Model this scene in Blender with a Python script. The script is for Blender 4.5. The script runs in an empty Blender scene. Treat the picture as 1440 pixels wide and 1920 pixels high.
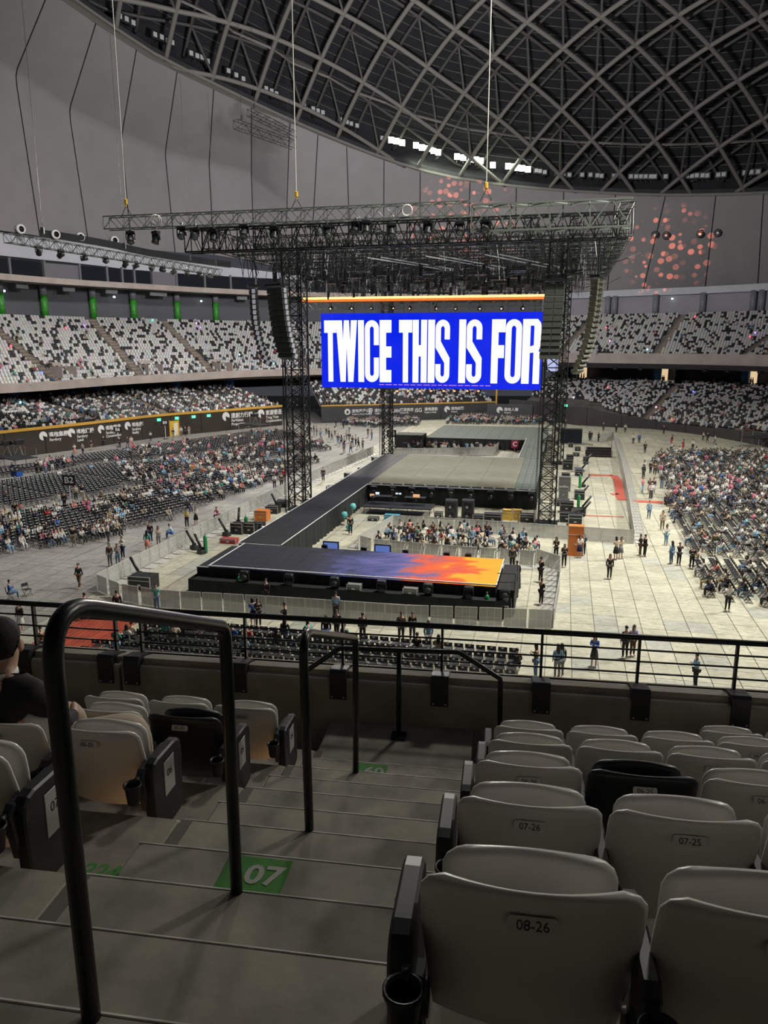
import bpy, math, random
import numpy as np
from mathutils import Vector, Matrix
random.seed(7)
RNG = np.random.default_rng(7)
SC = bpy.context.scene
COL = SC.collection
PI = math.pi
R = math.radians

# ------------------------------------------------------------------ camera, world, lights, exposure
CAM_H = 15.0
PITCH = R(12.34)
cam_d = bpy.data.cameras.new('camera')
cam_d.sensor_fit = 'HORIZONTAL'; cam_d.sensor_width = 36.0; cam_d.lens = 36.0
cam_d.clip_start = 0.05; cam_d.clip_end = 1000
cam = bpy.data.objects.new('camera', cam_d); COL.objects.link(cam)
cam.location = (0, 0, CAM_H); cam.rotation_euler = (PI / 2 - PITCH, 0, 0)
SC.camera = cam
w = bpy.data.worlds.new('world'); SC.world = w; w.use_nodes = True
bg = w.node_tree.nodes['Background']
bg.inputs[0].default_value = (0.80, 0.84, 1.0, 1); bg.inputs[1].default_value = 0.06
SC.view_settings.view_transform = 'Standard'; SC.view_settings.look = 'None'
SC.view_settings.gamma = 1.0; SC.view_settings.use_curve_mapping = False
SC.view_settings.exposure = 0.0
SC.cycles.use_denoising = True
SC.cycles.max_bounces = 5; SC.cycles.diffuse_bounces = 3; SC.cycles.glossy_bounces = 2
SC.cycles.transparent_max_bounces = 6; SC.cycles.sample_clamp_indirect = 4.0

def area(name, loc, target, size, power, color=(1, 1, 1), spread=180):
    l = bpy.data.lights.new(name, 'AREA'); l.shape = 'SQUARE'; l.size = size; l.energy = power; l.color = color
    l.spread = R(spread)
    o = bpy.data.objects.new(name, l); COL.objects.link(o); o.location = loc
    o.rotation_euler = (Vector(target) - Vector(loc)).to_track_quat('-Z', 'Y').to_euler()
    return o
FLOODC = (1.0, 0.965, 0.86)
# banks of stadium floodlights round the dome ring, aimed down at the field, then an added fill
area('flood_bank_far', (6, 166, 47), (-2, 70, 0), 5, 27000, FLOODC, 125)
area('flood_bank_side', (72, 64, 50), (20, 66, 0), 6, 25000, FLOODC, 125)
area('flood_bank_over', (22, 46, 62), (16, 56, 0), 7, 22000, FLOODC, 110)
area('flood_bank_facing', (-16, 70, 62), (-38, 112, 6), 7, 22000, (1.0, .96, .93), 125)
area('ceiling_fill', (2, 80, 36), (10, 172, 62), 6, 30000, (1.0, .965, .96), 130)  # unseen fill light added to brighten the membrane wall and dome
# spotlights throwing red discs on the membrane wall
def gobo(loc, target, power, angle, scale, seed):
    l = bpy.data.lights.new('gobo_spot', 'SPOT'); l.energy = power; l.spot_size = R(angle); l.spot_blend = .5; l.shadow_soft_size = .02; l.use_nodes = True
    nt = l.node_tree; em = nt.nodes['Emission']; tc = nt.nodes.new('ShaderNodeTexCoord'); mp = nt.nodes.new('ShaderNodeMapping'); mp.inputs['Location'].default_value = (seed, seed * 2, seed)
    v = nt.nodes.new('ShaderNodeTexVoronoi'); v.inputs['Scale'].default_value = scale; mr = nt.nodes.new('ShaderNodeMapRange'); mr.inputs[1].default_value = .40; mr.inputs[2].default_value = .34; mr.inputs[3].default_value = 0; mr.inputs[4].default_value = 1
    nt.links.new(tc.outputs['Normal'], mp.inputs[0]); nt.links.new(mp.outputs[0], v.inputs['Vector']); nt.links.new(v.outputs['Distance'], mr.inputs[0])
    sp = nt.nodes.new('ShaderNodeSeparateColor'); nt.links.new(v.outputs['Color'], sp.inputs[0]); ml = nt.nodes.new('ShaderNodeMath'); ml.operation = 'MULTIPLY'; nt.links.new(mr.outputs[0], ml.inputs[0]); nt.links.new(sp.outputs[0], ml.inputs[1])
    em.inputs['Color'].default_value = (1, .24, .15, 1); nt.links.new(ml.outputs[0], em.inputs['Strength'])
    o = bpy.data.objects.new('gobo_spot', l); COL.objects.link(o); o.location = loc; o.rotation_euler = (Vector(target) - Vector(loc)).to_track_quat('-Z', 'Y').to_euler()
gobo((20, 120, 21), (62, 176, 35), 520000, 16, 42, 3.1)
gobo((-2, 112, 21), (18, 184, 41), 620000, 20, 46, 5.7)

# ------------------------------------------------------------------ frames of reference
TS, TN = R(13.0), R(8.8)
def fr(t, a, b, z=0.0):
    return (a * math.cos(t) + b * math.sin(t), -a * math.sin(t) + b * math.cos(t), z)
def S(a, b, z=0.0): return fr(TS, a, b, z)          # stage frame: a to the right, b away
def N(u, v, z=0.0): return fr(TN, u, v, z)          # frame of the near seating rows
cp_, sp_ = math.cos(PITCH), math.sin(PITCH)
def ray(x, y):
    a = (x - 720) / 1440.; b = (y - 960) / 1440.
    return (a, cp_ - b * sp_, -sp_ - b * cp_)
def G(x, y, z=0.0):                                  # where a sight line meets height z: used to measure the place
    r = ray(x, y); t = (z - CAM_H) / r[2]
    return (r[0] * t, r[1] * t, z)
def toS(P):
    c, s = math.cos(TS), math.sin(TS)
    return (P[0] * c - P[1] * s, P[0] * s + P[1] * c)

# ------------------------------------------------------------------ materials
MATS = {}
def mat(name, col, rough=.6, metal=0.0, var=0.0, scale=4.0, bump=0.0, emit=None, es=1.0, objcol=False, attr=False, spec=.5, coat=0.0):
    if name in MATS: return MATS[name]
    m = bpy.data.materials.new(name); m.use_nodes = True
    nt = m.node_tree; b = nt.nodes['Principled BSDF']
    b.inputs['Base Color'].default_value = (*col, 1); b.inputs['Roughness'].default_value = rough
    b.inputs['Metallic'].default_value = metal; b.inputs['Specular IOR Level'].default_value = spec
    if coat: b.inputs['Coat Weight'].default_value = coat
    src = None
    if objcol:
        oi = nt.nodes.new('ShaderNodeObjectInfo'); src = oi.outputs['Color']
    if attr:
        at = nt.nodes.new('ShaderNodeAttribute'); at.attribute_name = 'Col'; src = at.outputs['Color']
    if src: nt.links.new(src, b.inputs['Base Color'])
    if var > 0 or bump > 0:
        tc = nt.nodes.new('ShaderNodeTexCoord'); no = nt.nodes.new('ShaderNodeTexNoise')
        no.inputs['Scale'].default_value = scale; no.inputs['Detail'].default_value = 6
        nt.links.new(tc.outputs['Object'], no.inputs['Vector'])
        if var > 0:
            mr = nt.nodes.new('ShaderNodeMapRange')
            mr.inputs['From Min'].default_value = .3; mr.inputs['From Max'].default_value = .7
            mr.inputs['To Min'].default_value = 1 - var; mr.inputs['To Max'].default_value = 1 + var
            nt.links.new(no.outputs['Fac'], mr.inputs['Value'])
            mx = nt.nodes.new('ShaderNodeVectorMath'); mx.operation = 'SCALE'
            if src: nt.links.new(src, mx.inputs[0])
            else: mx.inputs[0].default_value = col
            nt.links.new(mr.outputs[0], mx.inputs['Scale']); nt.links.new(mx.outputs[0], b.inputs['Base Color'])
        if bump > 0:
            bp = nt.nodes.new('ShaderNodeBump'); bp.inputs['Strength'].default_value = bump; bp.inputs['Distance'].default_value = .02
            nt.links.new(no.outputs['Fac'], bp.inputs['Height']); nt.links.new(bp.outputs[0], b.inputs['Normal'])
    if emit:
        b.inputs['Emission Color'].default_value = (*emit, 1); b.inputs['Emission Strength'].default_value = es
    MATS[name] = m
    return m
M_conc = mat('concrete_step', (.250, .232, .188), .82, var=.30, scale=4.5, bump=.3)
M_concw = mat('concrete_parapet', (.27, .245, .205), .85, var=.28, scale=2.2, bump=.3)
M_black = mat('black_metal', (.012, .013, .015), .38, .1)
M_rail = mat('black_painted_tube', (.006, .007, .008), .34, .0, spec=.4)
M_blackp = mat('black_plastic', (.016, .016, .018), .45, var=.2, scale=8)
M_white = mat('white_seat_plastic', (.60, .58, .54), .36, var=.05, scale=5)
M_dark = mat('charcoal_seat_plastic', (.016, .017, .020), .42, var=.1, scale=5)
M_alu = mat('aluminium', (.55, .56, .57), .35, .8)
M_truss = mat('black_truss', (.022, .025, .023), .45, .4)
M_trussl = mat('grey_truss', (.20, .225, .20), .4, .4)
M_drape = mat('black_drape', (.010, .011, .012), .8, var=.2, scale=2)
M_grey = mat('membrane_panel', (.245, .232, .240), .85, var=.05, scale=.25)
M_greyb = mat('membrane_joint', (.03, .03, .032), .9)
M_tube = mat('roof_steel_tube', (.150, .145, .135), .6, .0)
M_tube2 = mat('roof_steel_outer', (.062, .060, .058), .6)
M_roof = mat('roof_deck', (.008, .0085, .012), .8, var=.3, scale=.6)
M_fasc = mat('fascia_concrete', (.40, .345, .315), .8, var=.12, scale=.5)
M_whitew = mat('pale_wall', (.50, .51, .56), .8, var=.05, scale=.3)
M_tierc = mat('tier_concrete', (.13, .12, .11), .85, var=.2, scale=.8)
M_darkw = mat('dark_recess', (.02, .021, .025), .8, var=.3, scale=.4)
M_text = mat('white_lettering', (.75, .75, .73), .6)
M_attr = mat('painted_by_piece', (1, 1, 1), .6, attr=True)
M_attrs = mat('seat_plastic_far', (1, 1, 1), .45, attr=True)
M_attrm = mat('metal_by_piece', (1, 1, 1), .4, .2, attr=True)
M_cloth = mat('cloth_by_person', (1, 1, 1), .85, objcol=True, var=.12, scale=9)
M_skin = mat('skin', (.50, .30, .22), .55)
M_hair = mat('dark_hair', (.012, .010, .010), .5)

# ------------------------------------------------------------------ mesh builder
class MB:
    def __init__(s): s.v = []; s.f = []; s.c = []; s.cur = None
    def add(s, vs, fs, c=None):
        n = len(s.v); s.v.extend(vs)
        for f in fs: s.f.append(tuple(n + i for i in f)); s.c.append(c if c is not None else s.cur)
    def box(s, c, d, rz=0, c_=None, rx=0, ry=0):
        x, y, z = d[0] / 2, d[1] / 2, d[2] / 2
        vs = [(-x, -y, -z), (x, -y, -z), (x, y, -z), (-x, y, -z), (-x, -y, z), (x, -y, z), (x, y, z), (-x, y, z)]
        if rz or rx or ry:
            m = Matrix.Rotation(rz, 3, 'Z') @ Matrix.Rotation(ry, 3, 'Y') @ Matrix.Rotation(rx, 3, 'X')
            vs = [tuple(m @ Vector(q)) for q in vs]
        s.add([(q[0] + c[0], q[1] + c[1], q[2] + c[2]) for q in vs],
              [(0, 3, 2, 1), (4, 5, 6, 7), (0, 1, 5, 4), (1, 2, 6, 5), (2, 3, 7, 6), (3, 0, 4, 7)], c_)
        return s
    def bbox(s, c, d, bev=.01, rz=0):          # box with chamfered vertical and top edges
        x, y, z = d[0] / 2, d[1] / 2, d[2] / 2; b = min(bev, x * .9, y * .9, z * .9)
        def ring(i, zz): return [(-x + i + b, -y + i, zz), (x - i - b, -y + i, zz), (x - i, -y + i + b, zz), (x - i, y - i - b, zz),
                                 (x - i - b, y - i, zz), (-x + i + b, y - i, zz), (-x + i, y - i - b, zz), (-x + i, -y + i + b, zz)]
        vs = ring(b, -z) + ring(0, -z + b) + ring(0, z - b) + ring(b, z)
        fs = [tuple(range(7, -1, -1)), tuple(range(24, 32))]
        for k in range(3):
            for i in range(8): fs.append((k * 8 + i, k * 8 + (i + 1) % 8, k * 8 + 8 + (i + 1) % 8, k * 8 + 8 + i))
        if rz:
            cc, ss = math.cos(rz), math.sin(rz); vs = [(q[0] * cc - q[1] * ss, q[0] * ss + q[1] * cc, q[2]) for q in vs]
        s.add([(q[0] + c[0], q[1] + c[1], q[2] + c[2]) for q in vs], fs); return s
    def tube(s, pts, r, n=8, cap=True, c_=None):
        pts = [Vector(p) for p in pts]; m = len(pts)
        rs = r if isinstance(r, (list, tuple)) else [r] * m
        up = None; vs = []
        for i, p in enumerate(pts):
            t = (pts[min(i + 1, m - 1)] - pts[max(i - 1, 0)])
            if t.length < 1e-9: t = Vector((0, 0, 1))
            t.normalize()
            if up is None:
                a = Vector((0, 0, 1)) if abs(t.z) < .9 else Vector((0, 1, 0))
                up = t.cross(a).normalized()
            else:
                up = (up - t * up.dot(t))
                up = up.normalized() if up.length > 1e-6 else t.orthogonal().normalized()
            w2 = t.cross(up)
            for k in range(n):
                a = 2 * PI * (k + .5) / n
                q = p + (up * math.cos(a) + w2 * math.sin(a)) * rs[i]; vs.append(tuple(q))
        fs = []
        for i in range(m - 1):
            for k in range(n): fs.append((i * n + k, i * n + (k + 1) % n, (i + 1) * n + (k + 1) % n, (i + 1) * n + k))
        if cap: fs.append(tuple(range(n - 1, -1, -1))); fs.append(tuple((m - 1) * n + k for k in range(n)))
        s.add(vs, fs, c_); return s
    def bar(s, p, q, r, n=4, c_=None): return s.tube([p, q], r, n, True, c_)
    def lathe(s, prof, c=(0, 0, 0), n=16, axis='Z', c_=None, caps=True):
        vs = []
        for (r, h) in prof:
            for k in range(n):
                a = 2 * PI * k / n; x, y = r * math.cos(a), r * math.sin(a)
                q = (x, y, h) if axis == 'Z' else ((h, x, y) if axis == 'X' else (x, h, y))
                vs.append((q[0] + c[0], q[1] + c[1], q[2] + c[2]))
        fs = []
        for i in range(len(prof) - 1):
            for k in range(n): fs.append((i * n + k, i * n + (k + 1) % n, (i + 1) * n + (k + 1) % n, (i + 1) * n + k))
        if caps: fs.append(tuple(range(n - 1, -1, -1))); fs.append(tuple((len(prof) - 1) * n + k for k in range(n)))
        s.add(vs, fs, c_); return s
    def prism(s, poly, z0, z1, c_=None):
        n = len(poly)
        s.add([(p[0], p[1], z0) for p in poly] + [(p[0], p[1], z1) for p in poly],
              [tuple(range(n - 1, -1, -1)), tuple(range(n, 2 * n))] + [(i, (i + 1) % n, n + (i + 1) % n, n + i) for i in range(n)], c_); return s
    def vprism(s, poly, y0, y1, c_=None):      # polygon in x,z pulled along y
        n = len(poly)
        s.add([(p[0], y0, p[1]) for p in poly] + [(p[0], y1, p[1]) for p in poly],
              [tuple(range(n)), tuple(range(2 * n - 1, n - 1, -1))] + [((i + 1) % n, i, n + i, n + (i + 1) % n) for i in range(n)], c_); return s
    def grid(s, rows, c_=None, close=False):
        m = len(rows[0]); vs = [p for r_ in rows for p in r_]; fs = []
        for i in range(len(rows) - 1):
            for j in range(m - 1): fs.append((i * m + j, i * m + j + 1, (i + 1) * m + j + 1, (i + 1) * m + j))
        s.add(vs, fs, c_); return s
    def mesh(s, name, m, smooth=False):
        me = bpy.data.meshes.new(name); me.from_pydata([tuple(q) for q in s.v], [], s.f)
        if any(c is not None for c in s.c):
            at = me.color_attributes.new('Col', 'FLOAT_COLOR', 'CORNER'); cs = []
            for f, c in zip(s.f, s.c):
                c = c or (.5, .5, .5); cs.extend([c[0], c[1], c[2], 1.0] * len(f))
            at.data.foreach_set('color', cs)
        if m is not None: me.materials.append(m)
        if smooth: me.polygons.foreach_set('use_smooth', [True] * len(me.polygons))
        me.update(); return me

def link(name, me, parent=None, loc=None, rz=0, smooth=False, m=None):
    if isinstance(me, MB): me = me.mesh(name, m, smooth)
    o = bpy.data.objects.new(name, me); COL.objects.link(o)
    if loc is not None: o.location = loc
    if rz: o.rotation_euler[2] = rz
    if parent is not None: o.parent = parent
    return o
def tag(o, label=None, cat=None, group=None, kind=None):
    if label: o['label'] = label
    if cat: o['category'] = cat
    if group: o['group'] = group
    if kind: o['kind'] = kind
    return o
def thing(name, label, cat, loc=(0, 0, 0), rz=0, group=None):
    o = bpy.data.objects.new(name, None); COL.objects.link(o); o.location = loc; o.rotation_euler[2] = rz
    o.empty_display_size = .1
    return tag(o, label, cat, group)
def copy_tree(o, loc, rz, label, group=None, color=None):
    r_ = o.copy(); COL.objects.link(r_); r_.location = loc; r_.rotation_euler = (0, 0, rz); r_['label'] = label
    if group: r_['group'] = group
    for ch in KIDS.get(o.name, None) or [k for k in o.children]:
        c = ch.copy(); COL.objects.link(c); c.parent = r_
        for g in ch.children:
            d = g.copy(); COL.objects.link(d); d.parent = c
    return r_
KIDS = {}
def struct(name, mb, m, parent=None, label=None, smooth=False):
    o = link(name, mb, parent, m=m, smooth=smooth)
    if parent is None: o['kind'] = 'structure'
    if label: o['label'] = label
    return o
def stuff(name, mb, m, label, cat, parent=None):
    o = link(name, mb, parent, m=m); o['kind'] = 'stuff'
    if parent is None: o['label'] = label; o['category'] = cat
    return o
def text_mesh(s, size, m, ext=.002, bold=0.0, align='CENTER', sx=1.0):
    cu = bpy.data.curves.new('lettering', 'FONT'); cu.body = s; cu.size = size; cu.extrude = ext; cu.offset = bold
    cu.align_x = align; cu.align_y = 'CENTER'; cu.resolution_u = 3
    o = bpy.data.objects.new('lettering', cu); COL.objects.link(o)
    dg = bpy.context.evaluated_depsgraph_get(); me = bpy.data.meshes.new_from_object(o.evaluated_get(dg))
    bpy.data.objects.remove(o)
    if sx != 1.0: me.transform(Matrix.Diagonal((sx, 1, 1, 1)))
    me.materials.clear(); me.materials.append(m); return me
def ordn(n):
    w1 = ['zeroth', 'first', 'second', 'third', 'fourth', 'fifth', 'sixth', 'seventh', 'eighth', 'ninth', 'tenth', 'eleventh', 'twelfth', 'thirteenth',
          'fourteenth', 'fifteenth', 'sixteenth', 'seventeenth', 'eighteenth', 'nineteenth', 'twentieth']
    if n <= 20: return w1[n]
    tens = {2: 'twenty', 3: 'thirty', 4: 'forty', 5: 'fifty', 6: 'sixty', 7: 'seventy', 8: 'eighty', 9: 'ninety'}
    if n < 100:
        return (tens[n // 10] + '-' + w1[n % 10]) if n % 10 else tens[n // 10][:-1] + 'ieth'
    return 'hundred-and-' + ordn(n - 100) if n > 100 else 'hundredth'

# many copies of one small template joined into one mesh (past the limit of single objects)
def template(mb):
    tris = []; cols = []
    for f, c in zip(mb.f, mb.c):
        for i in range(1, len(f) - 1): tris.append((f[0], f[i], f[i + 1])); cols.append(c)
    return np.array(mb.v, float), np.array(tris, np.int32), cols
def mass(name, tpl, xf, palettes, m, label, cat, parent=None, more=()):
    """tpl verts,tris,cols (cols are keys or colours); xf rows (x,y,z,rz,scale); palettes: per copy dict key->colour; more: further (tpl, xf, palettes)"""
    COs, TRs, CAs, base, nv = [], [], [], 0, 0
    for (V, T, C), xf, palettes in [(tpl, xf, palettes), *more]:
        n = len(xf)
        if n == 0: continue
        xf = np.array(xf, float); c, s_ = np.cos(xf[:, 3]), np.sin(xf[:, 3]); sc = xf[:, 4]
        X = (V[None, :, 0] * c[:, None] - V[None, :, 1] * s_[:, None]) * sc[:, None] + xf[:, 0:1]
        Y = (V[None, :, 0] * s_[:, None] + V[None, :, 1] * c[:, None]) * sc[:, None] + xf[:, 1:2]
        Z = V[None, :, 2] * sc[:, None] + xf[:, 2:3]
        COs.append(np.stack([X, Y, Z], -1).reshape(-1).astype(np.float32))
        TRs.append((T[None] + (np.arange(n) * len(V))[:, None, None] + base).reshape(-1).astype(np.int32)); base += n * len(V)
        keys = sorted({k for k in C if isinstance(k, str)})
        ca = np.zeros((n, len(T), 4), np.float32); ca[..., 3] = 1
        for ti, k in enumerate(C):
            if not isinstance(k, str): ca[:, ti, :3] = k if k is not None else (.5, .5, .5)
        for k in keys:
            idx = np.array([i for i, q in enumerate(C) if q == k]); pc = np.array([q[k] for q in palettes], np.float32)
            ca[:, idx, :3] = pc[:, None, :]
        CAs.append(ca.reshape(-1, 4))
    if not COs: return None
    co, tr, ca = np.concatenate(COs), np.concatenate(TRs), np.concatenate(CAs); nt = len(tr) // 3
    me = bpy.data.meshes.new(name); me.vertices.add(base); me.vertices.foreach_set('co', co)
    me.loops.add(nt * 3); me.loops.foreach_set('vertex_index', tr)
    me.polygons.add(nt); me.polygons.foreach_set('loop_start', np.arange(0, nt * 3, 3, dtype=np.int32))
    me.update(calc_edges=True)
    at = me.color_attributes.new('Col', 'FLOAT_COLOR', 'CORNER')
    at.data.foreach_set('color', np.repeat(ca, 3, axis=0).reshape(-1))
    me.materials.append(m); me.validate()
    o = bpy.data.objects.new(name, me); COL.objects.link(o); o['kind'] = 'stuff'
    if parent is None: o['label'] = label; o['category'] = cat
    else: o.parent = parent
    return o
def inpoly(x, y, P):
    c = False; j = len(P) - 1
    for i in range(len(P)):
        if (P[i][1] > y) != (P[j][1] > y) and x < (P[j][0] - P[i][0]) * (y - P[i][1]) / (P[j][1] - P[i][1]) + P[i][0]: c = not c
        j = i
    return c
def rrect(x0, x1, z0, z1, r, n=4, corners=(1, 1, 1, 1)):
    """rounded rectangle, corners: bottom-left, bottom-right, top-right, top-left radii factors"""
    P = []
    for (cx, cz, a0, k) in ((x0, z0, PI, 0), (x1, z0, 1.5 * PI, 1), (x1, z1, 0, 2), (x0, z1, .5 * PI, 3)):
        rr = r * corners[k]
        ox = cx + rr if cx == x0 else cx - rr; oz = cz + rr if cz == z0 else cz - rr
        if rr <= 0: P.append((cx, cz)); continue
        for i in range(n + 1):
            a = a0 + (PI / 2) * i / n; P.append((ox + rr * math.cos(a), oz + rr * math.sin(a)))
    return P
# ================================================================== the setting: floor, bowl, membrane wall, dome roof
def poly_len(P): return sum(math.dist(P[i][:2], P[i + 1][:2]) for i in range(len(P) - 1))
class Path:
    """plan curve with offsets to its outer side"""
    def __init__(s, P):
        # smooth with Catmull-Rom
        Q = [P[0]] + list(P) + [P[-1]]; out = []
        for i in range(1, len(Q) - 2):
            for k in range(6):
                t = k / 6.; p0, p1, p2, p3 = Q[i - 1], Q[i], Q[i + 1], Q[i + 2]
                out.append(tuple(.5 * ((2 * p1[j]) + (-p0[j] + p2[j]) * t + (2 * p0[j] - 5 * p1[j] + 4 * p2[j] - p3[j]) * t * t +
                                       (-p0[j] + 3 * p1[j] - 3 * p2[j] + p3[j]) * t ** 3) for j in (0, 1)))
        out.append(tuple(P[-1][:2])); s.p = out; s.cum = [0]
        for i in range(len(out) - 1): s.cum.append(s.cum[-1] + math.dist(out[i], out[i + 1]))
        s.L = s.cum[-1]
    def at(s, u, d=0.0):
        u = max(0, min(s.L - 1e-6, u)); i = int(np.searchsorted(s.cum, u, side='right')) - 1; i = min(i, len(s.p) - 2)
        t = (u - s.cum[i]) / (s.cum[i + 1] - s.cum[i]); a, b = s.p[i], s.p[i + 1]
        x, y = a[0] + (b[0] - a[0]) * t, a[1] + (b[1] - a[1]) * t
        def nrm(k):
            k0, k1 = max(0, k - 1), min(len(s.p) - 1, k + 1)
            dx, dy = s.p[k1][0] - s.p[k0][0], s.p[k1][1] - s.p[k0][1]; l = math.hypot(dx, dy); return (-dy / l, dx / l)
        n0, n1 = nrm(i), nrm(i + 1); nx, ny = n0[0] * (1 - t) + n1[0] * t, n0[1] * (1 - t) + n1[1] * t
        l = math.hypot(nx, ny); nx /= l; ny /= l
        return (x + nx * d, y + ny * d, math.atan2(-ny, -nx))     # last: direction facing the field
    def loft(s, prof, u0=0, u1=None, step=4.0):
        u1 = s.L if u1 is None else u1; n = max(2, int((u1 - u0) / step) + 1); rows = []
        for (d, z) in prof:
            row = []
            for i in range(n):
                u = u0 + (u1 - u0) * i / (n - 1); q = s.at(u, d); row.append((q[0], q[1], z(u) if callable(z) else z))
            rows.append(row)
        return rows

# ---- floor: a dark base with protective cover tiles laid on it
fb = MB(); fb.add([(-130, 20, -.05), (130, 20, -.05), (130, 230, -.05), (-130, 230, -.05)], [(0, 1, 2, 3)])
M_floorb = mat('floor_joint_dark', (.16, .155, .135), .9)
floor = struct('floor', fb, M_floorb)
def tile_material(name, objcol):
    m = mat(name, (.55, .54, .47), .62, objcol=objcol, attr=not objcol)
    nt = m.node_tree; b = nt.nodes['Principled BSDF']; src = b.inputs['Base Color'].links[0].from_socket
    ge = nt.nodes.new('ShaderNodeNewGeometry')
    prev = src
    for sc_, lo, hi, dist in ((.12, .84, 1.08, 0.5), (.9, .70, 1.12, 2.2), (5., .92, 1.05, .3)):
        no = nt.nodes.new('ShaderNodeTexNoise'); no.inputs['Scale'].default_value = sc_; no.inputs['Detail'].default_value = 8
        no.inputs['Roughness'].default_value = .7; no.inputs['Distortion'].default_value = dist
        mp = nt.nodes.new('ShaderNodeMapping'); mp.inputs['Scale'].default_value = (1, 2.2 if sc_ == .9 else 1, 1)
        nt.links.new(ge.outputs['Position'], mp.inputs[0]); nt.links.new(mp.outputs[0], no.inputs['Vector'])
        mr = nt.nodes.new('ShaderNodeMapRange'); mr.inputs[1].default_value = .35; mr.inputs[2].default_value = .62
        mr.inputs[3].default_value = lo; mr.inputs[4].default_value = hi
        nt.links.new(no.outputs['Fac'], mr.inputs[0])
        mx = nt.nodes.new('ShaderNodeVectorMath'); mx.operation = 'SCALE'
        nt.links.new(prev, mx.inputs[0]); nt.links.new(mr.outputs[0], mx.inputs['Scale']); prev = mx.outputs[0]
    nt.links.new(prev, b.inputs['Base Color']); return m
M_tile = tile_material('cover_tile_near', True); M_tilef = tile_material('cover_tile_far', False)
TA, TB = 1.24, 1.62
def tile_col(i, j, a):
    r_ = random.random(); k = .92 + .14 * random.random()
    if a < -27.5: return (.270 * k, .262 * k, .245 * k)
    base = (.44, .425, .335) if r_ > .1 else (.37, .375, .325)
    return tuple(v * k for v in base)
tm = MB().bbox((0, 0, -.025), (TA - .03, TB - .03, .05), .008).mesh('tile', M_tile)
tiles = []
for i in range(-62, 52):
    for j in range(18, 108):
        a, b = i * TA + .4, j * TB
        x, y, _ = S(a, b)
        if y < 26 or abs(x) > y * .56 + 6: continue
        tiles.append((a, b, i, j))
near = [t for t in tiles if t[0] > 0.5 and t[1] > 33 and t[0] < 24]
near.sort(key=lambda t: t[1] + t[0] * .3); near = near[:295]; nset = {(t[2], t[3]) for t in near}
for (a, b, i, j) in near:
    o = link('tile', tm, floor, S(a, b, 0), -TS); o.color = (*tile_col(i, j, a), 1)
tt = MB(); tt.cur = 'a'; tt.box((0, 0, -.02), (TA - .03, TB - .03, .04)); tt.f = tt.f[1:2]; tt.c = tt.c[1:2]
rest = [t for t in tiles if (t[2], t[3]) not in nset]
mass('cover_tiles', template(tt), [(*S(a, b, 0), -TS, 1) for a, b, i, j in rest], [{'a': tile_col(i, j, a)} for a, b, i, j in rest], M_tilef, None, None, parent=floor)

# ---- stands
LP = Path([(-74, 40), (-64, 70), (-56, 90), (-50.9, 101.), (-44.4, 111.6), (-36.8, 126.), (-28.3, 135.6), (-19.2, 145.6)])
FP = Path([(-12.2, 150.0), (-2.1, 152.8), (8.6, 156.1), (16., 158.4), (23.4, 160.7)])
RP = Path([(25.5, 158.0), (29.8, 155.3), (33.5, 151.0), (36.4, 145.6), (42.6, 141.8), (48.6, 138.2), (52.5, 131.6), (55.0, 124.6), (57.2, 112.2), (58.5, 95.), (58., 70)])
AP = Path([(-74, 40), (-64, 70), (-56, 90), (-50.9, 101.), (-44.4, 111.6), (-36.8, 126.), (-28.3, 135.6), (-19.2, 145.6), (-8, 153.0), (6, 158.0), (22, 158.5), (36.4, 147.5), (48.6, 138.2), (55.0, 124.6), (57.2, 112.2), (58.5, 95.), (58., 70)])
for nm, P_ in (('L', LP), ('F', FP), ('R', RP), ('A', AP)):
    P_.p = P_.p
LU = {x: min(range(len(LP.p)), key=lambda i: abs((lambda q: 720 + 1440 * q[0] / (q[1] * cp_ + CAM_H * sp_))(LP.p[i]) - x)) for x in (0,)}
def proj(P):
    X, Y, Z = P[0], P[1], P[2] - CAM_H; d = Y * cp_ - Z * sp_; v = -Y * sp_ - Z * cp_
    return (720 + 1440 * X / d, 960 + 1440 * v / d)

def col_to_u(path, x, d, z):                       # arc position whose point at offset d, height z shows in column x
    best = min(range(401), key=lambda i: abs(proj((*path.at(path.L * i / 400, d)[:2], z))[0] - x)); return path.L * best / 400

def stepped(path, d0, z0, d1, z1, n, u0=0, u1=None):
    prof = []
    for k in range(n):
        d = d0 + (d1 - d0) * k / n; z = z0 + (z1 - z0) * k / n
        prof += [(d, z), (d + (d1 - d0) / n, z)]
    prof.append((d1, z1)); mb = MB(); mb.grid(path.loft(prof, u0, u1, 5.0)); return mb

M_adwall = mat('brown_advert_wall', (.040, .030, .024), .55, var=.1, scale=.4)
M_adwall2 = mat('charcoal_advert_wall', (.048, .050, .055), .55, var=.1, scale=.4)
M_yellow = mat('ochre_rail', (.62, .34, .05), .5)
M_purplew = mat('dark_plum_wall', (.050, .044, .050), .6, var=.1, scale=.4)
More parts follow.
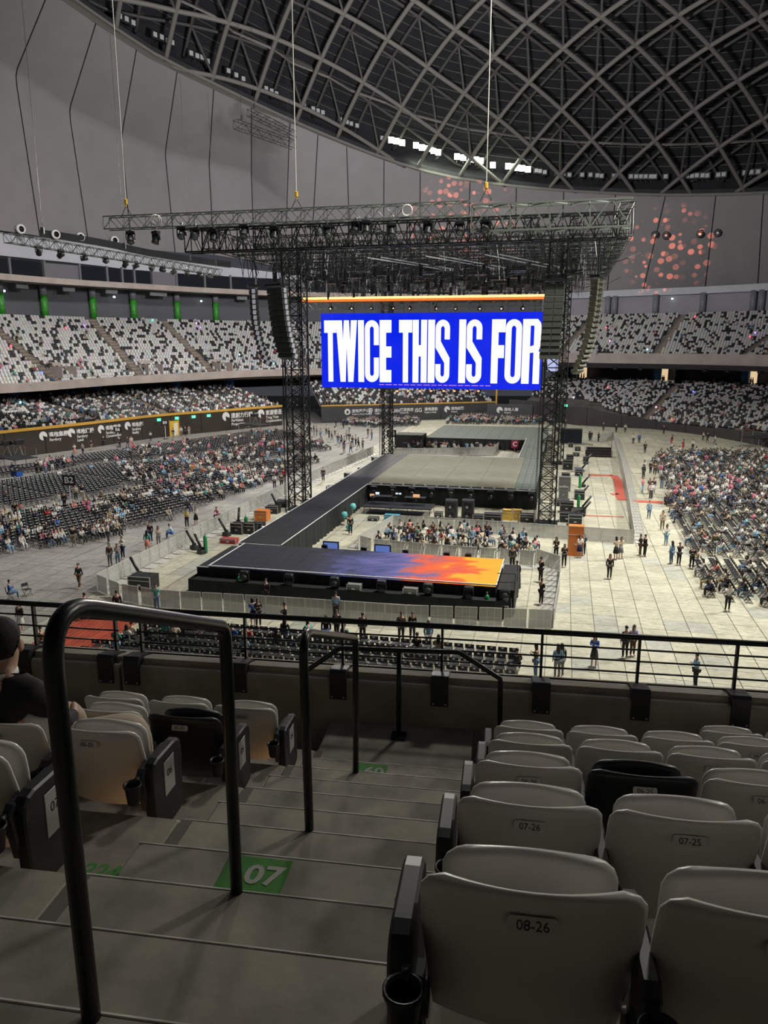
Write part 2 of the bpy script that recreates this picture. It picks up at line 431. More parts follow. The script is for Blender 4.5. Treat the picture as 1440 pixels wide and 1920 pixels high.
# left stand lower wall, built of panels
wl = struct('wall_left', MB().grid(LP.loft([(.25, -.05), (.25, 3.45), (1.2, 3.45)], step=3)), M_adwall)
np_ = 20
for k in range(np_):
    u0, u1 = LP.L * k / np_ + .04, LP.L * (k + 1) / np_ - .04
    mb = MB(); mb.grid(LP.loft([(.25, .05), (0, .05), (0, 3.42), (.25, 3.42)], u0, u1, 1.5)); link('panel', mb, wl, m=M_adwall)
yr = MB(); yr.grid(LP.loft([(.3, 3.42), (-.06, 3.42), (-.06, 3.78), (.3, 3.78)], step=3)); o = link('top_rail', yr, wl, m=M_yellow); o['label'] = 'ochre padded rail'
wf = struct('wall_back', MB().grid(FP.loft([(.25, -.05), (.25, 3.2), (1.2, 3.2)], step=3)), M_adwall2)
for k in range(6):
    u0, u1 = FP.L * k / 6 + .04, FP.L * (k + 1) / 6 - .04
    mb = MB(); mb.grid(FP.loft([(.25, .05), (0, .05), (0, 3.15), (.25, 3.15)], u0, u1, 1.5)); link('panel', mb, wf, m=M_adwall2)
yr = MB(); yr.grid(FP.loft([(.3, 3.15), (-.06, 3.15), (-.06, 3.38), (.3, 3.38)], step=3)); link('top_rail', yr, wf, m=M_yellow)
# a foul-pole coloured post closes the rail
def rwz(u): 
    t = u / RP.L; q = RP.at(u); X = q[0]
    return float(np.interp(u, [0, 18, 23, 33, 41, 59, 110], [3.9, 3.4, 2.4, 1.15, 1.2, 2.0, 2.2]))
wr = struct('wall_right', MB().grid(RP.loft([(.25, -.05), (.25, rwz), (1.4, rwz)], step=2)), M_purplew)
for k in range(16):
    u0, u1 = RP.L * k / 16 + .04, RP.L * (k + 1) / 16 - .04
    mb = MB(); mb.grid(RP.loft([(.25, .05), (0, .05), (0, rwz), (.25, rwz)], u0, u1, 1.5)); link('panel', mb, wr, m=M_purplew)

tiers = {}
def tier(nm, path, d0, z0, d1, z1, n, m=None, u0=0, u1=None):
    o = struct(nm, stepped(path, d0, z0, d1, z1, n, u0, u1), m or M_tierc); return o
tier('floor_lower_left', LP, .6, 3.2, 15.8, 6.5, 17)
tier('floor_upper_left', AP, 10.3, 8.9, 27.5, 19.6, 20, u1=AP.L * .62)
tier('floor_lower_back', FP, .6, 3.0, 14, 7.0, 14)
tier('floor_lower_right', RP, 1.2, 1.0, 26.5, 7.0, 26)
tier('floor_upper_right', AP, 14.3, 12.7, 31, 21.0, 20, u0=AP.L * .62)

LT = AP.L * .62
# upper deck fascia and soffit: left level then right level
def strip(nm, path, prof, m, u0=0, u1=None, parent=None, step=4, label=None):
    mb = MB(); mb.grid(path.loft(prof, u0, u1, step)); return struct(nm, mb, m, parent, label)
fz0 = lambda u: 8.0 + 2.0 * max(0, (u - AP.L * .33) / (AP.L * .3)) ** 1 * .45
def fzl(add): return lambda u: add + float(np.interp(u / AP.L, [0, .30, .45, .62], [0, 0, .7, 1.0]))
strip('trim_1', AP, [(16, 7.9), (10, fzl(8.0)), (10, fzl(9.35)), (10.4, fzl(9.35)), (10.4, 8.9)], M_fasc, u1=LT)
strip('trim_2', AP, [(30, 10.5), (16, 10.2), (14, 11.2), (14, 13.2), (14.4, 13.2), (14.4, 12.6)], M_fasc, u0=LT)
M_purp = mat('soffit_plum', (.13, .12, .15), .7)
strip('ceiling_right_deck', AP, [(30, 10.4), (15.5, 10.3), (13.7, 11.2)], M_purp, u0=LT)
# lower concourse: dark recess behind the lower tiers
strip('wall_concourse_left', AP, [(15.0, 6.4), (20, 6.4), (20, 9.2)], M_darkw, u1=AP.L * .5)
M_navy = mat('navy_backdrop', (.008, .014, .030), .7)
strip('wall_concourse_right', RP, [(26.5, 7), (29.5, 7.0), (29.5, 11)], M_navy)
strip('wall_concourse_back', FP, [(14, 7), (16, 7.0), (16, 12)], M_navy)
# left: wall behind the upper deck, second fascia, suites, pale band
strip('wall_upper_left', AP, [(27.5, 19.6), (29.5, 19.6), (29.5, 25.4)], mat('slate_wall', (.10, .105, .12), .8), u1=LT)
strip('trim_3', AP, [(29.5, 25.3), (24, 25.2), (24, 26.2), (24.4, 26.2), (29, 26.3)], M_fasc, u1=LT)
strip('wall_suites', AP, [(29, 26.3), (30.2, 26.3), (30.2, 29.8)], M_darkw, u1=LT)
bandtop = lambda u: float(np.interp(u / AP.L, [0, .36, .62], [33.6, 33.6, 27.5]))
bandbot = lambda u: float(np.interp(u / AP.L, [0, .36, .62], [29.7, 29.7, 26.4]))
strip('wall_pale_band', AP, [(30.0, bandbot), (29.7, bandtop), (31, bandtop)], M_whitew, u1=LT)
strip('trim_5', AP, [(30.2, lambda u: bandtop(u) - .1), (29.2, lambda u: bandtop(u) - .1), (29.2, lambda u: bandtop(u) + 1.1), (30.6, lambda u: bandtop(u) + 1.1)], M_darkw, u1=LT * .75)
M_greyw = mat('mauve_grey_wall', (.30, .29, .33), .8, var=.05, scale=.3)
strip('wall_upper_right', AP, [(31, 21), (32.5, 21.0), (32.5, 26.4)], M_greyw, u0=LT)
strip('trim_4', AP, [(32.4, 25.2), (31.5, 25.2), (31.5, 26.6), (33.5, 26.6)], M_whitew, u0=LT)

# window panes and mullions of the suites
M_glass = mat('dark_glass', (.015, .018, .024), .12, 0.0, spec=.7)
M_pan = mat('suite_wall_grey', (.16, .16, .175), .7)
suites = struct('window_1', MB().grid(AP.loft([(29.9, 26.4), (29.9, 26.5)], 0, LT, 5)), M_glass)
nsu = 44
for k in range(nsu):
    u0, u1 = LT * k / nsu, LT * (k + 1) / nsu
    if AP.at(u0)[1] < 60: continue
    mb = MB(); mb.grid(AP.loft([(29.8, 26.7), (29.8, 29.2)], u0 + .1, u1 - .1, 3)); link('pane', mb, suites, m=M_glass if k % 5 else M_pan)
    mb = MB(); q = AP.at(u0, 29.6); mb.box((q[0], q[1], 27.9), (.35 if k % 5 else .9, .35, 3.2), q[2]); link('mullion', mb, suites, m=M_pan)

# ---- membrane wall in tall panels up to the dome ring
C0, R0 = (32., 89.), 90.
def zring(X): return float(np.interp(X, [-58, -47.8, -40.3, -30.3, -18.8, -3.3, 5.7, 16, 31.5, 60, 78, 122], [70, 66.1, 63.1, 60.8, 57.8, 53.7, 51.5, 49.9, 48.3, 46, 45, 45]))
def ringpx(x):
    r = ray(x, 300); k = r[0] / r[1]; a = k * k + 1; b = -2 * (k * C0[0] + C0[1]); c = C0[0] ** 2 + C0[1] ** 2 - R0 * R0
    Y = (-b + math.sqrt(max(0, b * b - 4 * a * c))) / 2 / a; return (k * Y, Y, zring(k * Y))
def botpx(x):
    Lp = [(-400, -84, 88), (-130, -72, 122), (0, -64.2, 136), (150, -56.4, 150.6), (300, -45.8, 165.7), (420, -34.2, 173.1), (530, -22.5, 180.), (640, -9, 183),
          (760, 5, 186.5), (880, 20, 188), (1000, 35, 184.), (1080, 45.0, 180.5), (1226, 59.2, 175.5), (1348, 73.2, 174.2), (1440, 80.5, 167), (1560, 92, 158), (1750, 104, 140)]
    xs_ = [q[0] for q in Lp]
    X = float(np.interp(x, xs_, [q[1] for q in Lp])); Y = float(np.interp(x, xs_, [q[2] for q in Lp]))
    k = (x - 720) / 1440.
    z = float(np.interp(x, [0, 440, 700, 1080, 1500], [33.6, 33.6, 27.0, 26.6, 26.6])); return (X, Y, z)
kneez = lambda x: float(np.interp(x, [-250, 50, 145, 235, 316, 397, 475], [66, 59, 56, 54, 52.5, 51.6, 50.5]))
seams = [(-330, -330, -330), (-230, -230, -230), (-110, -150, -130), (20, -25, -10), (122, 50, 68), (201, 146, 162), (270, 236, 240), (342, 317, 325), (407, 397, 398), (475, 474, 474),
         (545, 537, 532), (597, 582, 577), (650, 652, 653), (720, 718, 716), (788, 787, 787), (882, 880, 878), (970, 966, 962), (1060, 1051, 1042), (1158, 1146, 1132),
         (1253, 1230, 1206), (1348, 1335, 1322), (1438, 1430, 1420), (1530, 1530, 1530), (1650, 1650, 1650)]
wm = None
def seam_pts(s_):
    r_ = Vector(ringpx(s_[0])); b = Vector(botpx(s_[2]))
    if s_[1] < 500:
        k = Vector(botpx(s_[1])); k.z = kneez(s_[1])
    else: k = b.lerp(r_, .5)
    return r_, k, b
def panel_rows(s0, s1, inset, back, nseg=3):
    A, B = seam_pts(s0), seam_pts(s1); rows = []
    order = [(A[2], B[2]), (A[1], B[1]), (A[0], B[0])]
    out = []
    for (p, q) in order:
        d = (q - p); L = d.length; f = inset / max(L, .01); row = []
        for i in range(nseg + 1):
            t = f + (1 - 2 * f) * i / nseg; pt = p.lerp(q, t)
            n = Vector((pt.x - 20, pt.y - 80, 0)).normalized() * back; row.append(tuple(pt + n))
        out.append(row)
    # extra rows between for round knee
    mid = lambda r1, r2, t: [tuple(Vector(a).lerp(Vector(b), t)) for a, b in zip(r1, r2)]
    lo = mid(out[0], out[1], .93); hi = mid(out[1], out[2], .07)
    kn = [tuple((Vector(a) * .5 + Vector(b) * .25 + Vector(c) * .25)) for a, b, c in zip(out[1], lo, hi)]
    return [out[0], lo, kn, hi, out[2]]
wmb = MB()
for i in range(len(seams) - 1): wmb.grid(panel_rows(seams[i], seams[i + 1], -.02, .35))
wm = struct('wall_membrane', wmb, M_greyb)
for i in range(len(seams) - 1):
    mb = MB(); mb.grid(panel_rows(seams[i], seams[i + 1], .11, 0)); link('panel', mb, wm, m=M_grey, smooth=True)
# speaker roundels on the membrane
roundels = [(1232, 442), (1253, 443), (1317, 440), (1350, 438), (93, 440), (28, 431), (143, 445), (205, 452)]
def wall_point(x, y, extra=-.6):
    lo = min(range(len(seams) - 1), key=lambda i: 0 if seams[i][2] <= x <= seams[i + 1][2] else 1e6 + abs(seams[i][2] - x))
    b = Vector(botpx(x)); 
    if x < 500: k = b.copy(); k.z = kneez(x)
    else: k = Vector(ringpx(x))
    best = min((b.lerp(k, t / 200) for t in range(201)), key=lambda q: abs(proj(q)[1] - y)); n = Vector((best.x - 20, best.y - 80, 0)).normalized()
    return best + n * extra, n
for i, (x, y) in enumerate(roundels):
    p, n = wall_point(x, y, -1.1)
    o = thing('round_speaker', '%s round speaker port on the grey %s wall' % (['black', 'black', 'black', 'black', 'white', 'white', 'white', 'white'][i],
              ['membrane, first from the red light spots', 'membrane, second from the red light spots', 'membrane, third from the red light spots', 'membrane, fourth from the red light spots',
               'rim, above the long hanging truss', 'rim, farthest from the truss rig', 'rim, third from the frame edge', 'rim, nearest the truss rig'][i]), 'speaker', p, 0, 'round speaker ports')
    o.rotation_euler = (-n).to_track_quat('Z', 'Y').to_euler()
    m1 = M_black if i < 4 else M_text; m2 = M_text if i < 4 else M_black
    link('ring', MB().lathe([(.5, .25), (.72, .3), (.80, .15), (.80, -.1)], n=20, caps=False), o, m=m1, smooth=True)
    link('cone', MB().lathe([(.52, .02), (.30, .0), (.22, .25), (.0, .28)], n=16), o, m=m2 if i < 4 else M_black, smooth=True)

# ---- dome: lattice of ribs in two layers below a dark deck
DOMEP = np.polyfit([90, 86, 83, 79.5, 73, 66.6, 60.1, 53.7, 47.3, 38, 28, 10], [0, 2.4, 4.4, 7.0, 11, 14, 16.2, 17.5, 18.3, 19.2, 19.8, 20.3], 4)
STEP = R(8.4); J0, J1 = -2, 24
def dome(r_, az, off=0.0):
    X = C0[0] + R0 * math.cos(az); zr = zring(X); base = 55 + (zr - 55) * r_ / 90.
    h = max(0.0, float(np.polyval(DOMEP, min(r_, 90.)))); rr = r_ + off * .35
    return Vector((C0[0] + rr * math.cos(az), C0[1] + rr * math.sin(az), base + h + off))
def domeS(a, b, off=0.0):                            # stage-frame plan position on the dome
    x, y, _ = S(a, b); dx, dy = x - C0[0], y - C0[1]; r_ = math.hypot(dx, dy)
    return dome(r_, math.atan2(dy, dx), off), r_
roof = struct('ceiling', MB().grid([[tuple(dome(r_, STEP * (J0 + j / 2. - 1), 4.8 if r_ < 90 else 2.0)) for j in range(2 * (J1 - J0) + 5)] for r_ in [92, 88, 84, 80, 76, 71, 67, 62, 58, 53, 48, 43, 38, 28]]), M_roof)
DA, DB, A00, B00 = 12.2, 6.5, 3.2, 173.0
def rib(i, s_, off, rad, m):
    """one straight-in-plan diagonal: a = A00 + DA*i + s_*(DA/2)*t, b = B00 - DB*t"""
    pts = []
    t = -8.0
    while t <= 20:
        a, b = A00 + DA * i + s_ * DA / 2 * t, B00 - DB * t
        P, r_ = domeS(a, b, off)
        if r_ <= R0 + (1.0 if off else .3) and r_ > 22: pts.append(P)
        elif pts and r_ <= 22: break
        t += .125 if (not pts or r_ > 84) else .5
    if len(pts) > 2:
        if max(proj(q)[1] for q in pts) < -500: return
        mb = MB(); mb.tube(pts, rad, 6); link('rib', mb, roof, m=m, smooth=True)
for i in range(-22, 18):
    for s_ in (1, -1):
        rib(i, s_, 0, .42, M_tube); rib(i + .5, s_, 3.0, .30, M_tube2)
ns = 0
for k in range(-3, 14):
    for i in range(-14, 10):
        a = A00 + DA * i + (k % 2) * DA / 2; b = B00 - DB * k
        lo, r0_ = domeS(a, b, 0); up, r1_ = domeS(a, b - DB, 3.4)
        if r0_ < 89 and r1_ > 25 and ns < 285:
            x, y = proj(up)
            if -120 < x < 1560 and y > -260:
                mb = MB(); mb.bar(tuple(up), tuple(lo), .22, 5); link('strut', mb, roof, m=M_tube2); ns += 1
# zigzag tie ring at the first level of crossings
ties = MB()
tp = []
for j in range(2 * (J1 - J0)):
    az = STEP * (J0 + j / 2.); tp.append(dome(80 if j % 2 else 82.5, az, 0 if j % 2 else 2.6))
for j in range(len(tp) - 1):
    mb = MB(); mb.bar(tuple(tp[j]), tuple(tp[j + 1]), .24, 5); link('tie', mb, roof, m=M_tube)
# purlins of the deck (lines seen between the ribs)
mb = MB()
for i in range(34):
    r_ = 90 - i * 1.75; mb.tube([dome(r_, STEP * (J0 + j / 2.), 4.5) for j in range(2 * (J1 - J0) + 1)], .10, 4)
o = link('purlins', mb, roof, m=M_tube2); o['kind'] = 'stuff'
# catwalk with the ring beam
def ringband(prof, m, nm, parent=None):
    mb = MB(); rows = []
    for (dr, dz) in prof:
        rows.append([tuple(Vector((C0[0] + (R0 + dr) * math.cos(a), C0[1] + (R0 + dr) * math.sin(a), zring(C0[0] + R0 * math.cos(a)) + dz)) ) for a in [STEP * (J0 - 1 + q / 2.) for q in range(2 * (J1 - J0) + 5)]])
    mb.grid(rows); return link(nm, mb, parent, m=m)
ringband([(-1.0, 0), (-1.0, .9), (0.6, .9), (2.5, 3.5)], M_darkw, 'catwalk', roof)
ringband([(-1.2, -.4), (-1.2, .1), (-.8, .1), (.6, -.4)], M_tube, 'ring_beam', roof)
# ================================================================== near stand: steps, parapet, rail, handrails, seats
V0, ZS = 1.39, 13.47
def nose(k): return V0 + .45 * k
def lev(k): return ZS - .19 * k
UA, UB = -1.50, -.17                                  # aisle between these
nearN = -TN
stairs = struct('floor_near_stand', MB().box((0, 0, 0), (.01, .01, .01)), M_conc)
bpy.data.meshes.remove(stairs.data) if False else None
stairs.location = N(-.8, 5.0, 11.0); stairs.rotation_euler[2] = nearN
def near_obj(name, mb, parent, m, smooth=False, label=None):
    """mb given in (u, v, z) of the seating frame; parent is an unrotated thing or None"""
    o = link(name, mb, parent, m=m, smooth=smooth)
    if label: o['label'] = label
    return o
def rel(parent): return None
# steps are parts of the stand floor: local coordinates relative to its origin
ox, oy, oz = -.8, 5.0, 11.0
def nb(mb): mb.v = [(p[0] - ox, p[1] - oy, p[2] - oz) for p in mb.v]; return mb
M_nosehl = mat('nosing_highlight', (.55, .53, .49), .6, var=.4, scale=9)  # light glancing off the step edges, painted as paler strips
for k in range(-3, 10):                               # the aisle treads
    v1 = nose(k); v0 = nose(k - 1) - .02
    mb = MB(); mb.bbox(((UA + UB) / 2, (v0 + v1) / 2, lev(k) - .3), (UB - UA - .012, v1 - v0, .6), .012)
    o = link('step', nb(mb), stairs, m=M_conc)
    mb = MB(); mb.bbox(((UA + UB) / 2, v1 - .003, lev(k) - .0065), (UB - UA - .012, .009, .016), .002); link('edge_highlight', nb(mb), stairs, m=M_nosehl)
mb = MB(); mb.bbox(((UA + UB) / 2, (nose(9) + 6.46) / 2 - .01, lev(10) - .3), (UB - UA - .012, 6.46 - nose(9) + .02, .6), .01)
link('landing', nb(mb), stairs, m=M_conc)
M_nose0 = None
M_joint = mat('joint_filler', (.12, .115, .095), .9)
for k in range(-4, 14, 2):                             # row platforms on both sides
    v1 = nose(k); v0 = nose(k - 2) - .02
    for (a, b) in ((-7.5, UA), (UB, 7.0)):
        if k == 12: v1 = 6.47
        mb = MB(); mb.bbox(((a + b) / 2, (v0 + v1) / 2, lev(k) - .35), (b - a - .012, v1 - v0, .7), .012)
        link('row_platform', nb(mb), stairs, m=M_conc)
    if k < 12:
        mb = MB(); mb.box((UA + .03, (nose(k - 2) + nose(k)) / 2, lev(k) + .001), (.055, .88, .004)); link('joint_strip', nb(mb), stairs, m=M_joint)
# drop one step under the slot so nothing shows below
mb = MB(); mb.box((0, 3, 10.2), (15, 8, .5)); link('slab', nb(mb), stairs, m=M_conc)

# painted numbers on the treads
M_green = mat('green_paint', (.030, .175, .012), .75, var=.15, scale=20)
M_greent = mat('green_stencil', (.045, .22, .035), .8)
M_pale = mat('worn_white_paint', (.33, .33, .30), .8)
def flat_text(s, size, m, u, v, z, nm, sk=0, bold=.0):
    me = text_mesh(s, size, m, .0008, bold); o = link(nm, me, stairs, (u - ox, v - oy, z - oz)); return o
for (px, py, k) in ((485, 1622, 3), (682, 1475, 9)):
    P = G(px, py, lev(k)); c, s_ = math.cos(TN), math.sin(TN); u, v = P[0] * c - P[1] * s_, P[0] * s_ + P[1] * c
    v = (nose(k - 1) + nose(k)) / 2 + .05
    mb = MB(); mb.box((u, v, lev(k) + .0012), (.27, .30, .0024)); o = link('row_sign', nb(mb), stairs, m=M_green); o['label'] = 'green painted row number square'
    flat_text('07' if k == 3 else '60', .155, M_pale, u + .04, v + .04, lev(k) + .0035, 'row_number', bold=.004)
    for du in (-.62, .66):
        flat_text('224', .105, M_greent, u + du, v - .03, lev(k) + .002, 'section_number', bold=.003)

# near stand overhead deck (the stand has a roof that shades it)
mb = MB(); mb.box((0, -9.0, 19.6), (60, 24, .5)); ro = link('ceiling_near_stand', mb, None, m=M_tierc); ro.rotation_euler[2] = nearN; ro['kind'] = 'structure'
ro.data.transform(Matrix.Identity(4))
mb = MB(); mb.box((0, -8.0, 16.0), (60, .4, 8)); ro = link('wall_near_stand', mb, None, m=M_tierc); ro.rotation_euler[2] = nearN; ro['kind'] = 'structure'

# parapet
prof = [(6.46, 11.0), (6.46, 11.945), (6.475, 11.96), (6.54, 11.975), (6.545, 12.02), (6.60, 12.02), (6.92, 11.93), (6.98, 11.87), (6.98, 10.0), (6.7, 10.0)]
def parapet(u0, u1, nm, label):
    rows = []
    for u in np.linspace(u0, u1, 30): rows.append([(u, v, z) for v, z in prof])
    mb = MB(); mb.grid(rows); mb.f = [tuple(reversed(f)) for f in mb.f]
    n0 = len(prof); L = len(mb.v)
    mb.f += [tuple(range(n0)), tuple(range(L - 1, L - n0 - 1, -1))]; mb.c += [None, None]
    o = link(nm, mb, None, m=M_concw); o.rotation_euler[2] = nearN; o['kind'] = 'structure'; return o
parapet(-8, -3.60, 'wall_parapet_side', None); parapet(-3.57, 9, 'wall_parapet', None)
mb = MB(); 
for k in range(2): pass

# parapet railing
rail = thing('parapet_railing', 'black steel railing with five horizontal bars along the concrete parapet', 'railing', N(0, 6.7, 11.95), nearN)
posts = [-3.73, -3.46, -2.39, -1.43, -.49, .415, 1.265, 2.09, 2.95, 3.8, 4.65, -4.6, -5.5]
for seg, (a, b) in enumerate(((-6.5, -3.70), (-3.49, 6))):
    mb = MB(); mb.tube([(a, 0, .505), (b, 0, .505)], .026, 12); link('top_bar', mb, rail, m=M_rail, smooth=True)
    for z in (.385, .275, .165, .06):
        mb = MB(); mb.tube([(a, 0, z), (b, 0, z)], .0085, 8); link('bar', mb, rail, m=M_rail, smooth=True)
for u in posts:
    mb = MB(); mb.box((u, 0, .24), (.022, .045, .5)); mb.tube([(u, 0, .49), (u, 0, .5)], .02, 8); p = link('post', mb, rail, m=M_rail)
    poly = [(-.26, -.17), (-.26, .09), (-.235, .115), (-.05, .085), (.03, .05), (.03, .0), (-.14, .0), (-.215, -.0), (-.215, -.17)]
    mb = MB(); n_ = len(poly)
    mb.add([(u - .078, y, z) for y, z in poly] + [(u + .078, y, z) for y, z in poly],
           [tuple(range(n_)), tuple(range(2 * n_ - 1, n_ - 1, -1))] + [((i + 1) % n_, i, n_ + i, n_ + (i + 1) % n_) for i in range(n_)])
    b_ = link('clamp_box', mb, p, m=M_blackp)
    mb = MB()
    for dx in (-.055, .055):
        mb = MB(); mb.lathe([(.008, 0), (.008, -.006)], (u + dx, -.262, -.145), 8, 'Y'); link('bolt', mb, p, m=M_alu)

def smooth_path(pts, rad=.08, n=6):
    out = [Vector(pts[0])]
    for i in range(1, len(pts) - 1):
        p, a, b = Vector(pts[i]), Vector(pts[i - 1]), Vector(pts[i + 1]); r_ = min(rad if not isinstance(rad, list) else rad[i - 1], (p - a).length * .49, (p - b).length * .49)
        s0 = p + (a - p).normalized() * r_; s1 = p + (b - p).normalized() * r_
        for k in range(n + 1):
            t = k / n; out.append(s0.lerp(p, t).lerp(p.lerp(s1, t), t))
    out.append(Vector(pts[-1])); return out
def handrail(u, v0, v1, k0, k1, zt0, zt1, label, u1=None):
    u1 = u if u1 is None else u1
    o = thing('aisle_handrail', label, 'handrail', N(u, v0, lev(k0)), nearN, 'aisle handrails')
    q = [(0, 0, 0), (-.01, .01, zt0 - lev(k0)), (.0, .16, zt0 - lev(k0) + .0), (u1 - u + .01, v1 - v0 - .02, zt1 - lev(k0)), (u1 - u, v1 - v0, lev(k1) - lev(k0))]
    mb = MB(); mb.tube(smooth_path([q[0], (-.01, .0, zt0 - lev(k0) + .03), q[3], q[4]], [.16, .055], 8), .0215, 16); link('rail_tube', mb, o, m=M_rail, smooth=True)
    return o
handrail(-.90, 1.39 - .02, 2.28, 0, 2, 14.455, 14.10, 'large black tubular aisle handrail beside the row seven green square', -.885)
handrail(-.86, 3.20, 4.98, 4, 9, 13.69, 12.995, 'smaller black aisle handrail further down the steps beside the half-hidden green square', -.98)
g = thing('landing_guard_rail', 'black welded guard rail bent at both ends on the landing by the parapet', 'handrail', N(-.83, 6.22, lev(10)), nearN)
mb = MB(); mb.tube(smooth_path([(-.87, 0, 0), (-.87, 0, .55), (-.53, 0, .81), (.52, 0, .84), (.88, 0, .62), (.89, 0, 0)], .02, 2), .0215, 12); link('rail_tube', mb, g, m=M_rail, smooth=True)
mb = MB(); mb.tube([(0, 0, 0), (0, 0, .83)], .0215, 12); link('post', mb, g, m=M_rail, smooth=True)
mb = MB(); mb.bbox((0, 0, .012), (.13, .13, .024), .004); link('base_plate', mb, g, m=M_rail)

# ---------------- stadium seats
def shell(hw, zf, yf, thick, nt=10, ns=12):
    """closed curved plate: hw(t) half width, zf(t,s), yf(t,s) of its mid surface, thick interior thickness"""
    mb = MB(); F, B = [], []
    for i in range(nt + 1):
        t = i / nt; a, b = [], []
        for j in range(ns + 1):
            s_ = -1 + 2 * j / ns; s2 = math.copysign(abs(s_) ** .8, s_)
            e = min(1, 4 * min(t, 1 - t) + .0) ** .5 * min(1, 5 * (1 - abs(s2))) ** .5
            th = thick * (.25 + .75 * e) / 2
            x = hw(t) * s2; y = yf(t, s2); z = zf(t, s2)
            a.append((x, y - th, z)); b.append((x, y + th, z))
        F.append(a); B.append(b)
    n = ns + 1; vs = [p for r_ in F for p in r_] + [p for r_ in B for p in r_]; o = len(F) * n; fs = []
    for i in range(nt):
        for j in range(ns):
            fs.append((i * n + j, i * n + j + 1, (i + 1) * n + j + 1, (i + 1) * n + j))
            fs.append((o + i * n + j, o + (i + 1) * n + j, o + (i + 1) * n + j + 1, o + i * n + j + 1))
    for i in range(nt):
        fs.append((i * n, (i + 1) * n, o + (i + 1) * n, o + i * n)); fs.append((i * n + ns, o + i * n + ns, o + (i + 1) * n + ns, (i + 1) * n + ns))
    for j in range(ns):
        fs.append((j, o + j, o + j + 1, j + 1)); fs.append((nt * n + j, nt * n + j + 1, o + nt * n + j + 1, o + nt * n + j))
    mb.add(vs, fs); return mb
def rounded_hw(w0, w1, rt, H):
    def f(t):
        w_ = w0 + (w1 - w0) * min(1, t * 1.5); d = (1 - t) * H
        if d < rt: w_ -= rt - math.sqrt(max(0, rt * rt - (rt - d) ** 2))
        return w_
    return f
H_B = .50
def tsp(t): return 1 - (1 - t) ** 1.6
back_mb = shell(lambda t: rounded_hw(.222, .243, .055, H_B)(tsp(t)), lambda t, s_: .300 + H_B * tsp(t) - .012 * s_ * s_ * t, lambda t, s_: .155 - .155 * tsp(t) + .05 * s_ * s_ + (.02 * (tsp(t) - .6) ** 2), .034)
pan_mb = shell(lambda t: rounded_hw(.185, .205, .07, .42)(tsp(t)), lambda t, s_: .335 + .435 * tsp(t) - .02 * s_ * s_ * t, lambda t, s_: .245 - .055 * tsp(t) + .018 * s_ * s_ , .045)
ME = {}
for key, m in (('w', M_white), ('d', M_dark)):
    ME['back' + key] = back_mb.mesh('backrest', m, True); ME['pan' + key] = pan_mb.mesh('seat_pan', m, True)
M_plate = mat('number_plate_grey', (.42, .41, .40), .35, .2); M_ink = mat('black_print', (.02, .02, .02), .6)
plate = MB(); pp = rrect(-.052, .052, -.0175, .0175, .008, 3); plate.vprism(pp, -.0015, .0015); ME['plate'] = plate.mesh('number_plate', M_plate)
cup = MB(); cup.lathe([(.027, 0), (.030, .01), (.038, .085), (.045, .095), (.045, .105), (.038, .105), (.034, .09), (.025, .012), (.001, .012)], n=18, caps=False)
cup.box((0, .045, .09), (.02, .03, .04)); ME['cup'] = cup.mesh('cup_holder', M_blackp, True)
br = MB(); br.lathe([(.028, -.03), (.034, -.02), (.034, .02), (.028, .03)], (0, .1, .40), 14, 'X'); br.box((0, .14, .35), (.03, .08, .2)); br.lathe([(.03, -.045), (.03, .0)], (0, .075, .47), 12, 'Y')
ME['hinge'] = br.mesh('hinge_bracket', M_blackp)
st = MB(); st.bbox((0, .16, .19), (.05, .07, .38), .008); st.bbox((0, .16, .01), (.12, .14, .02), .004); ME['stand'] = st.mesh('seat_stand', mat('stand_steel', (.10, .095, .09), .5, .5))
arm = MB(); poly = []
arm.vprism([(0, 0)], 0, 0) if False else None
def arm_mesh(w_, full):
    mb = MB(); prof_ = ([(.015, .55), (.025, .59), (.05, .615), (.09, .625), (.28, .62), (.33, .61), (.36, .585), (.37, .55), (.36, .24), (.345, .205), (.31, .19), (.08, .19), (.045, .205), (.03, .24)] if full else
                        [(.0, .57), (.03, .60), (.28, .60), (.33, .585), (.33, .56), (.28, .55), (.12, .545), (.10, .36), (.04, .36)])
    n_ = len(prof_)
    for a, b, sc_ in ((-w_ / 2, w_ / 2, 1),):
        cx, cz = .18, .42
        ring = lambda x, f: [(x, cx + (y - cx) * f, cz + (z - cz) * f) for y, z in prof_]
        vs = ring(a, .95) + ring(a + .008, 1) + ring(b - .008, 1) + ring(b, .95)
        fs = [tuple(range(n_)), tuple(range(4 * n_ - 1, 3 * n_ - 1, -1))]
        for q in range(3):
            for i in range(n_): fs.append((q * n_ + (i + 1) % n_, q * n_ + i, (q + 1) * n_ + i, (q + 1) * n_ + (i + 1) % n_))
        mb.add(vs, fs)
    return mb
M_arm = mat('armrest_plastic', (.05, .048, .056), .38)
ME['arm'] = arm_mesh(.045, False).mesh('armrest', M_arm, False); ME['armend'] = arm_mesh(.055, True).mesh('end_panel', M_blackp)
numc = {}
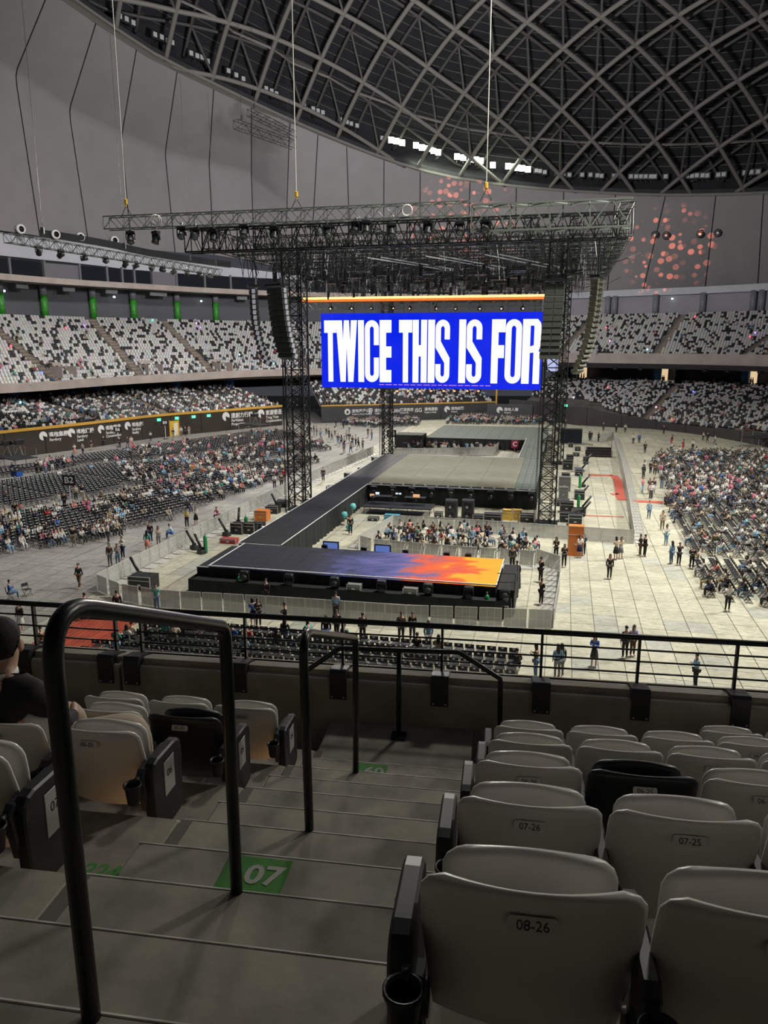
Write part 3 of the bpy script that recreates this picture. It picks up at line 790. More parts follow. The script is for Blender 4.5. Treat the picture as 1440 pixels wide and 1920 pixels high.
def stadium_seat(row, num, u, k, dark, label, end=None, upper=True, plate_lab=True):
    v, z = nose(k - 2) + .02, lev(k)
    o = thing('stadium_seat', label, 'seat', N(u, v, z), nearN, 'tip-up seats of the near stand')
    c = 'd' if dark else 'w'
    b_ = link('backrest', ME['back' + c], o); link('seat_pan', ME['pan' + c], o)
    if dark: b_['label'] = 'charcoal backrest'
    pl = link('number_plate', ME['plate'], b_, (0, -.010, .735)); pl.rotation_euler[0] = R(-16)
    if plate_lab:
        me = text_mesh('%02d-%02d' % (row, num), .030, M_ink, .0006, .0, sx=1.0); t = link('seat_number', me, b_, (0, -.0125, .734)); t.rotation_euler = (R(90 - 16), 0, 0)
    else: pass
    for s_ in (-1, 1):
        if s_ > 0 or end != 'r':
            pass
    sx = -1
    link('hinge_bracket', ME['hinge'], o, (.252, .0, 0)); link('cup_holder', ME['cup'], o, (.252, -.065, .47))
    link('armrest', ME['arm'], o, (.252, 0, 0)); link('seat_stand', ME['stand'], o, (.252, 0, 0))
    if end:
        s_ = -1 if end == 'l' else 1
        if s_ < 0: link('hinge_bracket', ME['hinge'], o, (-.252, 0, 0)); link('cup_holder', ME['cup'], o, (-.262, -.065, .49)); link('seat_stand', ME['stand'], o, (-.262, .02, 0))
        ep = link('end_panel', ME['armend'], o, (s_ * .285, .01, 0))
        pp = MB(); pp.bbox((0, 0, 0), (.004, .12, .19), .0015); link('row_plate', pp, ep, (s_ * .029, .2, .47), m=M_plate)
        me = text_mesh('%02d' % row, .06, M_ink, .0006); t = link('row_number', me, ep, (s_ * .0318, .2, .49)); t.rotation_euler = (R(90), 0, R(90) if s_ > 0 else R(-90))
    return o
rows_r = {8: (2, -.15 + .245, 26, 8), 7: (4, -.12 + .25, 26, 9), 6: (6, -.08 + .25, 26, 9), 5: (8, -.03 + .25, 25, 9), 4: (10, .0 + .25, 25, 9), 3: (12, 1.62 + .27, 22, 6)}
for row, (k, u0, n0, cnt) in rows_r.items():
    for i in range(min(cnt, 5 if row > 6 else 6)):
        num = n0 - i; dark = (row == 6 and i == 1) or (row == 3 and i == 2)
        stadium_seat(row, num, u0 + i * .505, k, dark, '%s tip-up seat plated %02d-%02d, %s from the aisle in row %s' % ('charcoal' if dark else 'white', row, num, ordn(i + 1), ordn(row).replace('third', 'three').replace('fourth', 'four').replace('fifth', 'five').replace('sixth', 'six').replace('seventh', 'seven').replace('eighth', 'eight')), 'l' if i == 0 and row != 3 else None)
rows_l = {8: (2, -1.97, 3), 7: (4, -2.04, 3), 6: (6, -1.98, 3), 5: (8, -1.91, 4), 4: (10, -1.84, 4), 3: (12, -1.84, 4)}
rown = {8: 'eight', 7: 'seven', 6: 'six', 5: 'five', 4: 'four', 3: 'three'}
for row, (k, u0, cnt) in rows_l.items():
    if row in (8, 3): continue
    for i in range(cnt):
        if row == 4 and i == 3: continue
        dark = (row == 5 and i == 0)
        stadium_seat(row, 1 + i, u0 - i * .525, k, dark, '%s tip-up seat of row %s across the aisle, %s from the steps' % ('charcoal' if dark else 'white', rown[row], ordn(i + 1)), 'r' if i == 0 else None)
for i, (u, v, z) in enumerate([(1.5, 6.2, 12.05), (2.0, 6.2, 12.0), (-2.52, 5.5, 12.36), (-1.98, 5.5, 12.33), (-1.52, 5.42, 12.36)]):
    pass
# warm step lamps below the row ends
M_lamp = mat('warm_step_lamp', (1, .6, .3), .5, emit=(1.0, .55, .2), es=2.5)
for i, (k, u) in enumerate(((4, -1.72), (6, -1.78), (10, -1.62), (2, -.24))):
    v, z = nose(k - 2) + .01, lev(k) + .12
    o = thing('step_lamp', 'small warm step lamp under the row end, %s' % ['below the row seven end panel', 'below the row six end panel', 'by row four', 'under the nearest white seat'][i], 'lamp', N(u, v, z), nearN, 'step lamps')
    link('housing', MB().bbox((0, 0, 0), (.07, .02, .035), .003), o, m=M_blackp); link('lens', MB().box((0, .0115, 0), (.055, .004, .02)), o, m=M_lamp)
    l = bpy.data.lights.new('step_lamp_light', 'POINT'); l.energy = .35; l.color = (1, .52, .2); l.shadow_soft_size = .02
    lo = bpy.data.objects.new('step_lamp_light', l); COL.objects.link(lo); lo.parent = o; lo.location = (0, .06, 0)
# ================================================================== stage, towers, roof rig, screen, sound
RS = -TS
def PS(x, y, z=0.0): return toS(G(x, y, z))
M_deck = mat('black_stage_deck', (.010, .011, .016), .78, var=.3, scale=1.5)
M_deckk = mat('khaki_stage_deck', (.150, .148, .108), .85, var=.12, scale=.8)
M_deckg = mat('grey_stage_deck', (.085, .105, .092), .8, var=.25, scale=1.2)
M_edge = mat('white_edge_strip', (.75, .76, .80), .5)

def led_floor_material():
    m = bpy.data.materials.new('led_floor'); m.use_nodes = True; nt = m.node_tree; b = nt.nodes['Principled BSDF']
    b.inputs['Base Color'].default_value = (.008, .008, .011, 1); b.inputs['Roughness'].default_value = .75
    ge = nt.nodes.new('ShaderNodeNewGeometry')
    def dot(vec, off):
        d = nt.nodes.new('ShaderNodeVectorMath'); d.operation = 'DOT_PRODUCT'; d.inputs[1].default_value = vec; nt.links.new(ge.outputs['Position'], d.inputs[0])
        a = nt.nodes.new('ShaderNodeMath'); a.operation = 'ADD'; a.inputs[1].default_value = off; nt.links.new(d.outputs['Value'], a.inputs[0]); return a.outputs[0]
    A = dot((math.cos(TS) / 17.4, -math.sin(TS) / 17.4, 0), 20.5 / 17.4)
    no = nt.nodes.new('ShaderNodeTexNoise'); no.inputs['Scale'].default_value = .42; no.inputs['Detail'].default_value = 3; no.inputs['Distortion'].default_value = 1.2
    mp = nt.nodes.new('ShaderNodeMapping'); mp.inputs['Scale'].default_value = (.8, 1.6, 1); nt.links.new(ge.outputs['Position'], mp.inputs[0]); nt.links.new(mp.outputs[0], no.inputs['Vector'])
    s1 = nt.nodes.new('ShaderNodeMath'); s1.operation = 'MULTIPLY_ADD'; s1.inputs[1].default_value = .62; nt.links.new(no.outputs['Fac'], s1.inputs[0]); 
    s2 = nt.nodes.new('ShaderNodeMath'); s2.operation = 'ADD'; s2.inputs[1].default_value = -.33; nt.links.new(A, s2.inputs[0]); nt.links.new(s2.outputs[0], s1.inputs[2])
    cr = nt.nodes.new('ShaderNodeValToRGB'); e = cr.color_ramp.elements
    e[0].position = .30; e[0].color = (.004, .005, .014, 1); e[1].position = 1.0; e[1].color = (1.0, .50, .0, 1)
    for p, c in ((.42, (.022, .026, .09)), (.55, (.075, .085, .27)), (.63, (.16, .13, .36)), (.68, (.55, .12, .10)), (.76, (.95, .10, .02)), (.84, (1.0, .17, .0)), (.88, (1.0, .45, .0))):
        q = e.new(p); q.color = (*c, 1)
    nt.links.new(s1.outputs[0], cr.inputs[0]); nt.links.new(cr.outputs[0], b.inputs['Emission Color']); b.inputs['Emission Strength'].default_value = .95
    return m
M_led = led_floor_material()

def drape(parent, pts, z0, z1, nm='drape_panel', m=None):
    """pleated cloth round a line of plan points (local), one part for each straight run"""
    for i in range(len(pts) - 1):
        a, b = Vector((*pts[i], 0)), Vector((*pts[i + 1], 0)); L = (b - a).length; n = max(6, int(L / .16)); d = (b - a) / L; nr = Vector((d.y, -d.x, 0)); rows = []
        for zz, am in ((z1, .01), ((z0 + z1) * .6, .04), (z0 + .01, .075)):
            row = []
            for k in range(n + 1):
                t = k / n * L; off = am * (math.sin(t * 7.1) + .6 * math.sin(t * 3.3 + 1 + zz)); q = a + d * t + nr * (off + .02); row.append((q.x, q.y, zz))
            rows.append(row)
        mb = MB(); mb.grid(rows); link(nm, mb, parent, m=m or M_drape, smooth=True)
def deck(parent, a0, a1, b0, b1, z, m, pw, pd, nm='deck_panel', th=.12):
    na, nb_ = max(1, round((a1 - a0) / pw)), max(1, round((b1 - b0) / pd)); w_, d_ = (a1 - a0) / na, (b1 - b0) / nb_
    me = MB().bbox((0, 0, -th / 2), (w_ - .02, d_ - .02, th), .006).mesh(nm, m)
    for i in range(na):
        for j in range(nb_): link(nm, me, parent, (a0 + (i + .5) * w_, b0 + (j + .5) * d_, z))
def edge(parent, pts, r_=.05, nm='edge_strip', m=None):
    mb = MB(); mb.tube(pts, r_, 4); link(nm, mb, parent, m=m or M_edge)

# B stage with the lit floor
bs = thing('front_stage', 'low black-draped stage nearest the seats with flame-lit floor', 'stage', S(-12, 44, 0), RS)
deck(bs, -8.5, 8.85, -2.5, 3.0, 1.8, M_led, 1.0, 1.1, 'floor_screen_panel')
mb = MB(); mb.box((.2, .25, .84), (17.2, 5.3, 1.66)); link('substructure', mb, bs, m=M_drape)
mb = MB(); mb.box((-9.0, .3, .80), (.9, 5.2, 1.6)); link('side_platform', mb, bs, m=M_deck)
mb = MB(); mb.box((-.2, -2.95, .55), (18.2, .75, 1.1)); link('front_ledge', mb, bs, m=M_drape)
drape(bs, [(-9.5, 3.0), (-9.5, -3.35), (8.9, -3.35), (9.7, -2.7), (9.9, 3.1), (8.8, 3.1), (-9.5, 3.05)], 0, 1.15)
drape(bs, [(-8.55, -2.55), (8.85, -2.55)], .9, 1.72, 'upper_drape')
mb = MB(); mb.box((9.4, .3, .75), (.95, 5.2, 1.5)); link('end_step_box', mb, bs, m=M_drape)
edge(bs, [(-8.6, -2.55, 1.81), (8.9, -2.55, 1.81)]); edge(bs, [(-8.55, -2.5, 1.81), (-8.55, 3.0, 1.81)], .03); edge(bs, [(8.88, -2.5, 1.81), (8.88, 3.0, 1.81)], .03)
edge(bs, [(-9.5, -2.3, 1.63), (-8.7, -2.3, 1.63)], .04)
for (p, q) in (((8.9, -2.5), (9.9, -2.4)), ((9.9, -2.4), (9.9, -.2))):
    for z in (.5, 1.0):
        edge(bs, [(p[0], p[1], 1.5 + z), (q[0], q[1], 1.5 + z)], .022, 'guard_bar', M_black)
    edge(bs, [(q[0], q[1], 1.4), (q[0], q[1], 2.5)], .022, 'guard_post', M_black)
# runway
rn = thing('runway', 'long narrow black runway joining front stage and main stage', 'stage', S(-19.5, 69, 0), RS)
deck(rn, -1.5, 1.5, -21.9, 22.4, 1.8, M_deck, 1.0, 2.4)
mb = MB(); mb.box((0, .2, .83), (2.8, 43.8, 1.64)); link('substructure', mb, rn, m=M_drape)
drape(rn, [(-1.5, 22), (-1.5, -21.9)], 0, 1.72); drape(rn, [(1.5, -21.9), (1.5, 1.6)], 0, 1.72)
for x in (-1.54, 1.54): edge(rn, [(x, -21.9, 1.81), (x, 22 if x < 0 else 1.9, 1.81)], .03)
edge(rn, [(-1.5, -21.95, 1.75), (1.5, -21.95, 1.75)], .05)
for k in range(16):
    mb = MB(); mb.box((-1.62, -20 + k * 2.7, 1.83), (.12, .2, .06)); link('marker_lamp', mb, rn, m=M_edge)
# main stage
ms = thing('main_stage', 'broad khaki main stage in the middle below the hanging screen', 'stage', S(-10, 81, 0), RS)
deck(ms, -8, 6, -9.6, 10.2, 1.84, M_deckk, 3.5, 19.8, 'deck_panel', .1)
deck(ms, -8, 8, -10.3, -9.6, 1.80, M_deck, 2.0, .7); deck(ms, 6, 8, -9.6, 10.6, 1.80, M_deckg, .66, 1.6)
mb = MB(); mb.box((0, .2, .85), (15.8, 20, 1.66)); link('substructure', mb, ms, m=M_drape)
drape(ms, [(-8, -10.2), (8, -10.2)], 0, 1.7); drape(ms, [(8, -10.2), (8, 10)], 0, 1.7)
edge(ms, [(-8, -10.35, 1.78), (8, -10.35, 1.78)], .045); edge(ms, [(-8, 10.3, 1.82), (6, 10.3, 1.82)], .035)
for k in range(15):
    mb = MB(); mb.box((-7.7 + k * 1.08, -10.3, 1.9), (.18, .08, .1)); link('marker_lamp', mb, ms, m=M_edge)
rs_ = thing('rear_runway', 'grey panelled walkway running behind the main stage to the far stage', 'stage', S(-3.4, 101.8, 0), RS)
deck(rs_, -1.4, 1.4, -10.1, 10.1, 1.8, M_deckg, .7, 1.6); mb = MB(); mb.box((0, 0, .84), (2.7, 20, 1.64)); link('substructure', mb, rs_, m=M_drape)
drape(rs_, [(-1.4, 10), (-1.4, -10)], 0, 1.7); edge(rs_, [(-1.42, -10, 1.8), (-1.42, 10, 1.8)], .035)
fs_ = thing('far_stage', 'grey panelled far stage at the other end with black draped front', 'stage', S(-10.7, 121, 0), RS)
deck(fs_, -8.7, 8.7, -9, 9, 1.5, M_deckg, 1.74, 1.8); mb = MB(); mb.box((0, 0, .7), (17.2, 17.8, 1.36)); link('substructure', mb, fs_, m=M_drape)
drape(fs_, [(-8.8, 9), (-8.8, -9.05), (8.8, -9.05)], 0, 1.45)
for k in range(10):
    mb = MB(); mb.box((-8.2 + k * 1.8, -9.6, .5), (.5, .5, .8)); link('edge_fixture', mb, fs_, m=M_black)
mb = MB(); mb.box((-11.2, -8.4, .95), (4.2, 3.5, 1.9)); link('draped_wing', mb, fs_, m=M_drape)

# ---- trusses and towers
def lattice(mb, p0, p1, up, w_, h_, bay, r_=.035, rd=.022, faces=(0, 1, 2, 3)):
    p0, p1 = Vector(p0), Vector(p1); d = (p1 - p0); L = d.length; d /= L; up = Vector(up); sd = d.cross(up).normalized()
    C = [sd * (w_ / 2) * a + up * (h_ / 2) * b for a, b in ((-1, -1), (1, -1), (1, 1), (-1, 1))]
    for c in C: mb.bar(p0 + c, p1 + c, r_)
    n = max(1, round(L / bay))
    for i in range(n):
        a, b = p0 + d * (L * i / n), p0 + d * (L * (i + 1) / n)
        for f in faces:
            u, v = C[f], C[(f + 1) % 4]
            if i % 2: u, v = v, u
            mb.bar(a + u, b + v, rd); 
            mb.bar(a + u, a + v, rd) if not i % 2 else None
    return mb
def tower(label, a, b, H, w_, m, grain):
    o = thing('truss_tower', label, 'tower', S(a, b, 0), RS, 'lattice towers of the stage roof')
    h = w_ / 2
    for x, y in ((-h, -h), (h, -h), (h, h), (-h, h)):
        mb = MB(); mb.tube([(x, y, 0), (x, y, H)], .075, 6); link('chord', mb, o, m=m)
    n = int(H / w_ / .72); st_ = H / n; br_ = {}
    for f, (u, v) in enumerate((((-h, -h), (h, -h)), ((h, -h), (h, h)), ((h, h), (-h, h)), ((-h, h), (-h, -h)))):
        for par in (0, 1):
            p, q = (u, v) if par == 0 else (v, u)
            mb = MB(); mb.bar((*p, 0), (*q, st_), .05); mb.bar((*q, 0), (*p, st_), .035); mb.bar((*u, 0), (*v, 0), .04); br_[(f, par)] = mb.mesh('brace', m)
    for i in range(n):
        for f in range(4): link('brace', br_[(f, i % 2)], o, (0, 0, i * st_))
    mb = MB(); mb.box((0, 0, .12), (w_ + .5, w_ + .5, .24)); link('base_block', mb, o, m=M_black)
    mb = MB()
    for k in range(4): mb.tube([(h * .3 + k * .06, -h * .2, 0), (h * .3 + k * .06 + .1 * math.sin(k), -h * .2, H * .5), (h * .3 + k * .06, -h * .2, H)], .03, 4)
    for k in range(3): mb.tube([(-h - .25 - .07 * k, -h, 0.1), (-h - .12, -h - .05 * k, H)], .022, 4)
    c = link('cables', mb, o, m=M_black); c['kind'] = 'stuff'
    return o
tower('tall black lattice tower rising beside the runway with pale-lit braces', -23.05, 65.6, 23.2, 1.6, M_truss, 0)
tower('tall black lattice tower beside the speaker stacks near the yellow cases', -.85, 64.9, 23.2, 1.35, M_truss, 0)
tower('farther black lattice tower under the screen beside the pen sign', -22.8, 100.8, 23.0, 1.2, M_truss, 1)
tower('farther black lattice tower standing behind the one by the speaker stacks', -.2, 100, 23.0, 1.2, M_truss, 1)

rig = thing('roof_rig', 'huge black steel truss roof hung over the main stage', 'stage rig', S(-12, 83, 23.5), RS)
def rigpart(nm, p0, p1, w_, h_, bay, r_=.05, rd=.03, m=None, faces=(0, 1, 2, 3)):
    mb = MB(); q0 = (p0[0] + 12, p0[1] - 83, p0[2] - 23.5); q1 = (p1[0] + 12, p1[1] - 83, p1[2] - 23.5)
    lattice(mb, q0, q1, (0, 0, 1), w_, h_, bay, r_, rd, faces); return link(nm, mb, rig, m=m or M_truss)
rigpart('front_truss', (-38.3, 61.6, 24.95), (-28.5, 61.6, 24.95), .9, 1.0, .95, .06, .035, M_trussl)
rigpart('front_truss', (-28.5, 61.6, 24.95), (-7.5, 61.6, 25.0), .9, 1.0, .95, .06, .035, M_trussl)
rigpart('front_girder', (-31.5, 62.8, 23.45), (4.1, 62.8, 23.6), 1.2, 1.8, .8, .085, .05)
rigpart('front_girder', (-7.4, 62.2, 24.3), (4.2, 62.2, 24.35), 1.4, 1.9, 1.5, .09, .06, M_trussl)
for a in (-29.5, -25, -20.5, -16, -11.5, -7, -3, .4, 4.0):
    rigpart('cross_truss', (a, 62.5, 23.55 if a < 3.5 else 24.1), (a, 104.5, 23.55 if a < 3.5 else 24.0), 1.0, 1.5 if a < 3.5 else 2.2, 1.5, .05, .03)
for b in (68, 73, 78, 84, 90, 96, 101, 104.5):
    rigpart('girder', (-29.5, b, 23.6), (4.2, b, 23.6), 1.0, 1.5 if b < 100 else 1.3, 1.4, .05, .03)
for b in (70, 76, 82, 88, 94, 99, 103):
    rigpart('lighting_bar', (-27, b, 22.0), (-2, b, 22.0), .5, .5, .9, .035, .022)
for (a, b) in ((-16, 64.5), (-11.2, 64.5), (-6.5, 64.5)):
    mb = MB()
    for d in (0, 1.1): mb.bar((a + d + 12, b - 83 - 1.2, -1.65), (a + d + 16.5, b - 83 + 9, -1.75), .05)
    link('pale_pipe', mb, rig, m=M_alu)
mb = MB(); rr_ = random.Random(3)
for k in range(1100):
    a, b = rr_.uniform(-29, 3), rr_.uniform(66, 104); mb.bar((a + 12, b - 83, -1.6 - rr_.random() * 1.2), (a + 12 + rr_.uniform(-.5, .5), b - 83 + rr_.uniform(-2, 2), 0.3), .03)
for k in range(90):
    mb.box((rr_.uniform(-15, 13), rr_.uniform(-8, 20), -1.0 - rr_.random() * .9), (rr_.uniform(.8, 2.2), rr_.uniform(.5, 1.5), .45), 0)
for k in range(60):
    a, b = rr_.uniform(-28, 1), rr_.uniform(66, 104); pts = [(a + 12 + t * 5, b - 83 + rr_.uniform(-1, 1), -1.2 - .9 * math.sin(PI * t / 1.0)) for t in (0, .25, .5, .75, 1)]; mb.tube(pts, .03, 4)
c = link('cable_runs', mb, rig, m=M_black); c['kind'] = 'stuff'
for k, a in enumerate((-33.5, -12.3)):
    mb = MB(); pts = [(a + 12 + .38 * math.cos(t), -21.9, 1.5 + .38 * math.sin(t)) for t in [2 * PI * i / 14 for i in range(15)]]; mb.tube(pts, .07, 5); mb.tube([(p[0] * .99 + .02, p[1] - .1, p[2] - .05) for p in pts], .05, 5)
    link('cable_coil', mb, rig, m=mat('pale_cable', (.6, .62, .6), .5))

# hoist cables with yellow hooks
M_wire = mat('steel_hoist_wire', (.85, .84, .76), .35, .3); M_hook = mat('yellow_hook', (.75, .45, .03), .5)
for k, (a, top) in enumerate(((-36.35, 'over the free end of the front truss'), (-21.35, 'over the tower beside the runway'), (-6.35, 'over the right half of the screen'))):
    o = thing('hoist_cable', 'pale steel hoist cable with yellow hook %s' % top, 'cable', S(a, 61.6, 25.5), RS, 'hoist cables holding the stage roof')
    mb = MB(); mb.tube([(0, 0, 1.4), (0, 0, 38)], .042, 6); link('wire', mb, o, m=M_wire)
    mb = MB(); mb.bbox((0, 0, 1.1), (.26, .2, .5), .06); mb.tube([(0, 0, .85), (0, 0, .7)], .05, 6); link('hook_block', mb, o, m=M_hook)
    mb = MB(); mb.bar((0, 0, .8), (-.45, 0, 0), .03); mb.bar((0, 0, .8), (.45, 0, 0), .03); link('sling', mb, o, m=M_black)

# moving head lights
M_lens = mat('lens_glass', (.10, .14, .13), .08, spec=.8)
def mh_meshes():
    d = {}
    d['base'] = MB().bbox((0, 0, .42), (.62, .42, .22), .04).mesh('base', M_black)
    y = MB(); y.box((-.3, 0, .12), (.07, .22, .48)); y.box((.3, 0, .12), (.07, .22, .48)); y.box((0, 0, .3), (.6, .24, .08)); d['yoke'] = y.mesh('yoke', M_black)
    h = MB(); h.lathe([(.14, -.38), (.22, -.34), (.24, .0), (.27, .3), (.27, .36), (.22, .37)], n=14, axis='Y'); d['head'] = h.mesh('head', M_blackp, True)
    l = MB(); l.lathe([(.225, .365), (.16, .39), (.01, .40)], n=14, axis='Y'); d['lens'] = l.mesh('lens', M_lens, True)
    c = MB(); c.box((0, 0, .62), (.08, .08, .22)); c.box((0, 0, .72), (.2, .14, .08)); d['clamp'] = c.mesh('clamp', M_alu); return d
MH = mh_meshes()
def moving_head(nm, label, cat, group, loc, rz, tilt, sc_=1.0, hang=True):
    o = thing(nm, label, cat, loc, rz, group); o.scale = (sc_, sc_, sc_ if hang else -sc_)
    if not hang: o.scale = (sc_, sc_, sc_)
    link('base', MH['base'], o, (0, 0, 0 if hang else -.0)); link('yoke', MH['yoke'], o)
    h = link('head', MH['head'], o, (0, 0, 0)); h.rotation_euler[0] = tilt; link('lens', MH['lens'], h)
    if hang: link('clamp', MH['clamp'], o)
    return o
fx = [(245, 449), (293, 450), (341, 441), (366, 443), (402, 446), (458, 437), (515, 441), (614, 439), (668, 433), (687, 431), (734, 436), (803, 432), (862, 433), (911, 430)]
for i, (x, y) in enumerate(fx):
    P = None; r_ = ray(x, y); q = toS(r_); t = 61.3 / q[1]; z = CAM_H + r_[2] * t; a = q[0] * t
    o = moving_head('moving_head_light', 'large black moving head lamp, %s along the front truss from its free end' % ordn(i + 1), 'stage light', 'large moving heads on the front truss',
                    S(a, 61.3, z + .1), RS + PI + [.5, -.4, .2, .3, -.3, .1, -.2][i % 7], [-1.0, -1.2, -.7, -.5, -1.1][i % 5], 1.15)
rr_ = random.Random(11)
hf = MB(); hf.lathe([(.10, -.55), (.16, -.5), (.16, .35), (.10, .4)], n=8); hfm = hf.mesh('housing', M_black)
hp = MB(); hp.bar((0, 0, .4), (0, 0, 1.6), .03); hpm = hp.mesh('drop_pole', M_black)
cnt = 0
for b in (70, 76, 82, 88, 94, 99, 103):
    for i in range(11):
        a = -26.5 + i * 2.35 + rr_.uniform(-.5, .5)
        cnt += 1
        o = thing('hanging_spotlight', 'small black spotlight on drop pole, %s across %s bar under the stage roof' % (ordn(i + 1), ordn(int((70, 76, 82, 88, 94, 99, 103).index(b)) + 1)), 'stage light', S(a, b, 20.9 + rr_.uniform(-.4, .7)), RS, 'small spotlights below the stage roof')
        link('housing', hfm, o); link('drop_pole', hpm, o)

# ---- hanging screen
scr = thing('led_screen', 'wide blue LED screen with huge white letters hung over the main stage', 'screen', S(-15.5, 90, 14.2), RS)
SW, SH = 25.95, 8.62
mb = MB(); mb.box((0, .35, 0), (SW, .6, SH)); link('cabinet', mb, scr, m=M_black)
M_blue = mat('led_blue', (0, 0, 0), .5, emit=(.0, .016, .80), es=1.0); M_wht = mat('led_white', (0, 0, 0), .5, emit=(1, 1, 1), es=1.15); M_pink = mat('led_pink', (0, 0, 0), .5, emit=(1, .35, .6), es=.9)
nx_, nz_ = 12, 4
pm = MB().box((0, 0, 0), (SW / nx_, .05, SH / nz_)).mesh('screen_module', M_blue)
for i in range(nx_):
    for j in range(nz_): link('screen_module', pm, scr, (-SW / 2 + (i + .5) * SW / nx_, 0, -SH / 2 + (j + .5) * SH / nz_))
def zx(x): return (x - 117) / (1322 - 117) * SW - SW / 2
ZT, ZB = SH / 2 - .78, -SH / 2 + .68
def letter(polys, x0, x1, nm, z0=ZB, z1=ZT):
    mb = MB()
    for P in polys:
        mb.vprism([(zx(x0 + p[0] * (x1 - x0)), z0 + p[1] * (z1 - z0)) for p in P], -.035, -.027)
    link(nm, mb, scr, m=M_wht)
def rct(x0, y0, x1, y1): return [(x0, y0), (x1, y0), (x1, y1), (x0, y1)]
def ringpoly(cuts, th=.36, hy=.11, asp=.22):
    """rounded O band as quads, cuts = list of (side, y0, y1) removed"""
    n = 10; out, inn = [], []
    ro, ri = .5, .5 - th; ky = asp
    pts = []
    def path(w_, h0, h1, cap):
        P = []
        for i in range(n + 1):
            a = PI * i / n; P.append((.5 + w_ * math.cos(a), h1 - cap + cap * math.sin(a)))
        for i in range(n + 1):
            a = PI + PI * i / n; P.append((.5 + w_ * math.cos(a), h0 + cap + cap * math.sin(a)))
        return P
    o_, i_ = path(.5, 0, 1, .13), path(.5 - th, .10, .90, .05); res = []
    m_ = len(o_)
    for k in range(m_):
        k2 = (k + 1) % m_; q = [o_[k], o_[k2], i_[k2], i_[k]]; cx = sum(p[0] for p in q) / 4
        seg = [q]
        if abs(o_[k][1] - o_[k2][1]) > .3:      # long side: split at cuts
            side = 'r' if cx > .5 else 'l'; xs_ = (min(p[0] for p in q), max(p[0] for p in q)); y0, y1 = min(o_[k][1], o_[k2][1]), max(o_[k][1], o_[k2][1]); seg = []
            ys = [(y0, y1)]
            for (s_, c0, c1) in cuts:
                if s_ == side: ys = [(a, b) for (u, v) in ys for (a, b) in ((u, min(v, c0)), (max(u, c1), v)) if b > a + 1e-4]
            seg = [rct(xs_[0], a, xs_[1], b) for a, b in ys]
        res += seg
    return res
S_L = None
def s_letter():
    t = .37; P = ringpoly([('r', .34 - .34, .34 - .34), ('r', .38, .69), ('l', .30, .62)], .37)
    P = [q for q in P if not (q[0][0] < .5 and False)]
    P.append([(0, .62), (.37, .68), (1.0, .42), (.63, .30)] if False else [(0.0, .63), (.37, .66), (1.0, .40), (1.0, .36), (.63, .32), (.0, .56)])
    return P
TL = [rct(0, .80, 1, 1), rct(.30, 0, .70, .80)]
letter(TL, 135, 205, 'letter_t'); 
letter([[(0, 1), (.30, 1), (.38, .35), (.20, 0)], [(.20, 0), (.38, .35), (.42, .35), (.46, 0)], [(.38, .35), (.36, 1), (.64, 1), (.62, .35), (.46, 0)], [(.46, 0), (.62, .35), (.80, 0), (.54, 0)], [(.62, .35), (.70, 1), (1.0, 1), (.80, 0)]][:0] +
       [[(0, 1), (.29, 1), (.40, .0), (.19, 0)], [(.22, 0), (.44, 0), (.54, 1), (.38, 1)], [(.46, 1), (.62, 1), (.76, 0), (.56, 0)], [(.60, 0), (.81, 0), (1.0, 1), (.71, 1)]], 203, 323, 'letter_w')
letter([rct(0, 0, 1, 1)], 329, 362, 'letter_i')
letter(ringpoly([('r', .40, .60)]), 367, 446, 'letter_c')
EL = [rct(0, 0, .55, 1), rct(.55, .80, 1, 1), rct(.55, .40, 1, .58), rct(.55, 0, 1, .20)]
letter(EL, 450, 516, 'letter_e')
letter(TL, 558, 631, 'letter_t'); letter([rct(0, 0, .42, 1), rct(.58, 0, 1, 1), rct(.42, .42, .58, .60)], 634, 712, 'letter_h'); letter([rct(0, 0, 1, 1)], 718, 755, 'letter_i'); letter(s_letter(), 759, 836, 'letter_s')
letter([rct(0, 0, 1, 1)], 885, 922, 'letter_i'); letter(s_letter(), 926, 1008, 'letter_s')
letter([rct(0, 0, .5, 1), rct(.5, .80, 1, 1), rct(.5, .40, .93, .60)], 1058, 1130, 'letter_f'); letter(ringpoly([]), 1131, 1215, 'letter_o')
letter([rct(0, 0, .42, 1), [(.42, 1), (.80, 1), (.97, .94), (1, .88), (.62, .88), (.60, .90), (.42, .90)], rct(.62, .60, 1, .88), [(.42, .58), (.62, .60), (1, .60), (.88, .50), (.42, .48)], rct(.62, 0, .98, .50)], 1219, 1314, 'letter_r')
mb = MB()
xx = 447
while xx < 1050:
    w_ = rr_.choice((28, 42, 22, 36)); mb.box(((zx(xx) + zx(xx + w_)) / 2, -.03, -SH / 2 + .40), (zx(xx + w_) - zx(xx), .01, .07)); xx += w_ + 8
link('caption_line', mb, scr, m=M_pink)
mb = MB()
for a in np.linspace(-12, 12, 9): mb.bar((a, .4, SH / 2), (a, .4, SH / 2 + 4.6), .03)
link('hanging_wires', mb, scr, m=M_black)
ss = thing('side_screen', 'small lit screen panel glimpsed through the lattice tower', 'screen', S(-1.3, 93, 13.2), RS)  # added panel whose own glow gives the pale patch behind the tower
mb = MB(); mb.box((0, 0, 0), (1.3, .1, 2.6)); link('panel', mb, ss, m=mat('glow_pale', (0, 0, 0), .5, emit=(.55, .6, .95), es=.9)); mb = MB(); mb.box((0, .15, 0), (1.4, .2, 2.7)); link('cabinet', mb, ss, m=M_black)
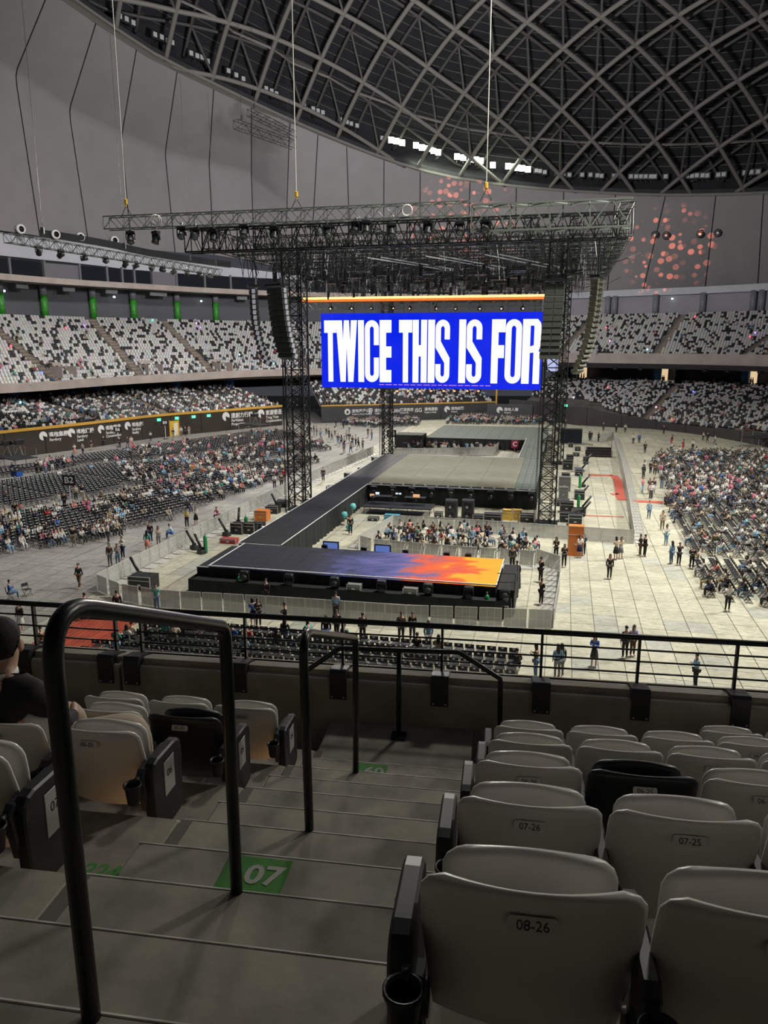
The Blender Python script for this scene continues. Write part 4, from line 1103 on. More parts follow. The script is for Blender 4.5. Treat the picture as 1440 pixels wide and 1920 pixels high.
# glowing batten over the screen
bt = thing('light_batten', 'long glowing yellow and orange light batten above the screen', 'stage light', S(-16.3, 88, 20.15), RS)
M_glowy = mat('glow_yellow', (0, 0, 0), .5, emit=(1.0, .66, .20), es=2.2); M_glowo = mat('glow_orange', (0, 0, 0), .5, emit=(1.0, .20, .03), es=1.1)
bt_l = 13.85
mb = MB(); mb.tube([(-bt_l, 0, 0), (bt_l, 0, 0)], .13, 8); link('upper_tube', mb, bt, m=M_glowy)
mb = MB(); mb.box((0, .02, -.27), (bt_l * 2, .1, .24)); link('lower_diffuser', mb, bt, m=M_glowo)
mb = MB(); lattice(mb, (-bt_l, .4, -.85), (bt_l, .4, -.85), (0, 0, 1), .6, .8, .7, .035, .022); link('support_truss', mb, bt, m=M_trussl)
mb = MB()
for a in np.linspace(-13, 13, 10): mb.bar((a, .4, -.4), (a, .4, 2.6), .02)
link('hanging_wires', mb, bt, m=M_black)
M_hot = mat('par_lamp_warm', (0, 0, 0), .5, emit=(1.0, .75, .55), es=2.5); M_red = mat('lamp_orange_glow', (0, 0, 0), .5, emit=(1.0, .30, .12), es=2.2)
pm_ = MB().lathe([(.12, .28), (.2, .22), (.24, -.12), (.26, -.16)], n=12, axis='Y').mesh('can', M_blackp, True); lm_ = MB().lathe([(.235, -.15), (.001, -.17)], n=12, axis='Y').mesh('lens', M_glass); hm_ = MB().lathe([(.09, -.175), (.001, -.18)], n=8, axis='Y').mesh('filament', M_hot)
for i, x in enumerate((621, 659, 697, 737, 769, 818, 855, 899, 941, 980)):
    r_ = ray(x, 578); q = toS(r_); t = 89 / q[1]
    o = thing('par_lamp', 'round lamp above the screen edge, %s from the TWICE end' % ordn(i + 1), 'stage light', S(q[0] * t, 89, CAM_H + r_[2] * t), RS, 'lamps along the top of the screen')
    link('can', pm_, o); l_ = link('lens', lm_, o); link('filament', hm_, l_, (.06 if i % 2 else -.04, 0, -.05)); link('bracket', MB().box((0, .1, .4), (.06, .06, .7)), o, m=M_black)
for i, x in enumerate((745, 765, 787, 808, 832, 852, 876, 897)):
    r_ = ray(x, 733); q = toS(r_); t = 90 / q[1]
    o = thing('orange_lamp', 'small glowing orange lamp below the screen, %s from the lattice tower' % ordn(i + 1), 'stage light', S(q[0] * t, 90, CAM_H + r_[2] * t), RS, 'orange lamps under the screen')
    link('bulb', MB().lathe([(.001, .1), (.12, .06), (.15, 0), (.12, -.08), (.001, -.12)], n=10), o, m=M_red, smooth=True); link('socket', MB().box((0, 0, .18), (.1, .1, .16)), o, m=M_black)

# ---- line arrays: columns of cabinets
M_cab = mat('olive_black_cabinet', (.060, .066, .060), .5); M_cab2 = mat('speaker_cabinet_black', (.020, .022, .022), .5)
M_silver = mat('silver_rigging', (.62, .63, .75), .4, .4); M_redr = mat('red_rigging', (.55, .10, .08), .5)
def line_array(label, top, n, w_, h_, face, bend, drift, m, split=True, rig_m=None, gill=False):
    """top: world point; face: heading in stage frame; bend: total tilt; drift: lateral lean per m"""
    o = thing('line_array', label, 'speaker', top, RS + face, 'hanging speaker columns')
    mb = MB(); mb.box((0, 0, .22), (w_, .9, .16)); mb.bar((0, 0, .25), (0, 0, 3.0), .05); mb.bar((0, .3, .3), (0, .1, 2.8), .03); link('bumper_frame', mb, o, m=M_black)
    x, y, z, ang = 0, 0, 0, 0; cm = {}
    c_ = MB()
    for s_ in ((-1, 1) if split else (0,)):
        c_.bbox((s_ * w_ / 4 if split else 0, 0, -h_ / 2), ((w_ / 2 if split else w_) - .02, .62, h_ - .035), .02)
    cme = c_.mesh('cabinet', m); gme = None
    if gill:
        g_ = MB()
        for s_ in (-.25, .25):
            for dz in (-.12, .12): g_.box((s_ * w_ * .5, -.32, -h_ / 2 + dz), (.14, .02, .12))
        gme = g_.mesh('vent_ports', M_black)
    rme = MB().box((w_ / 2 + .05, -.05, -h_ / 2), (.10, .26, h_ - .08)).mesh('side_rigging', rig_m or M_black)
    for i in range(n):
        c = link('cabinet', cme, o, (x, y, z)); c.rotation_euler[0] = ang
        if gme: link('vent_ports', gme, c)
        if rig_m: link('side_rigging', rme if (i > n * .25 or rig_m is not M_silver) else rme, c)
        z -= h_ * math.cos(ang); y -= h_ * math.sin(ang) * -1 * -1; x += drift * h_; ang = bend * ((i + 1) / n) ** 1.6
    return o
line_array('main black speaker column hanging in front of the tower beside the runway', S(-22.6, 60, 19.35), 13, 1.95, .43, -.55, -.35, .12, M_cab, True, M_silver)
line_array('outer curved black speaker column beside the left upper stand', S(-24.0, 58.5, 19.2), 15, 1.1, .40, -1.1, -.55, .16, M_cab2, False, M_silver)
line_array('main black speaker column hanging in front of the screen edge', S(-.95, 60, 19.35), 12, 1.45, .455, .05, -.12, -.04, M_cab, True)
line_array('outer long curved speaker column with paired ports beside the membrane wall', S(2.2, 64, 19.9), 18, .95, .41, .95, -.55, -.06, mat('olive_cabinet', (.10, .105, .075), .5), False, None, True)
for i, (a, b, w_) in enumerate(((-.2, 90, .9), (1.0, 86, .8))):
    pass

# ---- trusses hanging away from the stage
def hang_truss(label, p0, p1, sz, lights, wires, col=None):
    p0, p1 = Vector(p0), Vector(p1); mid = (p0 + p1) / 2; o = thing('hanging_truss', label, 'truss', mid, 0, 'truss lengths hung from the dome'); mb = MB()
    lattice(mb, p0 - mid, p1 - mid, (0, 0, 1), sz, sz, sz * 1.0, .05, .032); link('truss_frame', mb, o, m=M_truss)
    for t in wires:
        p = p0.lerp(p1, t) - mid; mb = MB(); mb.bar(p, (p.x, p.y, p.z + 26), .025); mb.box((p.x, p.y, p.z + 1.4), (.35, .3, .7)); link('hanger_wire', mb, o, m=M_black)
    return o
hang_truss('long dark lighting truss hanging before the pale band and left stand', (-39.6, 85, 25.9), (-26.2, 128, 26.1), .95, 12, (.12, .45, .8, .97))
for i, t in enumerate((.10, .18, .27, .36, .45, .50, .58, .64, .70, .78, .86, .93)):
    p = Vector((-39.6, 85, 25.0)).lerp(Vector((-26.2, 128, 25.2)), t)
    moving_head('truss_light', 'black moving lamp, %s along the long truss before the left stand' % ordn(i + 1), 'stage light', 'lamps on the long side truss', p, .4 + (i % 3) * .7, -.7 + .3 * (i % 4), 1.15)
hang_truss('short black truss pair hanging below the dome edge', (-25.3, 142, 51.6), (-16.5, 152, 50.6), 1.3, 0, (.1, .9))
hang_truss('second short black truss just above the first below the dome edge', (-23.2, 144, 54.0), (-16.5, 153, 52.6), 1.1, 0, (.1, .9))
hang_truss('short dark truss with lamps hanging at the right frame edge', (60.2, 118, 27.5), (63.5, 122, 27.8), 1.0, 0, (.3,))
moving_head('truss_light', 'black moving lamp on the short truss by the right frame edge', 'stage light', 'lamps on the long side truss', (60.0, 118, 26.2), .4, -.8, 1.6)

# ---- floodlights on the dome edge
M_flood = mat('floodlight_glow', (0, 0, 0), .5, emit=(.86, 1.0, .62), es=9.0); M_foff = mat('floodlight_off', (.42, .43, .45), .4)
lit = [(728, 263), (738, 265), (749, 268), (775, 273), (786, 277), (797, 279), (808, 283), (817, 286), (853, 294), (865, 296), (879, 299), (889, 300), (898, 302), (921, 310), (950, 312), (960, 313), (968, 315), (977, 316), (988, 318)]
off_ = [(225, 28), (230, 30), (242, 36), (254, 43), (293, 65), (305, 70), (315, 76), (324, 80), (358, 100), (369, 105), (378, 108), (388, 115), (426, 133), (440, 141), (453, 148), (495, 166), (505, 171), (514, 176), (565, 197), (582, 204), (591, 208), (600, 211), (632, 224), (645, 229), (653, 232), (664, 236), (711, 259),
        (1004, 320), (1011, 321), (1020, 323), (1045, 324), (1056, 326), (1067, 328), (1091, 328), (1107, 328), (1120, 329), (1128, 330), (1152, 330), (1162, 330), (1184, 331), (1194, 331), (1203, 331), (1212, 331), (1222, 331), (1229, 331), (1250, 331), (1282, 331), (1291, 330), (1300, 330), (1309, 329), (1320, 329), (1329, 329), (1350, 328), (1360, 327), (1385, 325), (1400, 324), (1412, 323), (1425, 322)]
hb = MB().bbox((0, 0, 0), (1.3, .35, 1.3), .05).mesh('housing', M_blackp); gl = MB().box((0, -.2, 0), (1.2, .06, 1.2)).mesh('lamp_glass', M_flood); gf = MB().box((0, -.2, 0), (.75, .06, .75)).mesh('lamp_glass', M_foff)
bk = MB().box((0, .1, -.7), (.1, .1, .8)).mesh('bracket', M_black)
for i, (x, y) in enumerate(lit + off_):
    q = Vector(ringpx(x)); c = Vector((C0[0], C0[1], q.z)); q = q + (c - q).normalized() * 1.5
    lo_, hi_ = q.z - 5, q.z + 12
    for _ in range(30):
        zz = (lo_ + hi_) / 2
        if proj((q.x, q.y, zz))[1] > y: lo_ = zz
        else: hi_ = zz
    on = i < len(lit); k = i if on else i - len(lit)
    o = thing('floodlight', ('glowing greenish-white floodlight, %s lit one along the dome edge' if on else 'unlit pale floodlight panel, %s one along the dome edge') % ordn(k + 1), 'floodlight', (q.x, q.y, zz), math.atan2(c.y - q.y, c.x - q.x) + PI / 2, 'lit floodlights on the dome edge' if on else 'unlit floodlights on the dome edge')
    link('housing', hb, o); link('lamp_glass', gl if on else gf, o); link('bracket', bk, o)
# real light of the lit bank
l = area('flood_bank_glow', (18, 174.0, 53.5), (18, 177, 47), 1.5, 2600, (.9, 1, .75)); l.data.shape = 'RECTANGLE'; l.data.size = 24; l.data.size_y = 1.0
# ================================================================== people templates
def skin_mesh(verts, edges, radii, root=0, sub=1):
    me = bpy.data.meshes.new('t'); me.from_pydata(verts, edges, []); o = bpy.data.objects.new('t', me); COL.objects.link(o)
    m = o.modifiers.new('s', 'SKIN'); m.use_smooth_shade = True; m.branch_smoothing = .3
    for i, r_ in enumerate(radii):
        sv = me.skin_vertices[0].data[i]; sv.radius = r_ if isinstance(r_, tuple) else (r_, r_); sv.use_root = (i == root)
    if sub:
        s_ = o.modifiers.new('u', 'SUBSURF'); s_.levels = sub; s_.render_levels = sub
    dg = bpy.context.evaluated_depsgraph_get(); out = bpy.data.meshes.new_from_object(o.evaluated_get(dg)); bpy.data.objects.remove(o); bpy.data.meshes.remove(me); return out
# joints of a pose (x right, y forward, z up), height about 1.66 m
def pose(kind):
    J = dict(pelvis=(0, 0, .93), belly=(0, .01, 1.08), chest=(0, 0, 1.26), neck=(0, .0, 1.41), jaw=(0, .02, 1.50), head=(0, .01, 1.58), crown=(0, 0, 1.645),
             shL=(-.165, 0, 1.36), elL=(-.215, -.02, 1.11), wrL=(-.215, .05, .89), haL=(-.21, .07, .81), shR=(.165, 0, 1.36), elR=(.215, -.02, 1.11), wrR=(.215, .05, .89), haR=(.21, .07, .81),
             hiL=(-.085, 0, .88), knL=(-.095, .02, .49), anL=(-.10, -.01, .09), toL=(-.11, .13, .035), hiR=(.085, 0, .88), knR=(.095, .02, .49), anR=(.10, -.01, .09), toR=(.11, .13, .035))
    if kind in ('phone', 'sitphone'):
        J.update(elL=(-.19, .06, 1.13), wrL=(-.09, .25, 1.20), haL=(-.05, .30, 1.25), elR=(.19, .06, 1.13), wrR=(.09, .25, 1.20), haR=(.05, .30, 1.25))
        J.update(head=(0, .05, 1.575), crown=(0, .05, 1.64), jaw=(0, .05, 1.495))
    if kind == 'walk':
        J.update(knL=(-.09, .17, .52), anL=(-.09, .20, .12), toL=(-.09, .34, .07), knR=(.09, -.02, .50), anR=(.09, -.25, .16), toR=(.09, -.17, .05), wrL=(-.21, -.12, .90), haL=(-.21, -.13, .82), wrR=(.21, .18, .93), haR=(.2, .22, .86))
    if kind == 'crossed':
        J.update(elL=(-.21, .05, 1.12), wrL=(.02, .20, 1.16), haL=(.10, .19, 1.17), elR=(.21, .05, 1.12), wrR=(-.02, .16, 1.12), haR=(-.10, .16, 1.13))
    if kind == 'camera':
        J.update(elL=(-.20, .12, 1.25), wrL=(-.07, .26, 1.44), haL=(-.03, .28, 1.50), elR=(.20, .12, 1.25), wrR=(.07, .26, 1.44), haR=(.03, .28, 1.50))
    if kind.startswith('sit'):
        d = .93 - .52
        for k in list(J):
            if k[:2] not in ('kn', 'an', 'to'): x, y, z = J[k]; J[k] = (x, y - .02, z - d)
        J.update(hiL=(-.09, .03, .49), knL=(-.12, .42, .50), anL=(-.12, .42, .09), toL=(-.12, .55, .035), hiR=(.09, .03, .49), knR=(.12, .42, .50), anR=(.12, .42, .09), toR=(.12, .55, .035))
        if kind == 'sit': J.update(elL=(-.22, .05, .72), wrL=(-.14, .26, .60), haL=(-.11, .34, .58), elR=(.22, .05, .72), wrR=(.14, .26, .60), haR=(.11, .34, .58))
        if kind == 'sitlean':
            for k in ('chest', 'neck', 'jaw', 'head', 'crown', 'shL', 'shR'): x, y, z = J[k]; J[k] = (x, y + (z - .52) * .35, z - .04)
            J.update(elL=(-.22, .25, .66), wrL=(-.08, .45, .60), haL=(-.03, .5, .62), elR=(.22, .25, .66), wrR=(.08, .45, .60), haR=(.03, .5, .62))
    return J
RAD = dict(pelvis=(.135, .10), belly=(.12, .088), chest=(.145, .10), neck=.052, jaw=(.062, .072), head=(.076, .09), crown=(.045, .055), shL=.055, elL=.038, wrL=.026, haL=(.032, .02), shR=.055, elR=.038, wrR=.026, haR=(.032, .02),
           hiL=.083, knL=.055, anL=.036, toL=(.036, .028), hiR=.083, knR=.055, anR=.036, toR=(.036, .028))
BONES = [('pelvis', 'belly'), ('belly', 'chest'), ('chest', 'neck'), ('neck', 'jaw'), ('jaw', 'head'), ('head', 'crown'), ('chest', 'shL'), ('shL', 'elL'), ('elL', 'wrL'), ('wrL', 'haL'), ('chest', 'shR'), ('shR', 'elR'), ('elR', 'wrR'), ('wrR', 'haR'),
         ('pelvis', 'hiL'), ('hiL', 'knL'), ('knL', 'anL'), ('anL', 'toL'), ('pelvis', 'hiR'), ('hiR', 'knR'), ('knR', 'anR'), ('anR', 'toR')]
def sub_skel(J, bones, grow, root, sub):
    names = []; 
    for a, b in bones:
        for k in (a, b):
            if k not in names: names.append(k)
    idx = {k: i for i, k in enumerate(names)}
    rr = [tuple(v * grow[0] + grow[1] for v in (RAD[k] if isinstance(RAD[k], tuple) else (RAD[k],) * 2)) for k in names]
    return skin_mesh([J[k] for k in names], [(idx[a], idx[b]) for a, b in bones], rr, idx[root], sub)
TOPB = [('pelvis', 'belly'), ('belly', 'chest'), ('chest', 'shL'), ('shL', 'elL'), ('elL', 'wrL'), ('chest', 'shR'), ('shR', 'elR'), ('elR', 'wrR')]
BOTB = [('pelvis', 'hiL'), ('hiL', 'knL'), ('knL', 'anL'), ('pelvis', 'hiR'), ('hiR', 'knR'), ('knR', 'anR')]
def hair_mesh(J, long_):
    hx, hy, hz = J['head']; mb = MB(); n = 10; rows = []
    for i in range(6):
        el = PI / 2 - i * (PI / 2 + .35) / 5; row = []
        for k in range(n + 1):
            a = 2 * PI * k / n; r_ = .098 * math.cos(el); fr_ = max(0, math.sin(a)); z = hz + .015 + .105 * math.sin(el)
            if i >= 4 and fr_ > .2: z += .05 * fr_ * (i - 3); r_ *= .93
            row.append((hx + r_ * math.cos(a) * .88, hy - .008 + r_ * math.sin(a) * (1.0 if fr_ < .3 else .96), z))
        rows.append(row)
    mb.grid(rows)
    if long_:
        rows = []
        for (z, w_, d_) in ((.02, .085, .085), (-.08, .09, .09), (-.2, .10, .09), (-.32, .085, .10), (-.36, .05, .10)):
            rows.append([(hx + w_ * math.cos(a), hy - .03 + d_ * math.sin(a) * .7 - .02, hz + z) for a in [PI + PI * k / 6 for k in range(7)]])
        mb.grid(rows); mb.grid([[(x, y + .03, z) for x, y, z in r_] for r_ in rows])
    return mb.mesh('hair', M_hair, True)
POSES = ['stand', 'phone', 'walk', 'crossed', 'camera', 'sit', 'sitphone', 'sitlean']
PM = {}
for k in POSES:
    J = pose(k); b = sub_skel(J, BONES, (1, 0), 'pelvis', 1); b.materials.append(M_skin)
    t = sub_skel(J, TOPB, (1.10, .010), 'pelvis', 1); t.materials.append(M_cloth); u = sub_skel(J, BOTB, (1.10, .008), 'pelvis', 1); u.materials.append(M_cloth)
    for m_ in (b, t, u): m_.polygons.foreach_set('use_smooth', [True] * len(m_.polygons))
    sk = MB(); px_, py_, pz_ = J['pelvis']
    sk.lathe([(.12, pz_ + .06), (.155, pz_ - .1), (.21, pz_ - .42), (.20, pz_ - .43)], (0, 0, 0), 12) if not k.startswith('sit') else sk.box((0, .22, .53), (.36, .42, .16))
    PM[k] = dict(body=b, top=t, bottom=u, skirt=sk.mesh('skirt', M_cloth, True), hair=hair_mesh(J, False), long=hair_mesh(J, True))
M_phone = mat('phone_dark', (.02, .02, .025), .3)
phone_me = MB().bbox((0, 0, 0), (.075, .012, .15), .004).mesh('phone', M_phone)
PAL = dict(black=(.012, .012, .014), charcoal=(.035, .036, .04), white=(.62, .62, .60), cream=(.50, .46, .36), grey=(.22, .22, .23), navy=(.012, .022, .07), blue=(.04, .13, .42), sky=(.22, .42, .60), pink=(.62, .20, .28), salmon=(.60, .22, .18),
           red=(.45, .02, .03), brown=(.10, .055, .025), olive=(.10, .10, .04), beige=(.35, .28, .19), teal=(.08, .32, .30), denim=(.09, .16, .27), khaki=(.24, .19, .11), lavender=(.32, .28, .50), green=(.03, .22, .08), orange=(.6, .22, .04), yellow=(.55, .45, .08))
USED = set()
def uniq(label):
    l = label
    if l in USED:
        raise_ = 2
        while l in USED: l = label + ', %s such' % ordn(raise_); raise_ += 1
    USED.add(l); return l
def person(pz_, loc, rz, top, bottom, label, group, long_=False, skirt=False, sc_=1.0):
    d = PM[pz_]; o = link('person', d['body'], None, loc); o.rotation_euler[2] = rz; o.scale = (sc_, sc_, sc_); tag(o, uniq(label), 'person', group)
    t = link('top', d['top'], o); t.color = (*PAL[top], 1)
    b = link('skirt' if skirt else 'trousers', d['skirt' if skirt else 'bottom'], o); b.color = (*PAL[bottom], 1)
    link('hair', d['long' if long_ else 'hair'], o); return o

# ---- named standing people measured from where their feet stand: x, y, facing (deg from away), pose, top, bottom, long hair, skirt, text
SP = [
 (1014, 1134, -60, 'crossed', 'black', 'black', 0, 0, 'guard in black with folded arms inside the barrier corner, nearer one'), (1013, 1092, -60, 'crossed', 'black', 'black', 0, 0, 'guard in black with folded arms behind the other guard at the barrier'),
 (1057, 1064, 170, 'phone', 'black', 'black', 1, 0, 'woman in black coat beside the pen barrier corner'), (1042, 1050, 150, 'phone', 'black', 'black', 1, 0, 'woman with black bag waiting beside the pen barrier corner'),
 (1086, 1046, 190, 'phone', 'white', 'navy', 1, 1, 'woman in white top and dark skirt by the orange case'), (1093, 1042, 160, 'phone', 'navy', 'charcoal', 1, 0, 'woman in navy jacket close beside the one in white by the orange case'),
 (1142, 1086, 185, 'stand', 'black', 'black', 1, 0, 'woman in black with white back print alone on the open tiles'), (1154, 1050, 20, 'phone', 'cream', 'black', 1, 1, 'woman in cream top and black skirt holding a bag'), (1163, 1048, 190, 'phone', 'cream', 'grey', 1, 1, 'woman in cream cardigan and grey skirt beside her friend'),
 (1200, 1043, 90, 'phone', 'black', 'brown', 0, 0, 'person in black top hugging a friend, reddish legs'), (1208, 1044, -80, 'stand', 'black', 'black', 0, 0, 'person in black with pale backpack hugging a friend'),
 (1258, 1058, 30, 'stand', 'sky', 'denim', 1, 0, 'woman in pale blue top in the huddle near the right chairs'), (1272, 1060, 190, 'camera', 'black', 'black', 0, 0, 'man in black with arm raised in the huddle'), (1296, 1067, 170, 'crossed', 'black', 'black', 0, 0, 'man in black standing alone facing the seats near the right chairs'),
 (1248, 1023, 200, 'phone', 'white', 'sky', 1, 0, 'woman in white top and pale jeans near the right block'), (1241, 995, 160, 'stand', 'cream', 'khaki', 1, 0, 'woman in cream top and olive trousers on the right aisle'), (1216, 973, 180, 'stand', 'sky', 'denim', 0, 0, 'man in blue shirt with white bag walking up the right aisle'),
 (1217, 927, 160, 'phone', 'charcoal', 'salmon', 1, 1, 'woman in grey jacket and short skirt near the red floor strip'), (1225, 926, 200, 'stand', 'black', 'denim', 1, 0, 'woman in black and jeans beside the red floor strip'),
 (1207, 889, 170, 'phone', 'white', 'black', 1, 1, 'woman in white top and black shorts before the right block'), (1219, 889, 200, 'stand', 'black', 'black', 0, 0, 'man in black in the group before the right block'), (1227, 892, 170, 'walk', 'brown', 'black', 1, 0, 'long-haired woman in brown before the right block'), (1209, 850, 10, 'stand', 'black', 'black', 0, 0, 'small dark figure on the far right tiles'),
 (1187, 833, 190, 'stand', 'white', 'charcoal', 0, 0, 'man in white T-shirt and shorts by the plum wall'), (1198, 832, 170, 'stand', 'blue', 'black', 0, 0, 'man in blue vest by the plum wall'), (1172, 812, 170, 'stand', 'white', 'black', 0, 0, 'person in pale jacket close to the plum wall'), (1244, 815, 180, 'stand', 'navy', 'black', 0, 0, 'person in navy leaning at the plum wall'),
 (1363, 1146, 175, 'camera', 'white', 'black', 0, 0, 'man in white shirt photographing beside the front corner of the right chairs'), (1303, 1290, 90, 'phone', 'sky', 'black', 0, 0, 'man in blue shirt with black bag walking below the parapet'),
 (1113, 1250, 150, 'phone', 'blue', 'charcoal', 1, 1, 'woman in blue jacket, grey scarf and long dark skirt'), (1171, 1234, 10, 'stand', 'black', 'black', 0, 0, 'man in black facing a woman below the railing'), (1185, 1230, 200, 'phone', 'lavender', 'brown', 1, 0, 'woman in pale lavender blouse with brown skirt'),
 (1044, 1272, 10, 'stand', 'sky', 'grey', 1, 0, 'woman in pale blue top below the railing near the barrier end'), (1051, 1270, 20, 'stand', 'charcoal', 'grey', 1, 0, 'dark-haired woman just behind the one in pale blue'), (1004, 1272, 60, 'phone', 'olive', 'denim', 1, 0, 'person in olive shirt and jeans with backpack taking photos'),
 (803, 1222, 190, 'walk', 'sky', 'grey', 1, 0, 'woman with pale blue jacket striding by the front chairs'), (752, 1206, 180, 'stand', 'brown', 'charcoal', 0, 0, 'person in cream cap and dark coat by the front barrier'), (773, 1203, 180, 'phone', 'black', 'charcoal', 0, 0, 'person in black coat over pale shirt by the front barrier'),
 (680, 1205, 0, 'stand', 'black', 'black', 0, 0, 'person all in black standing before the front barrier'), (630, 1163, 0, 'crossed', 'sky', 'black', 0, 0, 'person in pale blue vest leaning at the front barrier'), (632, 1200, 170, 'walk', 'black', 'black', 0, 0, 'person in dark coat and red collar passing by'), (612, 1213, 180, 'walk', 'black', 'blue', 0, 0, 'person with bright blue trousers walking by'),
 (580, 1205, 30, 'sitlean', 'teal', 'teal', 1, 0, 'person in pale teal crouching near the front chairs'), (500, 1135, 160, 'stand', 'black', 'black', 0, 0, 'man in black T-shirt behind the front barrier by the green cylinder'), (475, 1175, 30, 'phone', 'blue', 'navy', 1, 1, 'woman in blue cardigan and navy skirt before the barrier'), (485, 1176, 200, 'phone', 'black', 'black', 1, 0, 'woman in black close behind the one in the blue cardigan'),
 (536, 1186, 90, 'phone', 'black', 'khaki', 0, 0, 'man in cap carrying a wooden board by the barrier'), (295, 1147, 190, 'camera', 'teal', 'denim', 0, 0, 'person in blue-green jacket with a fan light at the barrier'), (222, 1160, 20, 'stand', 'black', 'charcoal', 0, 0, 'person with black hair just outside the barrier corner'),
 (162, 1165, 90, 'walk', 'black', 'black', 0, 0, 'person in black with white shoes walking onto the red ramp'), (82, 1235, 90, 'phone', 'brown', 'charcoal', 0, 0, 'person in brown jacket looking at a phone left of the handrail'), (40, 1185, 160, 'stand', 'black', 'white', 1, 1, 'woman in black top and long white skirt behind the railing end'),
 (150, 1103, 170, 'walk', 'charcoal', 'brown', 0, 0, 'man in grey jacket and patterned trousers alone on the grey floor'), (207, 1062, 170, 'stand', 'brown', 'grey', 1, 0, 'person in brown T-shirt with blue folder on the grey floor'), (222, 1062, 200, 'phone', 'grey', 'denim', 1, 0, 'woman in grey top and wide jeans on the grey floor'), (231, 1048, 160, 'phone', 'white', 'navy', 0, 0, 'person in white with sky sleeves behind the pair'),
 (204, 1018, 90, 'phone', 'cream', 'charcoal', 0, 0, 'person in cream jacket and grey trousers near the near chairs'), (139, 1025, 0, 'phone', 'black', 'khaki', 0, 0, 'man in black and khaki trousers at the near chair rows'), (277, 1035, 10, 'stand', 'teal', 'salmon', 1, 1, 'woman in pale green jacket and dark shorts by the barrier'), (283, 1018, 170, 'stand', 'black', 'navy', 0, 0, 'man in black T-shirt with white print by the barrier'),
 (298, 1025, 200, 'phone', 'cream', 'grey', 1, 0, 'blonde person in pale coat by the barrier'), (323, 1010, 90, 'sitlean', 'sky', 'blue', 0, 0, 'person in blue and white jersey bending at the barrier'), (351, 990, 180, 'phone', 'yellow', 'black', 0, 0, 'person in pale yellow top and black trousers at the chair edge'), (368, 985, 170, 'phone', 'white', 'black', 1, 1, 'woman in white top and black skirt at the chair edge'),
 (409, 975, 160, 'sitlean', 'pink', 'black', 0, 0, 'person in pink bending down near the barrier'), (515, 918, 180, 'phone', 'white', 'black', 0, 0, 'person in white beside the tall lattice tower'), (528, 916, 190, 'stand', 'charcoal', 'black', 0, 0, 'person in dark grey beside the tall lattice tower'), (533, 905, 170, 'stand', 'red', 'black', 0, 0, 'person in red jacket beside the tall lattice tower'),
 (606, 903, 180, 'stand', 'black', 'black', 0, 0, 'guard in black between barrier and runway'), (657, 1003, 190, 'stand', 'black', 'black', 1, 0, 'person in long black coat between runway and the pen'), (773, 1022, 0, 'stand', 'brown', 'navy', 0, 0, 'man in brown jacket standing inside the pen'), (912, 1016, 190, 'phone', 'black', 'black', 0, 0, 'man in black with lanyard standing inside the pen'), (885, 1028, 190, 'stand', 'sky', 'denim', 1, 0, 'person in pale blue dress standing inside the pen'),
 (872, 1155, 20, 'sitlean', 'black', 'black', 0, 0, 'technician in black crouching by the green cylinder at stage corner'), (968, 1100, 0, 'stand', 'charcoal', 'black', 0, 0, 'dark figure at the end of the lit stage') , (960, 1068, 170, 'stand', 'charcoal', 'black', 1, 0, 'woman with black hair inside the barrier below the pen'), (992, 1048, 10, 'sit', 'cream', 'grey', 0, 0, 'person in pale yellow jacket sitting at the pen corner'),
 (745, 838, 170, 'stand', 'black', 'black', 0, 0, 'person in black under the pen sign behind the main stage'), (766, 830, 190, 'stand', 'white', 'black', 0, 0, 'person in white shirt by the far draped block'), (1060, 803, 170, 'stand', 'charcoal', 'black', 0, 0, 'person at the black cloth box on the far side'), (1105, 828, 20, 'stand', 'black', 'black', 1, 0, 'person in long black coat near the step unit'), (1108, 827, 190, 'stand', 'black', 'black', 0, 0, 'person in black next to the long coat near the step unit'),
 (1122, 829, 100, 'phone', 'black', 'black', 0, 0, 'person in black by the reddish barrier panel'), (1131, 809, 180, 'stand', 'charcoal', 'black', 0, 0, 'dark-clothed person far back near the plum wall'), (1155, 812, 20, 'stand', 'navy', 'black', 0, 0, 'navy-clothed person far back near the plum wall'),
 (1258, 850, 170, 'stand', 'white', 'black', 0, 0, 'person in white at the back corner of right chairs'), (1280, 845, 90, 'walk', 'red', 'red', 1, 1, 'woman in bright red dress on the far right floor'), (1259, 835, 90, 'walk', 'black', 'red', 1, 0, 'person in black and red on the far right floor'), (1298, 845, 190, 'stand', 'white', 'black', 0, 0, 'man in white shirt on the far right floor'),
 (1318, 828, 90, 'walk', 'white', 'charcoal', 0, 0, 'person in white striding near the plum wall end'), (1326, 830, 90, 'walk', 'black', 'black', 0, 0, 'person in black striding near the plum wall end'), (1340, 835, 60, 'walk', 'white', 'grey', 0, 0, 'person in pale top walking off beyond the right chairs'),
 (1253, 945, 180, 'stand', 'white', 'khaki', 1, 0, 'woman in white and cream trousers where the red strip meets the chairs'), (1262, 930, 160, 'phone', 'teal', 'charcoal', 0, 0, 'man in pale green shirt where the red strip meets the chairs'), (1285, 930, 180, 'stand', 'salmon', 'khaki', 0, 0, 'person in pinkish shirt and khaki trousers among right chairs'), (1338, 1038, 10, 'stand', 'olive', 'grey', 0, 0, 'person in olive standing in the gap of the right chairs'), (1422, 1070, 190, 'stand', 'grey', 'cream', 0, 0, 'person in grey hoodie at the frame edge of the right chairs'),
